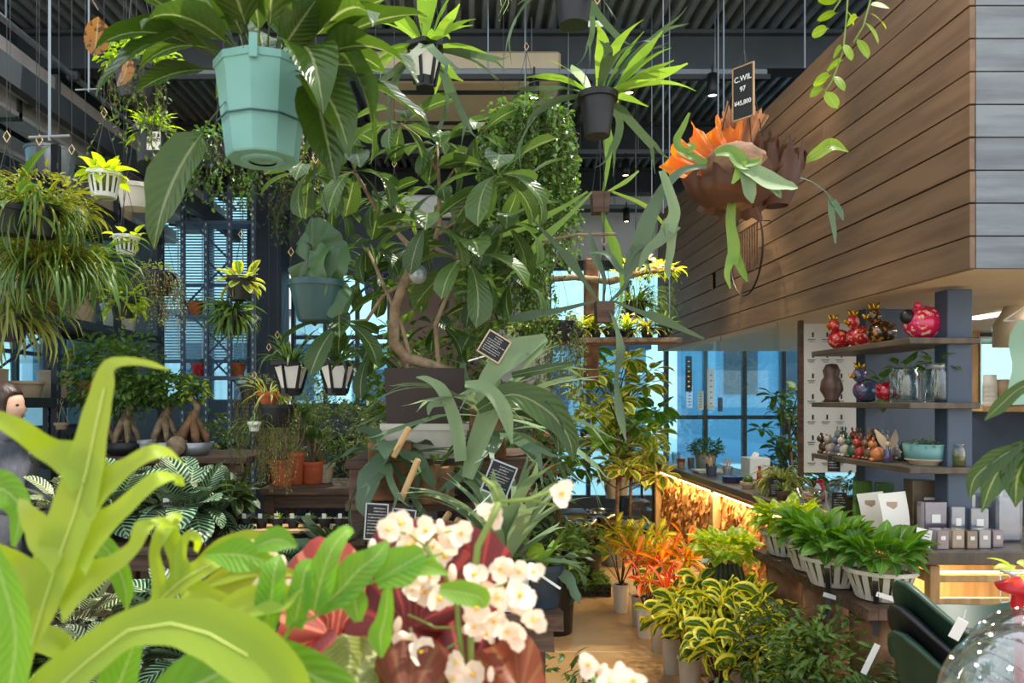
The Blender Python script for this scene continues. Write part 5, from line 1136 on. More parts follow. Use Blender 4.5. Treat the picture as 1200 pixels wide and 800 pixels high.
t = thing('hanging_branch', 'crooked pale branch with orchids above the driftwood shelf', 'branch', P(715, 325, 5.4)); mb = MB(); mb.tube([(-.5, 0, -.02), (-.25, 0, .0), (0, .0, -.03), (.25, 0, .04), (.5, 0, .06)], [.02, .022, .026, .02, .012], 7); rough(mb, RN, .003); mb.build('branch', M['trunk'], t, True)
for x in (-.3, .3): MB().tube([(x, 0, 0), (x, 0, 4.34-t.location.z)], .003, 5).build('hanger', M['rod'], t)
blob(t, L['petal'], 60, (.25, -.02, .09), (.16, .08, .05), .04, .03, name='flowers'); blob(t, L['lime'], 160, (.25, 0, .06), (.28, .1, .05), .07, .016, 'lance'); trail(t, L['dk'], 14, (.3, 0, .05), .18, (.15, .35), .03, .018, stem=M['stemd'])
MB().box((-.12, .1, -.3), (.1, .1, .9), .01).build('bark_post', M['bark'], t)

# ---------------------------------------------------------------- back right: fig tree and shrubs
gs('figg', 'pothosd', .13, .07, 'oval', nl=5, nw=2, droop=.7, fold=.2, pet=.03)
def treeish(loc, lab, h, whorls, k, n, s_, tr=.02, pr=.14, nm='potted_tree', potm='silver', sp=.35, rs=(.9, -.5), cat='tree'):
    t = thing(nm, lab, cat, loc); pot(t, pr, pr*.8, pr*1.6, M[potm]); z0 = pr*1.5
    mb = MB(); mb.tube([(0, 0, z0), (.02, .01, z0+h*.4), (-.01, 0, z0+h*.8)], [tr, tr*.8, tr*.5], 7); mb.build('trunk', M['trunk'], t, True)
    for i in range(whorls):
        a = i*2.4; f = .35+.65*i/max(1, whorls-1); e = Vector((math.cos(a)*sp*(1.2-f*.5)*RN.uniform(.5, 1), math.sin(a)*sp*.8*RN.uniform(.4, 1), z0+h*f)); b = MB(); b.tube([(0, 0, z0+h*f*.75), e*.5+Vector((0, 0, (z0+h*f*.8)*.5)), e], [tr*.4, tr*.3, tr*.15], 5); b.build('branch', M['stemd'], t, True)
        rosette(t, G[k[i % len(k)]] if isinstance(k, (list, tuple)) else G[k], n, e, rs, (s_*.8, s_*1.2), .02, roll=.5)
    return t
treeish((1.35, 6.9, 0), 'tall fig tree with yellow-edged leaves by the blue window', 1.75, 26, ['fig', 'figg', 'fig'], 14, 1.3, sp=.55)
treeish((1.75, 8.2, 0), 'bushy variegated fig behind the counter end', 1.2, 16, ['fig', 'figg'], 13, 1.3, sp=.4)
treeish((2.95, 6.9, .0), 'dark leafy shrub seen through the acrylic screen', 1.4, 16, ['dkoval', 'oval'], 12, 1.1, sp=.35, nm='potted_shrub', cat='shrub'); treeish((3.35, 7.6, .0), 'tall green climber by the window next to the menu chart', 1.3, 18, ['dkoval', 'oval'], 12, 1.1, sp=.4)
t = treeish((.62, 7.4, 0), 'dark fiddle-leaf plant with very large leaves behind the staghorns', 1.5, 6, 'bird', 5, 1.0, sp=.15)
treeish((.25, 6.4, 0), 'slim broad-leaved plant behind the grey-green fronds', 1.5, 7, 'bird', 4, .8, sp=.2, potm='blackpl')
for i, (x, y, col, lab) in enumerate(((.72, 7.75, 'pink', 'bright pink flowering pot at the far end of the aisle'), (.95, 7.9, 'pink', 'second pink flowering pot beside the silver buckets'), (.55, 8.2, 'purple', 'lilac flowering pot behind the pink flowers'), (.42, 7.7, 'purple', 'lilac flowers spilling at the left of the flower bench'), (.85, 8.35, 'pink', 'upper pink and orange flower pot at the back of the bench'))):
    t = thing('flower_pot', lab, 'flowers', (x, y, .5 if i < 4 else .8)); 
    if i == 4: t.location.z = .5
    pot(t, .09, .07, .14+(.3 if i == 4 else 0), M['terra'] if i % 2 else M['blackpl']); zz = .2+(.3 if i == 4 else 0); blob(t, L['dk'], 120, (0, 0, zz), (.14, .14, .1), .07, .035); blob(t, L[col], 200, (0, 0, zz+.09), (.14, .14, .07), .035, .024, name='blossoms')
for i, (px, lab) in enumerate(((716, 'left silver bucket with a handle beside the pink flowers'), (729, 'right silver bucket beside the pink flowers'))):
    o = P(px, 545, 7.4); t = thing('metal_bucket', lab, 'bucket', (o.x+.0, 7.75+.25*i, .5)); t.location.x = (px-550)/F*t.location.y; pot(t, .075, .055, .2, M['silver'], soil=False, rim=.004, rimh=.01); MB().tube([(.08*math.cos(a*PI/10), 0, .19+.12*math.sin(a*PI/10)) for a in range(11)], .003, 5).build('handle', M['white'], t, True)
    fountain(t, L['redleaf' if i else 'olive'], 60, (0, 0, .17), .3, .02, 'strap', (.3, 1.4), 1.0)
t = thing('yellow_crate', 'yellow box under the silver buckets at the end of the aisle', 'box', (.95, 7.3, 0)); MB().box((0, 0, .22), (.34, .3, .4), .01).build('crate_body', mat('yellow_box', (214,180,40), rough=.5), t); MB().box((0, 0, .43), (.36, .32, .02), .005).build('lid', M['slate'], t)
for i, (x, y, k, lab) in enumerate(((.62, 6.7, 'fig', 'leafy green plant with a white tag before the yellow box'), (.92, 6.75, 'pothosd', 'low green plant right of the white-tagged plant'), (.45, 6.0, 'gloss2', 'strap-leaved plant in a terracotta pot on the aisle floor'))):
    t = thing('potted_plant', lab, 'potted plant', (x, y, 0)); pot(t, .1, .08, .18, M['terra' if i == 2 else 'blackpl']); rosette(t, G[k], 34, (0, 0, .24), (1.4, -.2), (.9, 1.5), .06)
    if i == 0: MB().box((0, -.16, .3), (.04, .002, .07)).build('plant_label', M['paper'], t)
for i, (x, y, lab) in enumerate(((1.02, 7.0, 'dark bin lined with a clear bag at the aisle end'), (1.32, 7.45, 'second clear-lined bin partly behind the yellow crotons'))):
    t = thing('lined_bin', lab, 'bin', (x, y, 0)); pot(t, .15, .12, .38, M['blackpl'], soil=False); mb = MB(); mb.lathe([(.13, .36), (.14, .42), (.165, .42), (.17, .34), (.155, .3)], 24); rough(mb, RN, .006); mb.build('bag_liner', M['film'], t, True)
# small things on the far shelf
for i in range(8):
    nm = ['terracotta', 'silver', 'pinkish', 'grey'][i % 4]
    t = thing('tiny_pot', 'tiny %s pot, %s from the left on the far shelf' % (nm, 'first second third fourth fifth sixth seventh eighth'.split()[i]), 'pot', (.98+i*.11, 8.62, 1.1), 'tiny pots on the far shelf'); pot(t, .042, .034, .08, M[['terra', 'silver', 'beige', 'dblue'][i % 4]], 16); fountain(t, L['mid'], 14, (0, 0, .07), .06, .012, 'lance', (.2, 1.4), .6)
    if i % 3 == 1: MB().box((0, -.045, .11), (.03, .002, .05)).build('plant_label', M['paper'], t)
# ---------------------------------------------------------------- right of the aisle: crotons and low plants
NTH = 'first second third fourth fifth sixth seventh eighth ninth tenth'.split()
def croton(x, y, lab, ks, n, r, h, potm='offwhite', pr=.056, ph=.2, s_=1.0, grp='crotons along the counter'):
    t = thing('croton', lab, 'croton', (x, y, 0), grp); pot(t, pr, pr*.82, ph, M[potm], rim=.005, rimh=.012)
    st = MB(); cs = []
    for i in range(max(3, n//9)):
        a = i*2.4; e = (r*.75*math.cos(a)*RN.uniform(.3, 1), r*.75*math.sin(a)*RN.uniform(.3, 1), ph+h*RN.uniform(.35, .9)); cs.append(e); st.tube([(0, 0, ph*.9), (e[0]*.6, e[1]*.6, ph+h*.3), e], [.006, .005, .003], 5)
    st.build('stem', M['stemd'], t, True); per = n//len(cs)
    for i, e in enumerate(cs): rosette(t, G[ks[i % len(ks)]], per, e, (1.45, -.1), (s_*.8, s_*1.2), .01, roll=1.3 if 'curl' in ks else .5)
    return t
for i, (x, y, ks, lab, h) in enumerate(((1.08, 5.35, ['croty'], 'yellow croton in a pale pot, farthest in the row', .4), (1.14, 5.02, ['croty', 'croto'], 'orange and yellow croton, second farthest in the row', .36), (1.3, 5.25, ['croty'], 'golden croton behind the farthest pot', .42),
        (1.36, 4.85, ['croto', 'croty'], 'upright orange-gold croton standing against the bark front', .42), (1.12, 4.78, ['crotr', 'croto'], 'drooping reddish narrow-leaved croton in the row', .32), (1.14, 4.5, ['crotr', 'curl'], 'red and green narrow-leaved croton, middle of the row', .28))):
    croton(x, y, lab, ks, 54, .15, h, 'offwhite' if i % 2 else 'white', s_=1.0)
for i, (x, y, lab, n, r, h) in enumerate(((1.12, 4.15, 'curly yellow-edged croton with its white pot showing by the aisle', 60, .12, .26), (1.12, 3.82, 'curly yellow-edged croton, nearest pot on the aisle', 70, .14, .26), (1.32, 4.15, 'curly yellow-edged croton in the second rank, upper', 80, .16, .34), (1.34, 3.75, 'large curly yellow-edged croton in the middle of the clump', 110, .2, .38), (1.4, 3.4, 'curly yellow-edged croton lowest in the clump', 90, .17, .26), (1.16, 3.48, 'curly yellow-edged croton at the bottom edge of the frame', 80, .15, .24), (1.5, 3.9, 'curly yellow-edged croton farthest right in the clump', 80, .16, .34))):
    croton(x, y, lab, ['curl'], n, r, h, 'offwhite', s_=1.15)
t = thing('seedling_tray', 'black openwork tray of small leafy plants on the aisle floor', 'tray', (.93, 5.9, 0)); mb = MB()
for z in (.012, .05, .09): 
    for y in (-.15, .15): mb.box((0, y, z), (.3, .008, .012))
    for x in (-.15, .15): mb.box((x, 0, z), (.008, .3, .012))
for i in range(11):
    for y in (-.15, .15): mb.box((-.15+i*.03, y, .05), (.008, .008, .09))
    for x in (-.15, .15): mb.box((x, -.15+i*.03, .05), (.008, .008, .09))
mb.box((0, 0, .008), (.3, .3, .008)).build('tray_body', M['blackpl'], t); blob(t, L['mid'], 260, (0, 0, .1), (.17, .17, .06), .06, .03)
# pothos in white baskets on a wire stand, black straps
st = thing('log_stand', 'bark-covered log stand under the basket plants', 'stand', (1.62, 3.4, 0))
for y, r_ in ((-.42, .1), (0, .11), (.42, .1)):
    mb = MB(); mb.lathe([(.003, 0), (r_*1.1, 0), (r_, .2), (r_*.95, .5), (r_, .68), (.003, .68)], 18); rough(mb, RN, .01); mb.build('log', M['bark'], st, True, loc=(0, y, 0))
rslab(.24, 1.16, .04, 5, 14, .006).build('plank', M['oldwood'], st, loc=(0, 0, .698))
for i, (x, y, lab, k) in enumerate(((1.63, 2.98, 'nearest white slotted basket of green pothos with black straps', 'pothosd'), (1.55, 3.2, 'second white slotted basket of green pothos from the front', 'pothosd'), (1.6, 3.48, 'third basket of dark green pothos beside the counter', 'pothosd'), (1.62, 3.82, 'farthest basket with bright yellow-green pothos under the light', 'pothos'))):
    t = thing('basket_planter', lab, 'potted plant', (x, y, .722), 'pothos baskets in front of the counter'); slotted(t, .13, .085, .12, 'offwhite', 20)
    rosette(t, G[k], 78, (0, 0, .16), (1.45, -.15), (.9, 1.45), .09, roll=.5)
    if i < 3:
        for a in (-2.2, -1.3): MB().ribbon([(.1*math.cos(a), .1*math.sin(a), .12), (.122*math.cos(a), .122*math.sin(a), .08), (.1*math.cos(a), .1*math.sin(a), -.02), (.12*math.cos(a), .12*math.sin(a), -.12)], [.02]*4, (math.cos(a), math.sin(a), 0), cup=0).build('strap', M['black'], t, True)
    MB().box((-.06, -.13, .02-.06*(i % 2)), (.07, .003, .018)).build('price_tag', M['paper'], t).rotation_euler.y = .3
t = thing('basket_planter', 'bright lime pothos spilling against the glowing bark front', 'potted plant', (1.45, 4.25, 0)); pot(t, .09, .07, .62, M['bark']); rosette(t, G['pothos'], 80, (0, 0, .66), (1.4, -.4), (.9, 1.5), .1, roll=.4)
for i in range(12): MB().ribbon([(-.08+.012*i, -.09, .6), (-.1+.016*i, -.12, .45), (-.1+.014*i, -.11, .28+.05*(i % 3))], [.012, .014, .006], (0, -1, 0), cup=.1).build('hanging_strap', M['black'] if i % 2 else L['dk'], t, True)
tt = MB().box((0, 0, 0), (.1, .003, .022)).build('price_tag', M['paper'], t, loc=(-.12, -.1, .62))
for i, (x, y, h, mk, lab) in enumerate(((1.62, 3.9, .3, 'ivy', 'small-leaved plant below the lime pothos'), (1.4, 3.05, .3, 'mid', 'ferny green plant left under the baskets'), (1.62, 2.75, .26, 'dk', 'dark leafy plant at the bottom edge under the baskets'), (1.25, 2.75, .2, 'dk', 'dark low plant at the bottom edge near the crotons'), (1.0, 2.75, .2, 'mid', 'bright lobed fern below the nearest basket'), (1.45, 2.6, .22, 'dk', 'dark plant on the floor at the bottom edge'), (1.36, 3.3, .34, 'dk', 'dark bushy plant against the log stand'), (1.38, 2.95, .4, 'mid', 'green bushy plant before the nearest basket'))):
    t = thing('potted_plant', lab, 'potted plant', (x, y, 0)); pot(t, .09, .075, .16, M['blackpl']); blob(t, L[mk], 500, (0, 0, .2+h*.6), (.2, .2, h*.7), .05, .02, 'oval')
    if i in (1, 4): rosette(t, G['stagb'], 14, (0, 0, .2), (1.4, .2), (.6, 1.0), .03, 'frond')
t = thing('hanging_tag', 'white paper tag on a cord below the nearest basket', 'tag', P(1020, 772, 2.75)); MB().box((0, 0, 0), (.024, .002, .12), .001).build('card', M['paper'], t).rotation_euler.y = .45; MB().tube([(.03, 0, .06), (.03, 0, .24)], .001, 4).build('cord', M['black'], t)

# rubber tubs, basket and glass domes on a low front table
bench(1.0, 2.1, .75, 1.85, .55, 'low wooden table carrying the starry glass domes', 'oldwood', 'front_table', 5)
bench(1.1, 1.85, 1.86, 2.36, .488, 'low bench holding the dark green tubs', 'oldwood', 'tub_bench', 3)
def tub(x, y, z, lab, m, rot=0):
    t = thing('rubber_tub', lab, 'tub', (x, y, z), 'rubber tubs'); t.rotation_euler = (0, 0, rot); mb = MB(); n = 40; vs, fs = [], []
    prof_ = [(.0, 0), (.155, 0), (.16, .01), (.215, .24), (.225, .245), (.225, .255), (.208, .255), (.155, .02), (0.0, .015)]
    mb.lathe([(max(.003, r), z_) for r, z_ in prof_], n)
    for i, p in enumerate(mb.v):
        k = i//n; a = 2*PI*((i % n)+.5)/n
        if k in (3, 4, 5, 6): lift = .13*max(0, abs(math.cos(a)))**7; mb.v[i] = (p[0]*(1+.22*lift/.13), p[1], p[2]+lift)
    mb.build('tub_body', M[m], t, True)
    for s_ in (-1, 1): MB().tube([(s_*.16+.02*math.cos(q*PI/8), -.16-.004, .2+.02*math.sin(q*PI/8)) for q in range(17)], .003, 5, cap=False).build('ring', M['silver'], t, True)
    MB().box((0, 0, 0), (.1, .003, .05), .001).build('cloth_label', M['kraft'], t, loc=(.02, -.208, .17)); return t
tub(1.43, 2.08, .49, 'lower dark green rubber tub with raised handles', 'trug', .15); tub(1.44, 2.09, .555, 'black rubber tub nested in the lower green one', 'blackpl', .1); tub(1.46, 2.10, .62, 'upper dark green rubber tub with a tag and metal rings', 'trug', .1)
t = thing('swing_tag', 'white printed tag hanging on the upper green tub', 'tag', P(1123, 737, 1.9)); MB().box((0, 0, 0), (.03, .002, .055), .001).build('card', M['paper'], t).rotation_euler.y = .5; MB().tube([(.012, 0, .02), (.02, 0, .05)], .001, 4).build('cord', M['white'], t)
t = thing('wire_basket', 'white wire basket beside the tubs under the counter edge', 'basket', P(1180, 735, 2.75)); mb = MB()
for z in (0, .06, .12, .18):
    for a, b in (((-.14, -.1), (.14, -.1)), ((-.14, .1), (.14, .1)), ((-.14, -.1), (-.14, .1)), ((.14, -.1), (.14, .1))): mb.tube([(a[0], a[1], z), (b[0], b[1], z)], .003 if z < .18 else .006, 5)
for i in range(9):
    for y in (-.1, .1): mb.tube([(-.14+i*.035, y, 0), (-.14+i*.035, y, .18)], .0022, 4)
mb.build('wire_mesh', M['white'], t, True); bz = t.location.z; bench(2.0, 2.6, 2.6, 2.95, bz-.003, 'small bench holding the white wire basket', 'pine', 'basket_bench', 2); t.location.x = 1.97+.2; t.location.y = 2.77
def dome(px, py, Y, r, lab, z0):
    c = P(px, py, Y); t = thing('glass_dome', lab, 'glass ornament', (c.x, c.y, z0), 'starry glass domes'); cz = c.z-z0
    MB().ball((0, 0, cz), r, 40, 24).build('globe', M['glass'], t, True); MB().lathe([(.003, 0), (r*.7, 0), (r*.6, .02), (r*.25, .03), (r*.22, max(.04, cz-r*.97)), (.003, max(.04, cz-r*.97))], 28).build('foot', M['silver'], t, True)
    sm = MB(); pts = [(0, 0, 0)]+[((.0038 if k % 2 == 0 else .0017)*math.cos(k*PI/5), (.0038 if k % 2 == 0 else .0017)*math.sin(k*PI/5), 0) for k in range(10)]; sm.add(pts, [(0, 1+k, 1+(k+1) % 10) for k in range(10)]); sme = sm.mesh('star', M['star_glint'])
    for k in range(26):
        d = Vector((RN.gauss(0, 1), RN.gauss(0, 1)-.4, RN.gauss(.4, .8))).normalized(); o = bpy.data.objects.new('star', sme); C.objects.link(o); o.parent = t; o.matrix_basis = Matrix.Translation(Vector((0, 0, cz))+d*(r+.0008)) @ d.to_track_quat('Z', 'Y').to_matrix().to_4x4() @ Matrix.Scale(RN.uniform(.6, 1.1), 4)
    return t
dome(1215, 835, 1.0, .115, 'nearer big clear glass dome dotted with tiny stars', .554); dome(1215, 790, 1.3, .112, 'clear starry glass dome behind the nearer one', .554)
t = thing('red_lamp', 'red enamel lantern stand at the right edge', 'lantern', (0, 0, 0)); c = P(1198, 725, 1.6); t.location = (c.x, c.y, .554); zz = c.z-.554
MB().lathe([(.003, 0), (.06, 0), (.05, .02), (.015, .04), (.015, zz), (.022, zz+.03), (.018, zz+.05), (.045, zz+.06), (.05, zz+.07), (.02, zz+.085), (.003, zz+.09)], 24).build('stand', M['red'], t, True); rosette(t, G['lime'], 9, (.01, 0, zz+.09), (.9, .1), (.7, 1.0), .01)

# ---------------------------------------------------------------- things on the shelf unit
def bird(x, y, z, lab, m, s_=1, rz=0, crown=True, spots=None, head=True):
    t = thing('ceramic_bird', lab, 'ornament', (x, y, z), None, rz); b = MB(); b.ball((0, 0, .055*s_), (.07*s_, .055*s_, .055*s_), 20, 14)
    o = b.build('body', m, t, True)
    if head:
        MB().ball((-.05*s_, 0, .125*s_), (.034*s_, .03*s_, .034*s_), 16, 10).build('head', m, t, True); MB().tube([(-.078*s_, 0, .12*s_), (-.105*s_, 0, .118*s_), (-.12*s_, 0, .13*s_)], [.012*s_, .009*s_, .003*s_], 6).build('beak', M['gold'], t, True)
    if crown:
        for k in range(5): a = k*1.257; MB().tube([(-.05*s_+.012*math.cos(a), .012*math.sin(a), .15*s_), (-.05*s_+.024*s_*math.cos(a), .024*s_*math.sin(a), .185*s_)], [.007*s_, .003*s_], 5).build('crown_point', M['gold'], t, True)
    MB().tube([(.06*s_, 0, .07*s_), (.085*s_, 0, .09*s_)], [.015*s_, .006*s_], 6).build('tail', m, t, True)
    return t
def spotty(name, c1, c2, sc=45, rough=.15):
    m = mat(name, c1, c2, rough, scale=sc, coat=.6); r = [n for n in m.node_tree.nodes if n.type == 'VALTORGB'][0]; r.color_ramp.elements[0].position = .55; r.color_ramp.elements[1].position = .6; return m
rp = spotty('red_floral_glaze', (186,34,40), (236,150,110)); pkg = spotty('pink_floral_glaze', (214,30,84), (244,196,150), 38); blf = spotty('blue_floral_glaze', (60,76,104), (170,70,110)); drk = spotty('dark_floral_glaze', (52,38,22), (190,120,40)); crm = spotty('crimson_glaze', (160,14,40), (206,60,80))
zt = 1.79+.0005
bird(2.09, 4.24, zt, 'red floral ceramic bird with a gold crown, far end of the top shelf', rp, 1.05, .5); bird(2.12, 4.08, zt, 'second red floral crowned bird on the top shelf', rp, 1.1, .5)
bird(2.12, 3.86, zt, 'dark gold-flecked crowned bird between the red and pink ones', drk, 1.15, .4); 
t = bird(2.17, 3.58, zt, 'big round pink dotted ceramic piggy shape at the front of the top shelf', pkg, 1.5, .25, crown=False, head=False); MB().ball((-.1, 0, .11), (.034, .03, .036), 14, 9).build('head', M['black'], t, True); MB().ball((-.07, -.03, .16), .018, 10, 7).build('ear', pkg, t, True); MB().box((0, 0, .004), (.08, .06, .012), .004).build('feet', M['black'], t)
zm = 1.4945
t = thing('ceramic_gourd', 'plain brown double-rounded ceramic shape at the far end of the middle shelf', 'ornament', (2.06, 4.27, zm)); MB().lathe([(.003, 0), (.045, .0), (.035, .02), (.062, .07), (.055, .12), (.04, .145), (.048, .18), (.03, .215), (.003, .22)], 22).build('body', mat('brown_glaze', (78,56,44), rough=.4), t, True)
bird(2.12, 4.0, zm, 'blue floral ceramic bird with a pink crown on the middle shelf', blf, 1.15, .4); bird(2.12, 3.8, zm, 'crimson ceramic bird beside the glass jars', crm, .95, 3.5, crown=False)
def jar(x, y, z, r, h, lab, lid, k='pothosd'):
    t = thing('glass_jar', lab, 'jar', (x, y, z)); MB().lathe([(.003, 0), (r*.95, 0), (r, .01), (r, h*.8), (r*.8, h*.93), (r*.8, h), (r*.76, h), (r*.76, h*.92), (r*.95, h*.78), (r*.95, .012), (.003, .01)], 28).build('glass', M['glass'], t, True)
    if lid: MB().lathe([(r*.78, h*.92), (r*.86, h*.92), (r*.86, h+.012), (r*.7, h+.012)], 28).build('rim', M['silver'], t, True)
    mb = MB(); 
    for i in range(26): a = RN.uniform(0, 6.28); q = RN.uniform(.2, .85)*r; mb.tube([(q*math.cos(a), q*math.sin(a), RN.uniform(.012, h*.3)), (q*.6*math.cos(a+1.4), q*.6*math.sin(a+1.4), h*RN.uniform(.2, .5)), (.1*r*math.cos(a), .1*r*math.sin(a), h)], .0014, 4)
    mb.build('roots', M['hook'], t, kind='stuff'); rosette(t, G[k], 12, (0, 0, h), (1.3, -.1), (.6, .9), r*.4); return t
jar(2.14, 3.69, zm, .068, .17, 'open glass jar of pothos cuttings on the middle shelf', False); jar(2.2, 3.52, zm, .062, .17, 'glass jar with a silver screw rim holding cuttings', True); 
t = jar(2.12, 3.86, zm, .03, .1, 'small glass of trailing pothos whose leaf hangs over the shelf edge', False); put(t, G['pothosd'][0], 'leaf', (-.03, -.06, .07), -2.0, -1.2, 0, 1.1)
zl = 1.1995
cols = [(70,50,40), (180,170,160), (110,80,60), (150,140,130), (60,90,70), (190,120,70), (90,100,120), (160,60,50)]
for i in range(22):
    y = 4.32-i*.027; x = 2.045+.08*(i % 3)+RN.uniform(-.01, .01); c_ = cols[i % 8]
    nm = ['dark brown', 'pale grey', 'brown', 'light grey', 'green', 'orange-tan', 'blue-grey', 'brick red'][i % 8]; kind = ['ball-bodied', 'upright', 'crouching'][i % 3]
    t = thing('animal_figurine', '%s %s animal figurine, %s of the lowest shelf' % (nm, kind, 'far end' if i < 8 else 'middle part' if i < 16 else 'bowl end'), 'figurine', (x, y, zl), 'little figurines on the lowest shelf', RN.uniform(-.6, .6)); m = mat('figurine_glaze', c_, rough=.25); hh = [1, 1.35, .8][i % 3]; t.scale = (1.55, 1.55, 1.55)
    MB().ball((0, 0, .024*hh), (.022, .018, .024*hh), 10, 7).build('body', m, t, True); MB().ball((-.014, 0, .055*hh), .014, 10, 7).build('head', m, t, True)
    for s_ in (-1, 1): MB().ball((-.012, s_*.01, .07*hh), (.004, .004, .008), 6, 5).build('ear', m, t, True)
    for s_ in (-1, 1): MB().ball((-.016, s_*.012, .006), (.009, .006, .006), 6, 5).build('foot', m, t, True)
t = thing('winged_figurine', 'pale figurine raising feathery wings beside the turquoise bowl', 'figurine', (2.05, 3.68, zl)); MB().lathe([(.003, 0), (.025, 0), (.018, .05), (.01, .075), (.003, .08)], 14).build('body', blf, t, True); MB().ball((0, 0, .09), .014, 10, 7).build('head', M['beige'], t, True)
for s_ in (-1, 1): MB().ribbon([(0, 0, .06), (s_*.03, 0, .11), (s_*.05, .02, .16)], [.02, .04, .01], (0, -1, 0)).build('wing', M['beige'], t, True)
t = thing('succulent_bowl', 'turquoise ceramic bowl of green succulents on the lowest shelf', 'bowl', (2.15, 3.55, zl)); MB().lathe([(.003, 0), (.06, 0), (.055, .012), (.08, .025), (.092, .1), (.088, .1), (.07, .03), (.003, .03)], 32).build('bowl', mat('turquoise_glaze', (106,154,150), (96,142,140), .35, scale=12), t, True); MB().lathe([(.058, .0), (.062, .012), (.081, .024), (.0815, .03), (.05, .012)], 32).build('foot_band', M['beige'], t, True); MB().disc(.088, 24, (0, 0, .09)).build('soil', M['soil'], t); blob(t, L['stag'], 130, (0, 0, .095), (.085, .085, .025), .03, .01, 'lance')
t = thing('cork_bottle', 'small glass bottle of yellow moss with a sprig, front of the lowest shelf', 'bottle', (2.25, 3.46, zl)); MB().lathe([(.003, 0), (.032, 0), (.034, .07), (.024, .095), (.03, .1), (.03, .105), (.022, .105)], 20).build('glass', M['glass'], t, True); MB().lathe([(.003, .003), (.03, .003), (.03, .07), (.003, .08)], 16).build('moss_filling', M['moss'], t, True); rosette(t, G['lime'], 2, (0, 0, .105), (.6, .1), (.5, .6))

# ---------------------------------------------------------------- things on the worktop (z = .85)
zc = .8505
def item(nm, lab, cat, px, Y, z=zc, grp=None, rz=0): return thing(nm, lab, cat, ((px-550)/F*Y, Y, z), grp, rz)
def pack(px, Y, w_, d, h, m, lab, z=zc, nm='gift_box', rz=0, sheen=True):
    t = item(nm, lab, 'box', px, Y, z, 'boxes stacked at the counter end', rz); MB().box((0, 0, h/2), (w_, d, h), .003).build('box_body', M[m] if isinstance(m, str) else m, t)
    if sheen: MB().box((0, 0, h/2), (w_+.004, d+.004, h+.002), .003).build('film_wrap', M['film'], t)
    MB().box((0, -d/2-.003, h*.6), (w_*.4, .001, h*.2)).build('label', M['paper'], t)
mv = mat('mauve_card', (132,104,128), (112,88,110), .5, scale=20); bc = mat('brown_card', (112,70,50), (96,58,42), .5, scale=20); gc = mat('grey_card', (150,150,158), (170,168,172), .5, scale=20)
pack(1100, 3.32, .05, .06, .085, mv, 'front mauve box in a film sleeve at the counter end'); pack(1118, 3.34, .055, .06, .082, 'kraft', 'front tan box next to the mauve one'); pack(1134, 3.33, .045, .06, .08, bc, 'front brown box in the bottom row of boxes'); pack(1149, 3.34, .05, .06, .082, gc, 'front pale grey box, bottom row'); pack(1164, 3.36, .045, .06, .078, mv, 'last mauve box of the bottom row')
pack(1092, 3.46, .1, .06, .19, mv, 'long mauve box in the second row of boxes'); pack(1118, 3.44, .06, .06, .17, gc, 'clear grey pack in the middle of the second row'); pack(1143, 3.46, .08, .06, .16, gc, 'crinkled clear pack at the right of the second row')
pack(1085, 3.64, .17, .08, .27, 'kraft', 'large pale parchment-coloured box at the back of the boxes'); pack(1132, 3.62, .1, .07, .29, gc, 'grey glassy box at the back right of the boxes'); pack(1160, 3.62, .08, .06, .22, gc, 'bluish clear pack beside the back right box')
t = item('paper_bag', 'tall translucent bluish plastic bag at the counter end', 'bag', 1190, 3.5); MB().box((-.05, 0, .16), (.13, .08, .32), .012).build('bag', M['film'], t); MB().box((-.05, 0, .1), (.11, .06, .2), .01).build('contents', gc, t)
t = item('price_card', 'small white handwritten card leaning on the boxes', 'card', 1080, 3.3); MB().box((0, 0, .045), (.07, .002, .09)).build('card', M['paper'], t).rotation_euler = (-.15, .25, 0); mb = MB(); [mb.box((0, -.004, .03+.014*i), (.045, .001, .003)) for i in range(4)]; o = mb.build('writing', M['black'], t); o.rotation_euler = (-.15, .25, 0); o.location.y = -.002
for i, (px, Y, h, lab) in enumerate(((1036, 3.5, .22, 'tall white leaflet stood at the counter edge'), (1010, 3.66, .2, 'white printed sheet behind the dark planter box'))):
    t = item('paper_leaflet', lab, 'leaflet', px+14, Y); MB().ribbon([(0, 0, 0), (.0, .01, h*.5), (-.01, .03, h)], [.12, .125, .13], (0, -1, 0), cup=.08).build('sheet', M['paper'], t, True); MB().box((-.01, .016, h*.7), (.05, .001, .05)).build('printing', M['beige'], t)
for i, (px, Y, w_, lab) in enumerate(((1018, 3.75, .2, 'dark brown box planter on the counter behind the leaflet'), (985, 4.15, .17, 'dark brown box on the counter, farther along'))):
    t = item('wooden_box', lab, 'box', px, Y); t.location.x = 2.18; sqpot(t, w_, w_*.95, .11, mat('dark_brown_box', (58,40,32), rough=.6))
for i, (y, x, col) in enumerate(((4.05, 2.12, (110,150,60)), (3.98, 2.2, (70,110,50)), (4.3, 2.25, (90,130,60)))):
    t = thing('green_packet', ['front bright green packet standing on the counter', 'darker green packet behind the bright one', 'green packet nearest the menu chart'][i], 'packet', (x, y, zc)); MB().box((0, 0, .11), (.1, .025, .22), .006).build('packet', mat('green_print', col, (60,90,40), .4, scale=14), t); MB().box((0, -.014, .12), (.07, .002, .05)).build('panel', M['black'], t)
t = item('glass_planter', 'clear glass bowl with orange and yellow leaves on the counter', 'bowl', 934, 4.75); t.location.x = 2.15; MB().lathe([(.003, 0), (.05, 0), (.085, .04), (.095, .09), (.09, .09), (.08, .04), (.003, .01)], 28).build('bowl', M['glass'], t, True); blob(t, L['croty'], 26, (-.02, 0, .05), (.06, .06, .03), .05, .015, 'lance'); blob(t, L['croto'], 20, (.03, 0, .06), (.05, .05, .03), .04, .018, 'lance', name='orange_leaves')
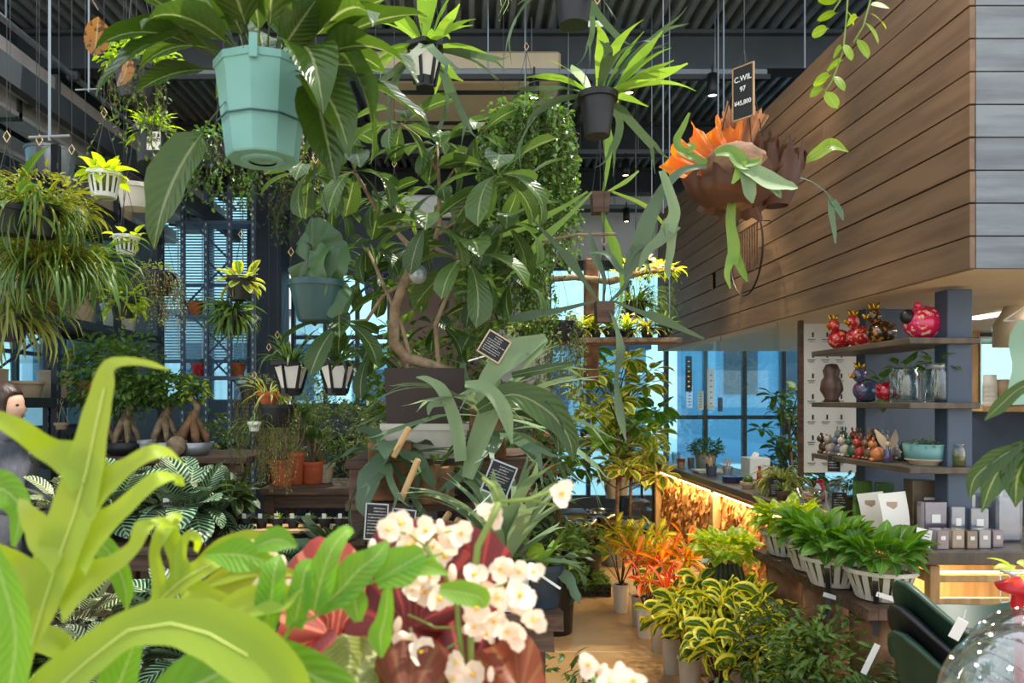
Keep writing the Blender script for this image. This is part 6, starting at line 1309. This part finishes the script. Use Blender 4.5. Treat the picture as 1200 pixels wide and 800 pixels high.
t = item('terrarium', 'wide glass terrarium jar with a dark base and green top', 'terrarium', 960, 4.45); t.location.x = 2.25; MB().lathe([(.003, 0), (.1, 0), (.12, .06), (.12, .14), (.1, .17), (.096, .17), (.115, .14), (.115, .06), (.003, .01)], 28).build('glass', M['glass'], t, True); MB().ball((0, 0, .05), (.1, .1, .04), 16, 8).build('moss', M['moss'], t, True); blob(t, L['mid'], 60, (0, 0, .17), (.09, .09, .04), .05, .02)
def cpot(x, y, lab, r, h, m, n, ln, mk='mid', wd=.012, dr=.8, nm='potted_plant'):
    t = thing(nm, lab, 'potted plant', (x, y, zc)); pot(t, r, r*.85, h, M[m], 20); fountain(t, L[mk], n, (0, 0, h*.9), ln, wd, 'strap', (.1, 1.4), dr); return t
cpot(2.15, 5.2, 'arching brown-green strap plant in a pale pot on the counter', .06, .09, 'beige', 130, .24, 'olive', .018, 1.9); cpot(2.3, 5.5, 'second arching strap plant behind the first on the counter', .06, .09, 'beige', 110, .26, 'olive', .018, 1.9)
t = cpot(2.08, 5.6, 'small round cactus in a shallow beige pot on the counter', .05, .05, 'beige', 5, .03); MB().ball((0, 0, .065), .035, 14, 9).build('cactus_ball', L['mid'], t, True)
cpot(2.06, 4.95, 'tiny single-stem plant in a brown pot at the counter edge', .035, .06, 'oldwood', 8, .12, 'mid', .02, .6); t = cpot(2.25, 7.15, 'leafy bush in a galvanised bucket on the far counter', .1, .17, 'silver', 10, .1); 
blob(t, L['mid'], 420, (0, 0, .21), (.16, .16, .09), .045, .022, name='bushy_foliage')
t = thing('tissue_box', 'white tissue box on the far counter', 'box', (2.4, 6.3, zc)); MB().box((0, 0, .09), (.17, .2, .18), .006).build('box_body', M['white'], t); MB().ribbon([(-.03, 0, .18), (0, 0, .2), (.03, .01, .21)], [.02, .05, .02], (0, -1, .5)).build('tissue', M['paper'], t, True)
t = thing('navy_tray', 'stacked navy blue dishes at the counter edge', 'dishes', (2.1, 6.0, zc)); [MB().lathe([(.003, z), (.07, z), (.085, z+.02), (.08, z+.02), (.003, z+.005)], 6).build('dish', M['navy'], t) for z in (0, .015, .03)]
for i, (x, y, m) in enumerate(((2.1, 6.5, 'slate'), (2.22, 6.45, 'silver'), (2.15, 6.7, 'slate'))):
    t = thing('tool_cup', ['slate cup of wooden sticks at the counter edge', 'grey cup of wooden sticks beside the slate one', 'slate cup of wooden tools farther back'][i], 'cup', (x, y, zc)); pot(t, .04, .035, .09, M[m], 20, soil=False, rim=.001)
    for k in range(6): MB().tube([(RN.uniform(-.02, .02), RN.uniform(-.02, .02), .01), (RN.uniform(-.04, .04), RN.uniform(-.03, .03), .16)], .004, 5).build('wooden_stick', M['hook'], t)
for i, (x, y, m, r, h) in enumerate(((2.12, 7.7, 'glass', .045, .13), (2.1, 7.45, 'terra', .04, .08), (2.2, 7.45, 'silver', .035, .09), (2.05, 7.25, 'beige', .03, .06))):
    t = thing('counter_cup', ['tall clear glass tumbler at the far counter end', 'terracotta cup on the far counter', 'small silver tin beside the terracotta cup', 'small beige cup in front of the galvanised bucket'][i], 'cup', (x, y, zc)); pot(t, r, r*.85, h, M[m], 20, soil=False, rim=.001)
t = thing('paper_stack', 'stack of white papers lying on the far counter', 'papers', (2.2, 7.0, zc)); [MB().box((RN.uniform(-.01, .01), -.12, .004+k*.006), (.26, .2, .005)).build('sheet', M['paper'], t) for k in range(4)]
for i, (x, y, c_) in enumerate(((2.28, 5.9, (180,40,40)), (2.35, 5.85, (60,110,180)), (2.25, 4.85, (230,230,230)), (2.3, 4.9, (190,60,70)), (2.33, 4.75, (200,210,220)))):
    t = thing('small_bottle', ['red-capped small bottle behind the navy dishes', 'blue small bottle behind the navy dishes', 'white bottle behind the glass bowl', 'pinkish bottle behind the glass bowl', 'clear-white bottle beside the pinkish one'][i], 'bottle', (x, y, zc)); MB().lathe([(.003, 0), (.022, 0), (.022, .09), (.01, .11), (.01, .125), (.003, .125)], 16).build('bottle', mat('bottle', c_, rough=.3), t, True); MB().lathe([(.003, .12), (.012, .12), (.012, .14), (.003, .14)], 12).build('cap', M['red'], t)
chalkboard(Vector((2.02, 4.95, .93)), .075, .12, 'small chalk sign standing at the counter edge above the baskets', 7, (0, 0, -.2), 'black'); chalkboard(Vector((2.02, 4.1, .95)), .07, .1, 'chalk price card leaning below the lowest shelf', 6, (0, 0, -.3), 'black')
chalkboard(Vector((2.0, 4.12, 1.16)), .06, .09, 'small dark card hung from the front of the lowest shelf', 5, (0, 0, -.3), 'oldwood')
# kitchen corner beyond
for i, (px, h) in enumerate(((1152, .28), (1167, .24), (1185, .26))):
    t = thing('paper_cup_stack', ['leftmost tall stack of paper cups on the kitchen ledge', 'middle stack of paper cups on the kitchen ledge', 'rightmost stack of paper cups on the kitchen ledge'][i], 'cups', ((px+8-550)/F*5.75, 5.75, 1.462), 'paper cup stacks'); [MB().lathe([(.003, k*.035), (.05, k*.035), (.042, k*.035+.1), (.038, k*.035+.1)], 20).build('cup', M['beige'] if i else M['paper'], t, True) for k in range(int(h/.05))]
t = thing('clothes_hanger', 'white clothes hanger with a pale green cloth at the right edge', 'hanger', P(1205, 400, 3.6)); MB().tube([(-.12, 0, .1), (0, 0, .18), (.12, 0, .1), (-.12, 0, .1)], .005, 6).build('hanger_frame', M['white'], t, True); MB().tube([(0, 0, .18), (0, 0, .22), (.02, 0, .245), (.0, 0, .27), (-.02, 0, .25)], .004, 6).build('hanger_hook', M['white'], t, True)
MB().tube([(0, 0, .27), (0, 0, 2.03-t.location.z)], .002, 4).build('cord', M['rod'], t); mb = MB(); mb.ribbon([(0, 0, .1), (0, .01, -.1), (.01, 0, -.3)], [.14, .18, .2], (0, -1, 0), cup=.05, wave=.02, nw=5); mb.build('cloth', mat('pale_green_cloth', (150,190,170), rough=.8), t, True)
t = thing('pendant_shade', 'cream lampshade hanging behind the clothes hanger', 'lamp', P(1188, 385, 4.2)); MB().lathe([(.02, .14), (.04, .13), (.1, .02), (.1, -.1), (.09, -.1), (.09, .02), (.03, .12)], 28).build('shade', M['acbody'], t, True); MB().tube([(0, 0, .13), (0, 0, 2.03-t.location.z)], .003, 5).build('cord', M['black'], t)

# ---------------------------------------------------------------- left side: bonsai, striped plants, terracotta, rack goods
for i, (px, Y, kind, pm, lab) in enumerate(((148, 4.75, 'dark', 'blackpl', 'dark leafy tree with twisted trunk at the left of the high bench'), (193, 4.8, 'ficus', 'silver', 'bonsai fig with spreading roots and flat dark crown'), (226, 4.75, 'lumpy', 'silver', 'bonsai with swollen striped brown roots in a pale bowl'), (118, 4.95, 'dark', 'blackpl', 'leafy shrub partly behind the big front fern'))):
    x = (px-550)/F*Y; t = thing('bonsai_tree', lab, 'bonsai', (x, Y, 1.162)); r = .13; MB().lathe([(.003, 0), (r*.7, 0), (r, .08), (r*.96, .08), (.003, .06)], 26).build('bowl', M[pm], t, True); MB().disc(r*.94, 20, (0, 0, .07), bump=.02).build('soil', M['soil'], t, True)
    for k in range(6):
        a = k*1.05; q = .07 if kind != 'lumpy' else .08; MB().tube([(q*1.2*math.cos(a), q*1.2*math.sin(a), .06), (q*math.cos(a), q*math.sin(a), .12), (.03*math.cos(a), .03*math.sin(a), .2), (0, 0, .28)], [.012, .028 if kind == 'lumpy' else .018, .024, .012], 8).build('root', M['bark'] if kind == 'lumpy' else M['trunk'], t, True)
    MB().tube([(0, 0, .2), (.03, 0, .3), (-.02, 0, .38)], [.03, .022, .012], 8).build('trunk', M['trunk'], t, True)
    hcen = {'dark': .5, 'ficus': .42, 'lumpy': .4}[kind]; blob(t, L['mid' if kind != 'lumpy' else 'lime'], {'dark': 800, 'ficus': 800, 'lumpy': 60}[kind], (0, 0, hcen), {'dark': (.24, .2, .3), 'ficus': (.28, .2, .11), 'lumpy': (.12, .1, .08)}[kind], .05, .028, 'oval')
t = thing('wood_disc', 'round cut wood disc leaning between the bonsai bowls', 'wood disc', ((207-550)/F*4.62, 4.62, 1.162)); MB().lathe([(.003, -.015), (.06, -.015), (.063, 0), (.06, .015), (.003, .015)], 24, M=Matrix.Translation((0, 0, .062)) @ Matrix.Rotation(PI/2-.15, 4, 'X')).build('disc', M['trunk'], t, True)
t = thing('small_bucket', 'small pale blue-grey pot left of the bonsai roots', 'pot', ((172-550)/F*4.62, 4.62, 1.162)); pot(t, .045, .035, .1, M['silver'])
kinds = ['cala', 'calas', 'cala', 'dkoval', 'calas']; n_ = 0
rows = [('back row of the lower bench', .822, 4.2, -1.95, -1.36, 4), ('front row of the lower bench', .822, 3.72, -1.95, -1.36, 4), ('back row of the low front bench', .452, 3.1, -2.0, -.85, 4), ('front row of the low front bench', .452, 2.6, -1.95, -.85, 4)]
for rn, z, y, x0, x1, n in rows:
    for i in range(n):
        k = kinds[n_ % 5]; n_ += 1; nm = {'cala': 'dark pale-striped plant', 'calas': 'silver-striped plant', 'dkoval': 'plain dark leafy plant'}[k]
        t = thing('striped_leaf_plant' if k != 'dkoval' else 'potted_plant', '%s, %s from left, %s' % (nm, NTH[i], rn), 'potted plant', (x0+(x1-x0)*i/(n-1)+RN.uniform(-.04, .04), y+RN.uniform(-.06, .06), z), 'leafy plants on the left benches')
        pot(t, .08, .065, .13, M[['blackpl', 'dblue', 'blackpl', 'offwhite'][n_ % 4]], 18); rosette(t, G[k], 38, (0, 0, .14), (1.35, -.4), (.9, 1.6), .05, roll=.4)
        if n_ % 2: MB().box((.05, -.09, .17), (.045, .002, .07), .001).build('plant_label', M['paper'], t)
for i, (x, y, mk, lab) in enumerate(((-.62, 3.4, 'mid', 'ferny green plant on the floor left of the stand'), (-.55, 3.9, 'dk', 'dark fern on the floor behind the stand'), (-2.7, 3.0, 'dk', 'dark leafy plant on the floor at the left edge'))):
    t = thing('potted_fern', lab, 'fern', (x, y, 0)); pot(t, .14, .12, .5, M['dblue']); fountain(t, L[mk], 170, (0, 0, .5), .34, .024, 'lance', (-.1, 1.4), 1.2, rad=.1)
for i, (x, y, h, k, lab) in enumerate(((-1.05, 3.75, .62, 'cala', 'dark striped plant in a tall pot before the thin succulent shelf'), (-.78, 3.72, .6, 'dkoval', 'plain dark plant in a tall pot beside the thin succulent shelf'), (-1.12, 3.38, .5, 'calas', 'silver-striped plant in a tall dark pot beside the low bench'), (-.86, 3.42, .45, 'cala', 'broad striped plant in a tall dark pot left of the slab table'), (-.66, 2.95, .3, 'calas', 'silver-striped plant close to the slab table leg'))):
    t = thing('potted_plant', lab, 'potted plant', (x, y, 0)); pot(t, .09, .075, h, M['dblue'], 18); rosette(t, G[k], 44, (0, 0, h), (1.35, -.5), (1.0, 1.6), .05, roll=.4); fountain(t, L['mid'], 30, (0, 0, h), .25, .012, 'strap', (0, 1.2), 1.4)
# terracotta group on the small bench
for i, (px, Y, r, h, m, kind, lab) in enumerate(((330, 4.62, .07, .16, 'terra', 'stick', 'tall terracotta pot with a spiky branching plant'), (345, 4.7, .065, .2, 'terra', 'stick', 'terracotta pot of spiky branches just behind the tall one'), (366, 4.75, .075, .14, 'terra', 'stick', 'bright orange-red pot with pale stems'), (380, 4.8, .06, .12, 'beige', 'cactus', 'pale pot with a leaning woolly cactus'))):
    t = thing('potted_succulent', lab, 'potted plant', ((px-550)/F*Y, Y, .982)); pot(t, r, r*.8, h, M[m], 22)
    if kind == 'stick':
        for k in range(4):
            e = Vector((RN.uniform(-.1, .1), RN.uniform(-.05, .05), h+RN.uniform(.14, .28))); MB().tube([(0, 0, h*.9), (e.x*.7, e.y*.5, h+.08), e], [.009, .008, .006], 6).build('branch', M['trunk'], t, True); fountain(t, L['mid'], 36, e, .1, .009, 'strap', (-.2, 1.4), .4, name='spiky_tuft')
    else: MB().tube([(0, 0, h*.8), (-.06, 0, h+.1), (-.16, 0, h+.22)], [.03, .03, .022], 10).build('cactus_stem', M['moss'], t, True)
t = thing('seedling_shelf', 'thin wooden shelf of tiny succulents before the terracotta pots', 'shelf', (-.92, 3.95, 0)); MB().box((0, 0, .83), (.62, .2, .018), .003).build('board', M['pine'], t); [MB().box((x, 0, .41), (.03, .18, .82)).build('leg', M['oldwood'], t) for x in (-.28, .28)]
for i in range(7):
    t = thing('tiny_succulent', 'tiny black pot with a pale label, %s from the left on the thin shelf' % NTH[i], 'potted plant', (-1.17+i*.083, 3.93, .8395), 'tiny succulents on the thin shelf'); pot(t, .03, .024, .05, M['blackpl'], 14); fountain(t, L[['stag', 'mid', 'lime'][i % 3]], 16, (0, 0, .045), .04, .01, 'lance', (.2, 1.4), .4); MB().box((0, -.03, .065), (.02, .002, .025)).build('plant_label', M['paper'], t)
for i in range(5):
    x = -1.05+i*.14; t = thing('euphorbia', 'tall grassy succulent, %s from the left behind the lantern planters' % NTH[i], 'potted plant', (x-.3, 5.35, 0), 'grassy succulents behind the planters'); pot(t, .1, .09, .9, M['dblue']); 
    for k in range(3): blob(t, L['grass'], 130, (RN.uniform(-.05, .05), 0, 1.1+k*.22), (.1, .1, .2), .07, .008, 'strap', name='spiky_stem')
def hedge(x, y, z, lab, mk, n, r, pz=.0, lf=(.07, .035)):
    t = thing('leafy_plant', lab, 'potted plant', (x, y, pz)); pot(t, .14, .12, z-pz-r[2]*.6, M['blackpl']); blob(t, L[mk], n, (0, 0, z-pz), r, lf[0], lf[1]); return t
hedge(-1.5, 6.3, 1.15, 'dark bushy plant on the floor beneath the blinds window', 'dk', 420, (.35, .3, .4)); hedge(-.7, 6.6, 1.2, 'olive bushy plant behind the lantern planters', 'olive', 420, (.35, .3, .45)); hedge(-2.0, 5.8, 1.1, 'green bush between the rack and the bonsai bench', 'mid', 380, (.3, .3, .35)); hedge(-.1, 5.6, 1.4, 'large dark bush behind the big tree', 'dk', 600, (.4, .3, .55)); hedge(.5, 5.2, 1.1, 'green bush behind the staghorn stand', 'mid', 380, (.25, .25, .4)); hedge(-.4, 4.6, 1.6, 'mid-green bush directly behind the square pot', 'mid', 420, (.3, .25, .4), lf=(.09, .04))
hedge(.55, 4.9, .5, 'low leafy bush on the floor beside the slab table', 'mid', 260, (.22, .25, .22)); hedge(-.2, 7.6, 1.7, 'tall dark bush by the back windows', 'dk', 600, (.5, .3, .7)); hedge(-1.3, 7.8, 1.5, 'tall green bush by the back windows left', 'mid', 500, (.4, .3, .6)); hedge(.95, 6.2, .35, 'low fern behind the black tray', 'mid', 200, (.2, .2, .15)); 
# rack goods
def rackpot(x, y, z, lab, r, h, m, pl=None, square=False):
    t = thing('planter', lab, 'pot', (x, y, z), 'pots on the left rack')
    sqpot(t, r*2, r*1.9, h, M[m]) if square else pot(t, r, r*.8, h, M[m], 22)
    if pl: fountain(t, L[pl], 60, (0, 0, h*.9), .22, .02, 'strap', (0, 1.4), 1.2)
for i, (y, z, r, h, m, sq, pl, lab) in enumerate(((4.05, 2.11, .13, .24, 'beige', 1, None, 'beige square planter at the near end of the upper shelf'), (4.5, 2.11, .14, .26, 'kraft', 1, None, 'tall tan square planter on the upper shelf'), (4.95, 2.11, .13, .24, 'offwhite', 1, None, 'cream square planter on the upper shelf'), (5.45, 2.11, .14, .22, 'terrad', 0, None, 'dull red round pot on the upper shelf'),
        (6.0, 2.11, .13, .25, 'beige', 0, 'mid', 'beige pot with blades on the upper shelf'), (6.7, 2.11, .15, .25, 'offwhite', 0, None, 'wide pale pot at the far end of the upper shelf'), (4.35, 1.51, .12, .16, 'kraft', 1, 'olive', 'brown paper-wrapped pot at the near end of the eye-level shelf'), (4.8, 1.51, .11, .2, 'beige', 1, None, 'beige square pot on the eye-level shelf'), (5.25, 1.51, .13, .13, 'beige', 0, None, 'shallow beige pot, lower of the stacked pair'), (5.65, 1.51, .12, .22, 'beige', 0, None, 'tall beige round pot on the eye-level shelf'), (6.2, 1.51, .12, .16, 'terra', 0, 'mid', 'terracotta pot with blades on the eye-level shelf'), (6.8, 1.51, .12, .2, 'silver', 0, None, 'grey metal pot at the far end of the eye-level shelf'),
        (4.6, .92, .14, .22, 'offwhite', 0, 'mid', 'white pot of blades on the waist-level shelf'), (5.2, .92, .14, .22, 'silver', 0, None, 'grey pot on the waist-level shelf'), (5.9, .92, .14, .24, 'terra', 0, 'dk', 'terracotta pot on the waist-level shelf'), (5.6, 3.07, .17, .3, 'silver', 0, None, 'large grey pot on the top shelf of the rack'), (6.6, 3.07, .17, .28, 'beige', 0, None, 'large beige pot at the far end of the top shelf'))):
    rackpot(-3.12, y, z, lab, r, h, m, pl, sq)
for i, (x, z, m) in enumerate(((-2.95, 2.42, 'terra'), (-2.65, 2.42, 'blackpl'), (-2.9, 1.77, 'red'), (-2.6, .92, 'blackpl'), (-2.5, 1.77, 'terra'))):
    t = thing('planter', ['terracotta pot high on the blue-grey rack', 'black pot high on the blue-grey rack', 'red pot on the middle board of the blue-grey rack', 'black pot low on the blue-grey rack', 'small terracotta pot on the middle board of the blue-grey rack'][i], 'pot', (x, 8.08, z)); pot(t, .09, .07, .14, M[m]); fountain(t, L['lime' if i % 2 else 'mid'], 40, (0, 0, .12), .2, .02, 'strap', (-.3, 1.3), 1.4)
t = thing('hanging_planter', 'tiny wooden-spoon-shaped hanging pot on the eye-level shelf edge', 'pot', P(72, 503, 5.42)); pot(t, .04, .035, .05, M['beige'], 18); hanger3(t, .04, .05, .13, 'hook', hook=True)
for px, py, Y, lab in ((18, 375, 3.9, 'white paper tag on the near end of the upper shelf beam'), (165, 422, 5.6, 'cream tag on the far end of the shelf beam')):
    q = MB().box((0, 0, 0), (.07, .003, .1), .001).build('paper_tag', M['kraft']); q.location = P(px, py, Y); q.location.x = -2.972; q.rotation_euler.z = -1.2; tag(q, lab, 'tag')

# ---------------------------------------------------------------- the customer at the left edge
hx, hy = (2-550)/F*3.85, 3.85; t = thing('person', 'person with short brown hair in a grey jacket looking right, at the left edge', 'person', (hx-.02, hy, 0))
def skinned(name, pts, edges, rad, m, sub=2):
    me = bpy.data.meshes.new(name); me.from_pydata(pts, edges, []); o = bpy.data.objects.new(name, me); C.objects.link(o); o.parent = t; me.materials.append(m)
    me.attributes  # skin layer comes with the modifier
    bm_ = __import__('bmesh').new(); bm_.from_mesh(me); ly = bm_.verts.layers.skin.verify()
    for i, v in enumerate(bm_.verts): v[ly].radius = (rad[i] if isinstance(rad[i], tuple) else (rad[i], rad[i])); v[ly].use_root = (i == 0)
    bm_.to_mesh(me); bm_.free(); o.modifiers.new('skin', 'SKIN').use_smooth_shade = True; s_ = o.modifiers.new('sub', 'SUBSURF'); s_.levels = sub; s_.render_levels = sub; return o
# faces +X (to the right of the picture), right hand reaching to the plants
body = skinned('body', [(0,0,.88),(0,0,1.05),(.01,0,1.22),(.02,0,1.34),(.03,0,1.41),(.04,0,1.47), (0,-.17,1.33),(.06,-.23,1.08),(.26,-.17,1.03),(.34,-.15,1.02), (0,.17,1.33),(.05,.22,1.08),(.25,.16,1.0),(.33,.14,.98), (0,-.09,.84),(.02,-.1,.46),(0,-.1,.08),(.12,-.1,.03), (0,.09,.84),(.0,.1,.46),(-.02,.1,.08),(.1,.1,.03)],
    [(0,1),(1,2),(2,3),(3,4),(4,5),(3,6),(6,7),(7,8),(8,9),(3,10),(10,11),(11,12),(12,13),(0,14),(14,15),(15,16),(16,17),(0,18),(18,19),(19,20),(20,21)],
    [(.12,.16),(.11,.14),(.12,.17),(.1,.15),.05,.05,.06,.05,.036,.026,.06,.05,.036,.026,.085,.06,.045,.035,.085,.06,.045,.035], M['jacket'])
for s_, bz_ in ((-1, 1.02), (1, .98)):
    for k in range(5):
        y0 = s_*.15+(k-2)*.016*-s_; skinned('finger', [(.33, s_*.145, bz_), (.37, y0 if k < 4 else s_*.145-s_*.03, bz_-.002), (.4 if k < 4 else .385, y0 if k < 4 else s_*.145-s_*.045, bz_-.012), (.415 if k < 4 else .39, y0 if k < 4 else s_*.145-s_*.05, bz_-.03)], [(0,1),(1,2),(2,3)], [.016,.009,.008,.007], M['skin'], 1)
hd = MB(); hd.ball((.05, 0, 1.58), (.092, .075, .118), 28, 22)
for i, p in enumerate(hd.v):
    x, y, z = p; x -= .05; zz = z-1.58
    if zz < -.02 and x < 0: x *= .72
    if x > .03:
        g_ = math.exp(-(y/.016)**2); x += .022*g_*math.exp(-((zz+.016)/.02)**2)+.006*g_*math.exp(-((zz+.058)/.008)**2)+.007*g_*math.exp(-((zz+.1)/.016)**2); x -= .008*math.exp(-((abs(y)-.03)/.014)**2)*math.exp(-((zz-.012)/.013)**2)
    hd.v[i] = (x+.05, y, zz+1.58)
h_ = hd.build('head', M['skin'], t, True)
for s_ in (-1, 1):
    MB().ball((.126, s_*.03, 1.592), (.008, .012, .007), 10, 7).build('eye', M['black'], h_, True); MB().ball((.035, s_*.074, 1.575), (.018, .01, .03), 10, 7).build('ear', M['skin'], h_, True)
MB().box((.142, 0, 1.532), (.006, .034, .006), .002).build('mouth', M['terra'], h_)
hr = MB(); hr.ball((.03, 0, 1.595), (.112, .1, .13), 28, 20)
for i, p in enumerate(hr.v):
    x, y, z = p; f = (x-.028)/.108
    if f > .58 and z < 1.64: x = .03+.112*.58-(1.64-z)*.1
    hr.v[i] = (x, y*(1+.04*math.sin(z*90)), z+(0 if f > 0 else -.02))
hr.build('hair', M['hair'], t, True); t.scale = (.93, .93, .93)
MB().lathe([(.06, 1.4), (.075, 1.43), (.06, 1.46), (.05, 1.44)], 20, c=(.03, 0, 0)).build('collar', M['jacket'], t, True)
b_ = MB(); b_.box((0, 0, 0), (.2, .14, .36), .05); b_.build('shoulder_bag', M['bagg'], t, loc=(-.1, -.24, 1.16)); MB().ribbon([(-.05, -.2, 1.3), (.0, -.1, 1.42), (-.05, .05, 1.4), (-.1, .12, 1.2)], [.04]*4, (0, 0, 1)).build('bag_strap', M['bagg'], t, True)
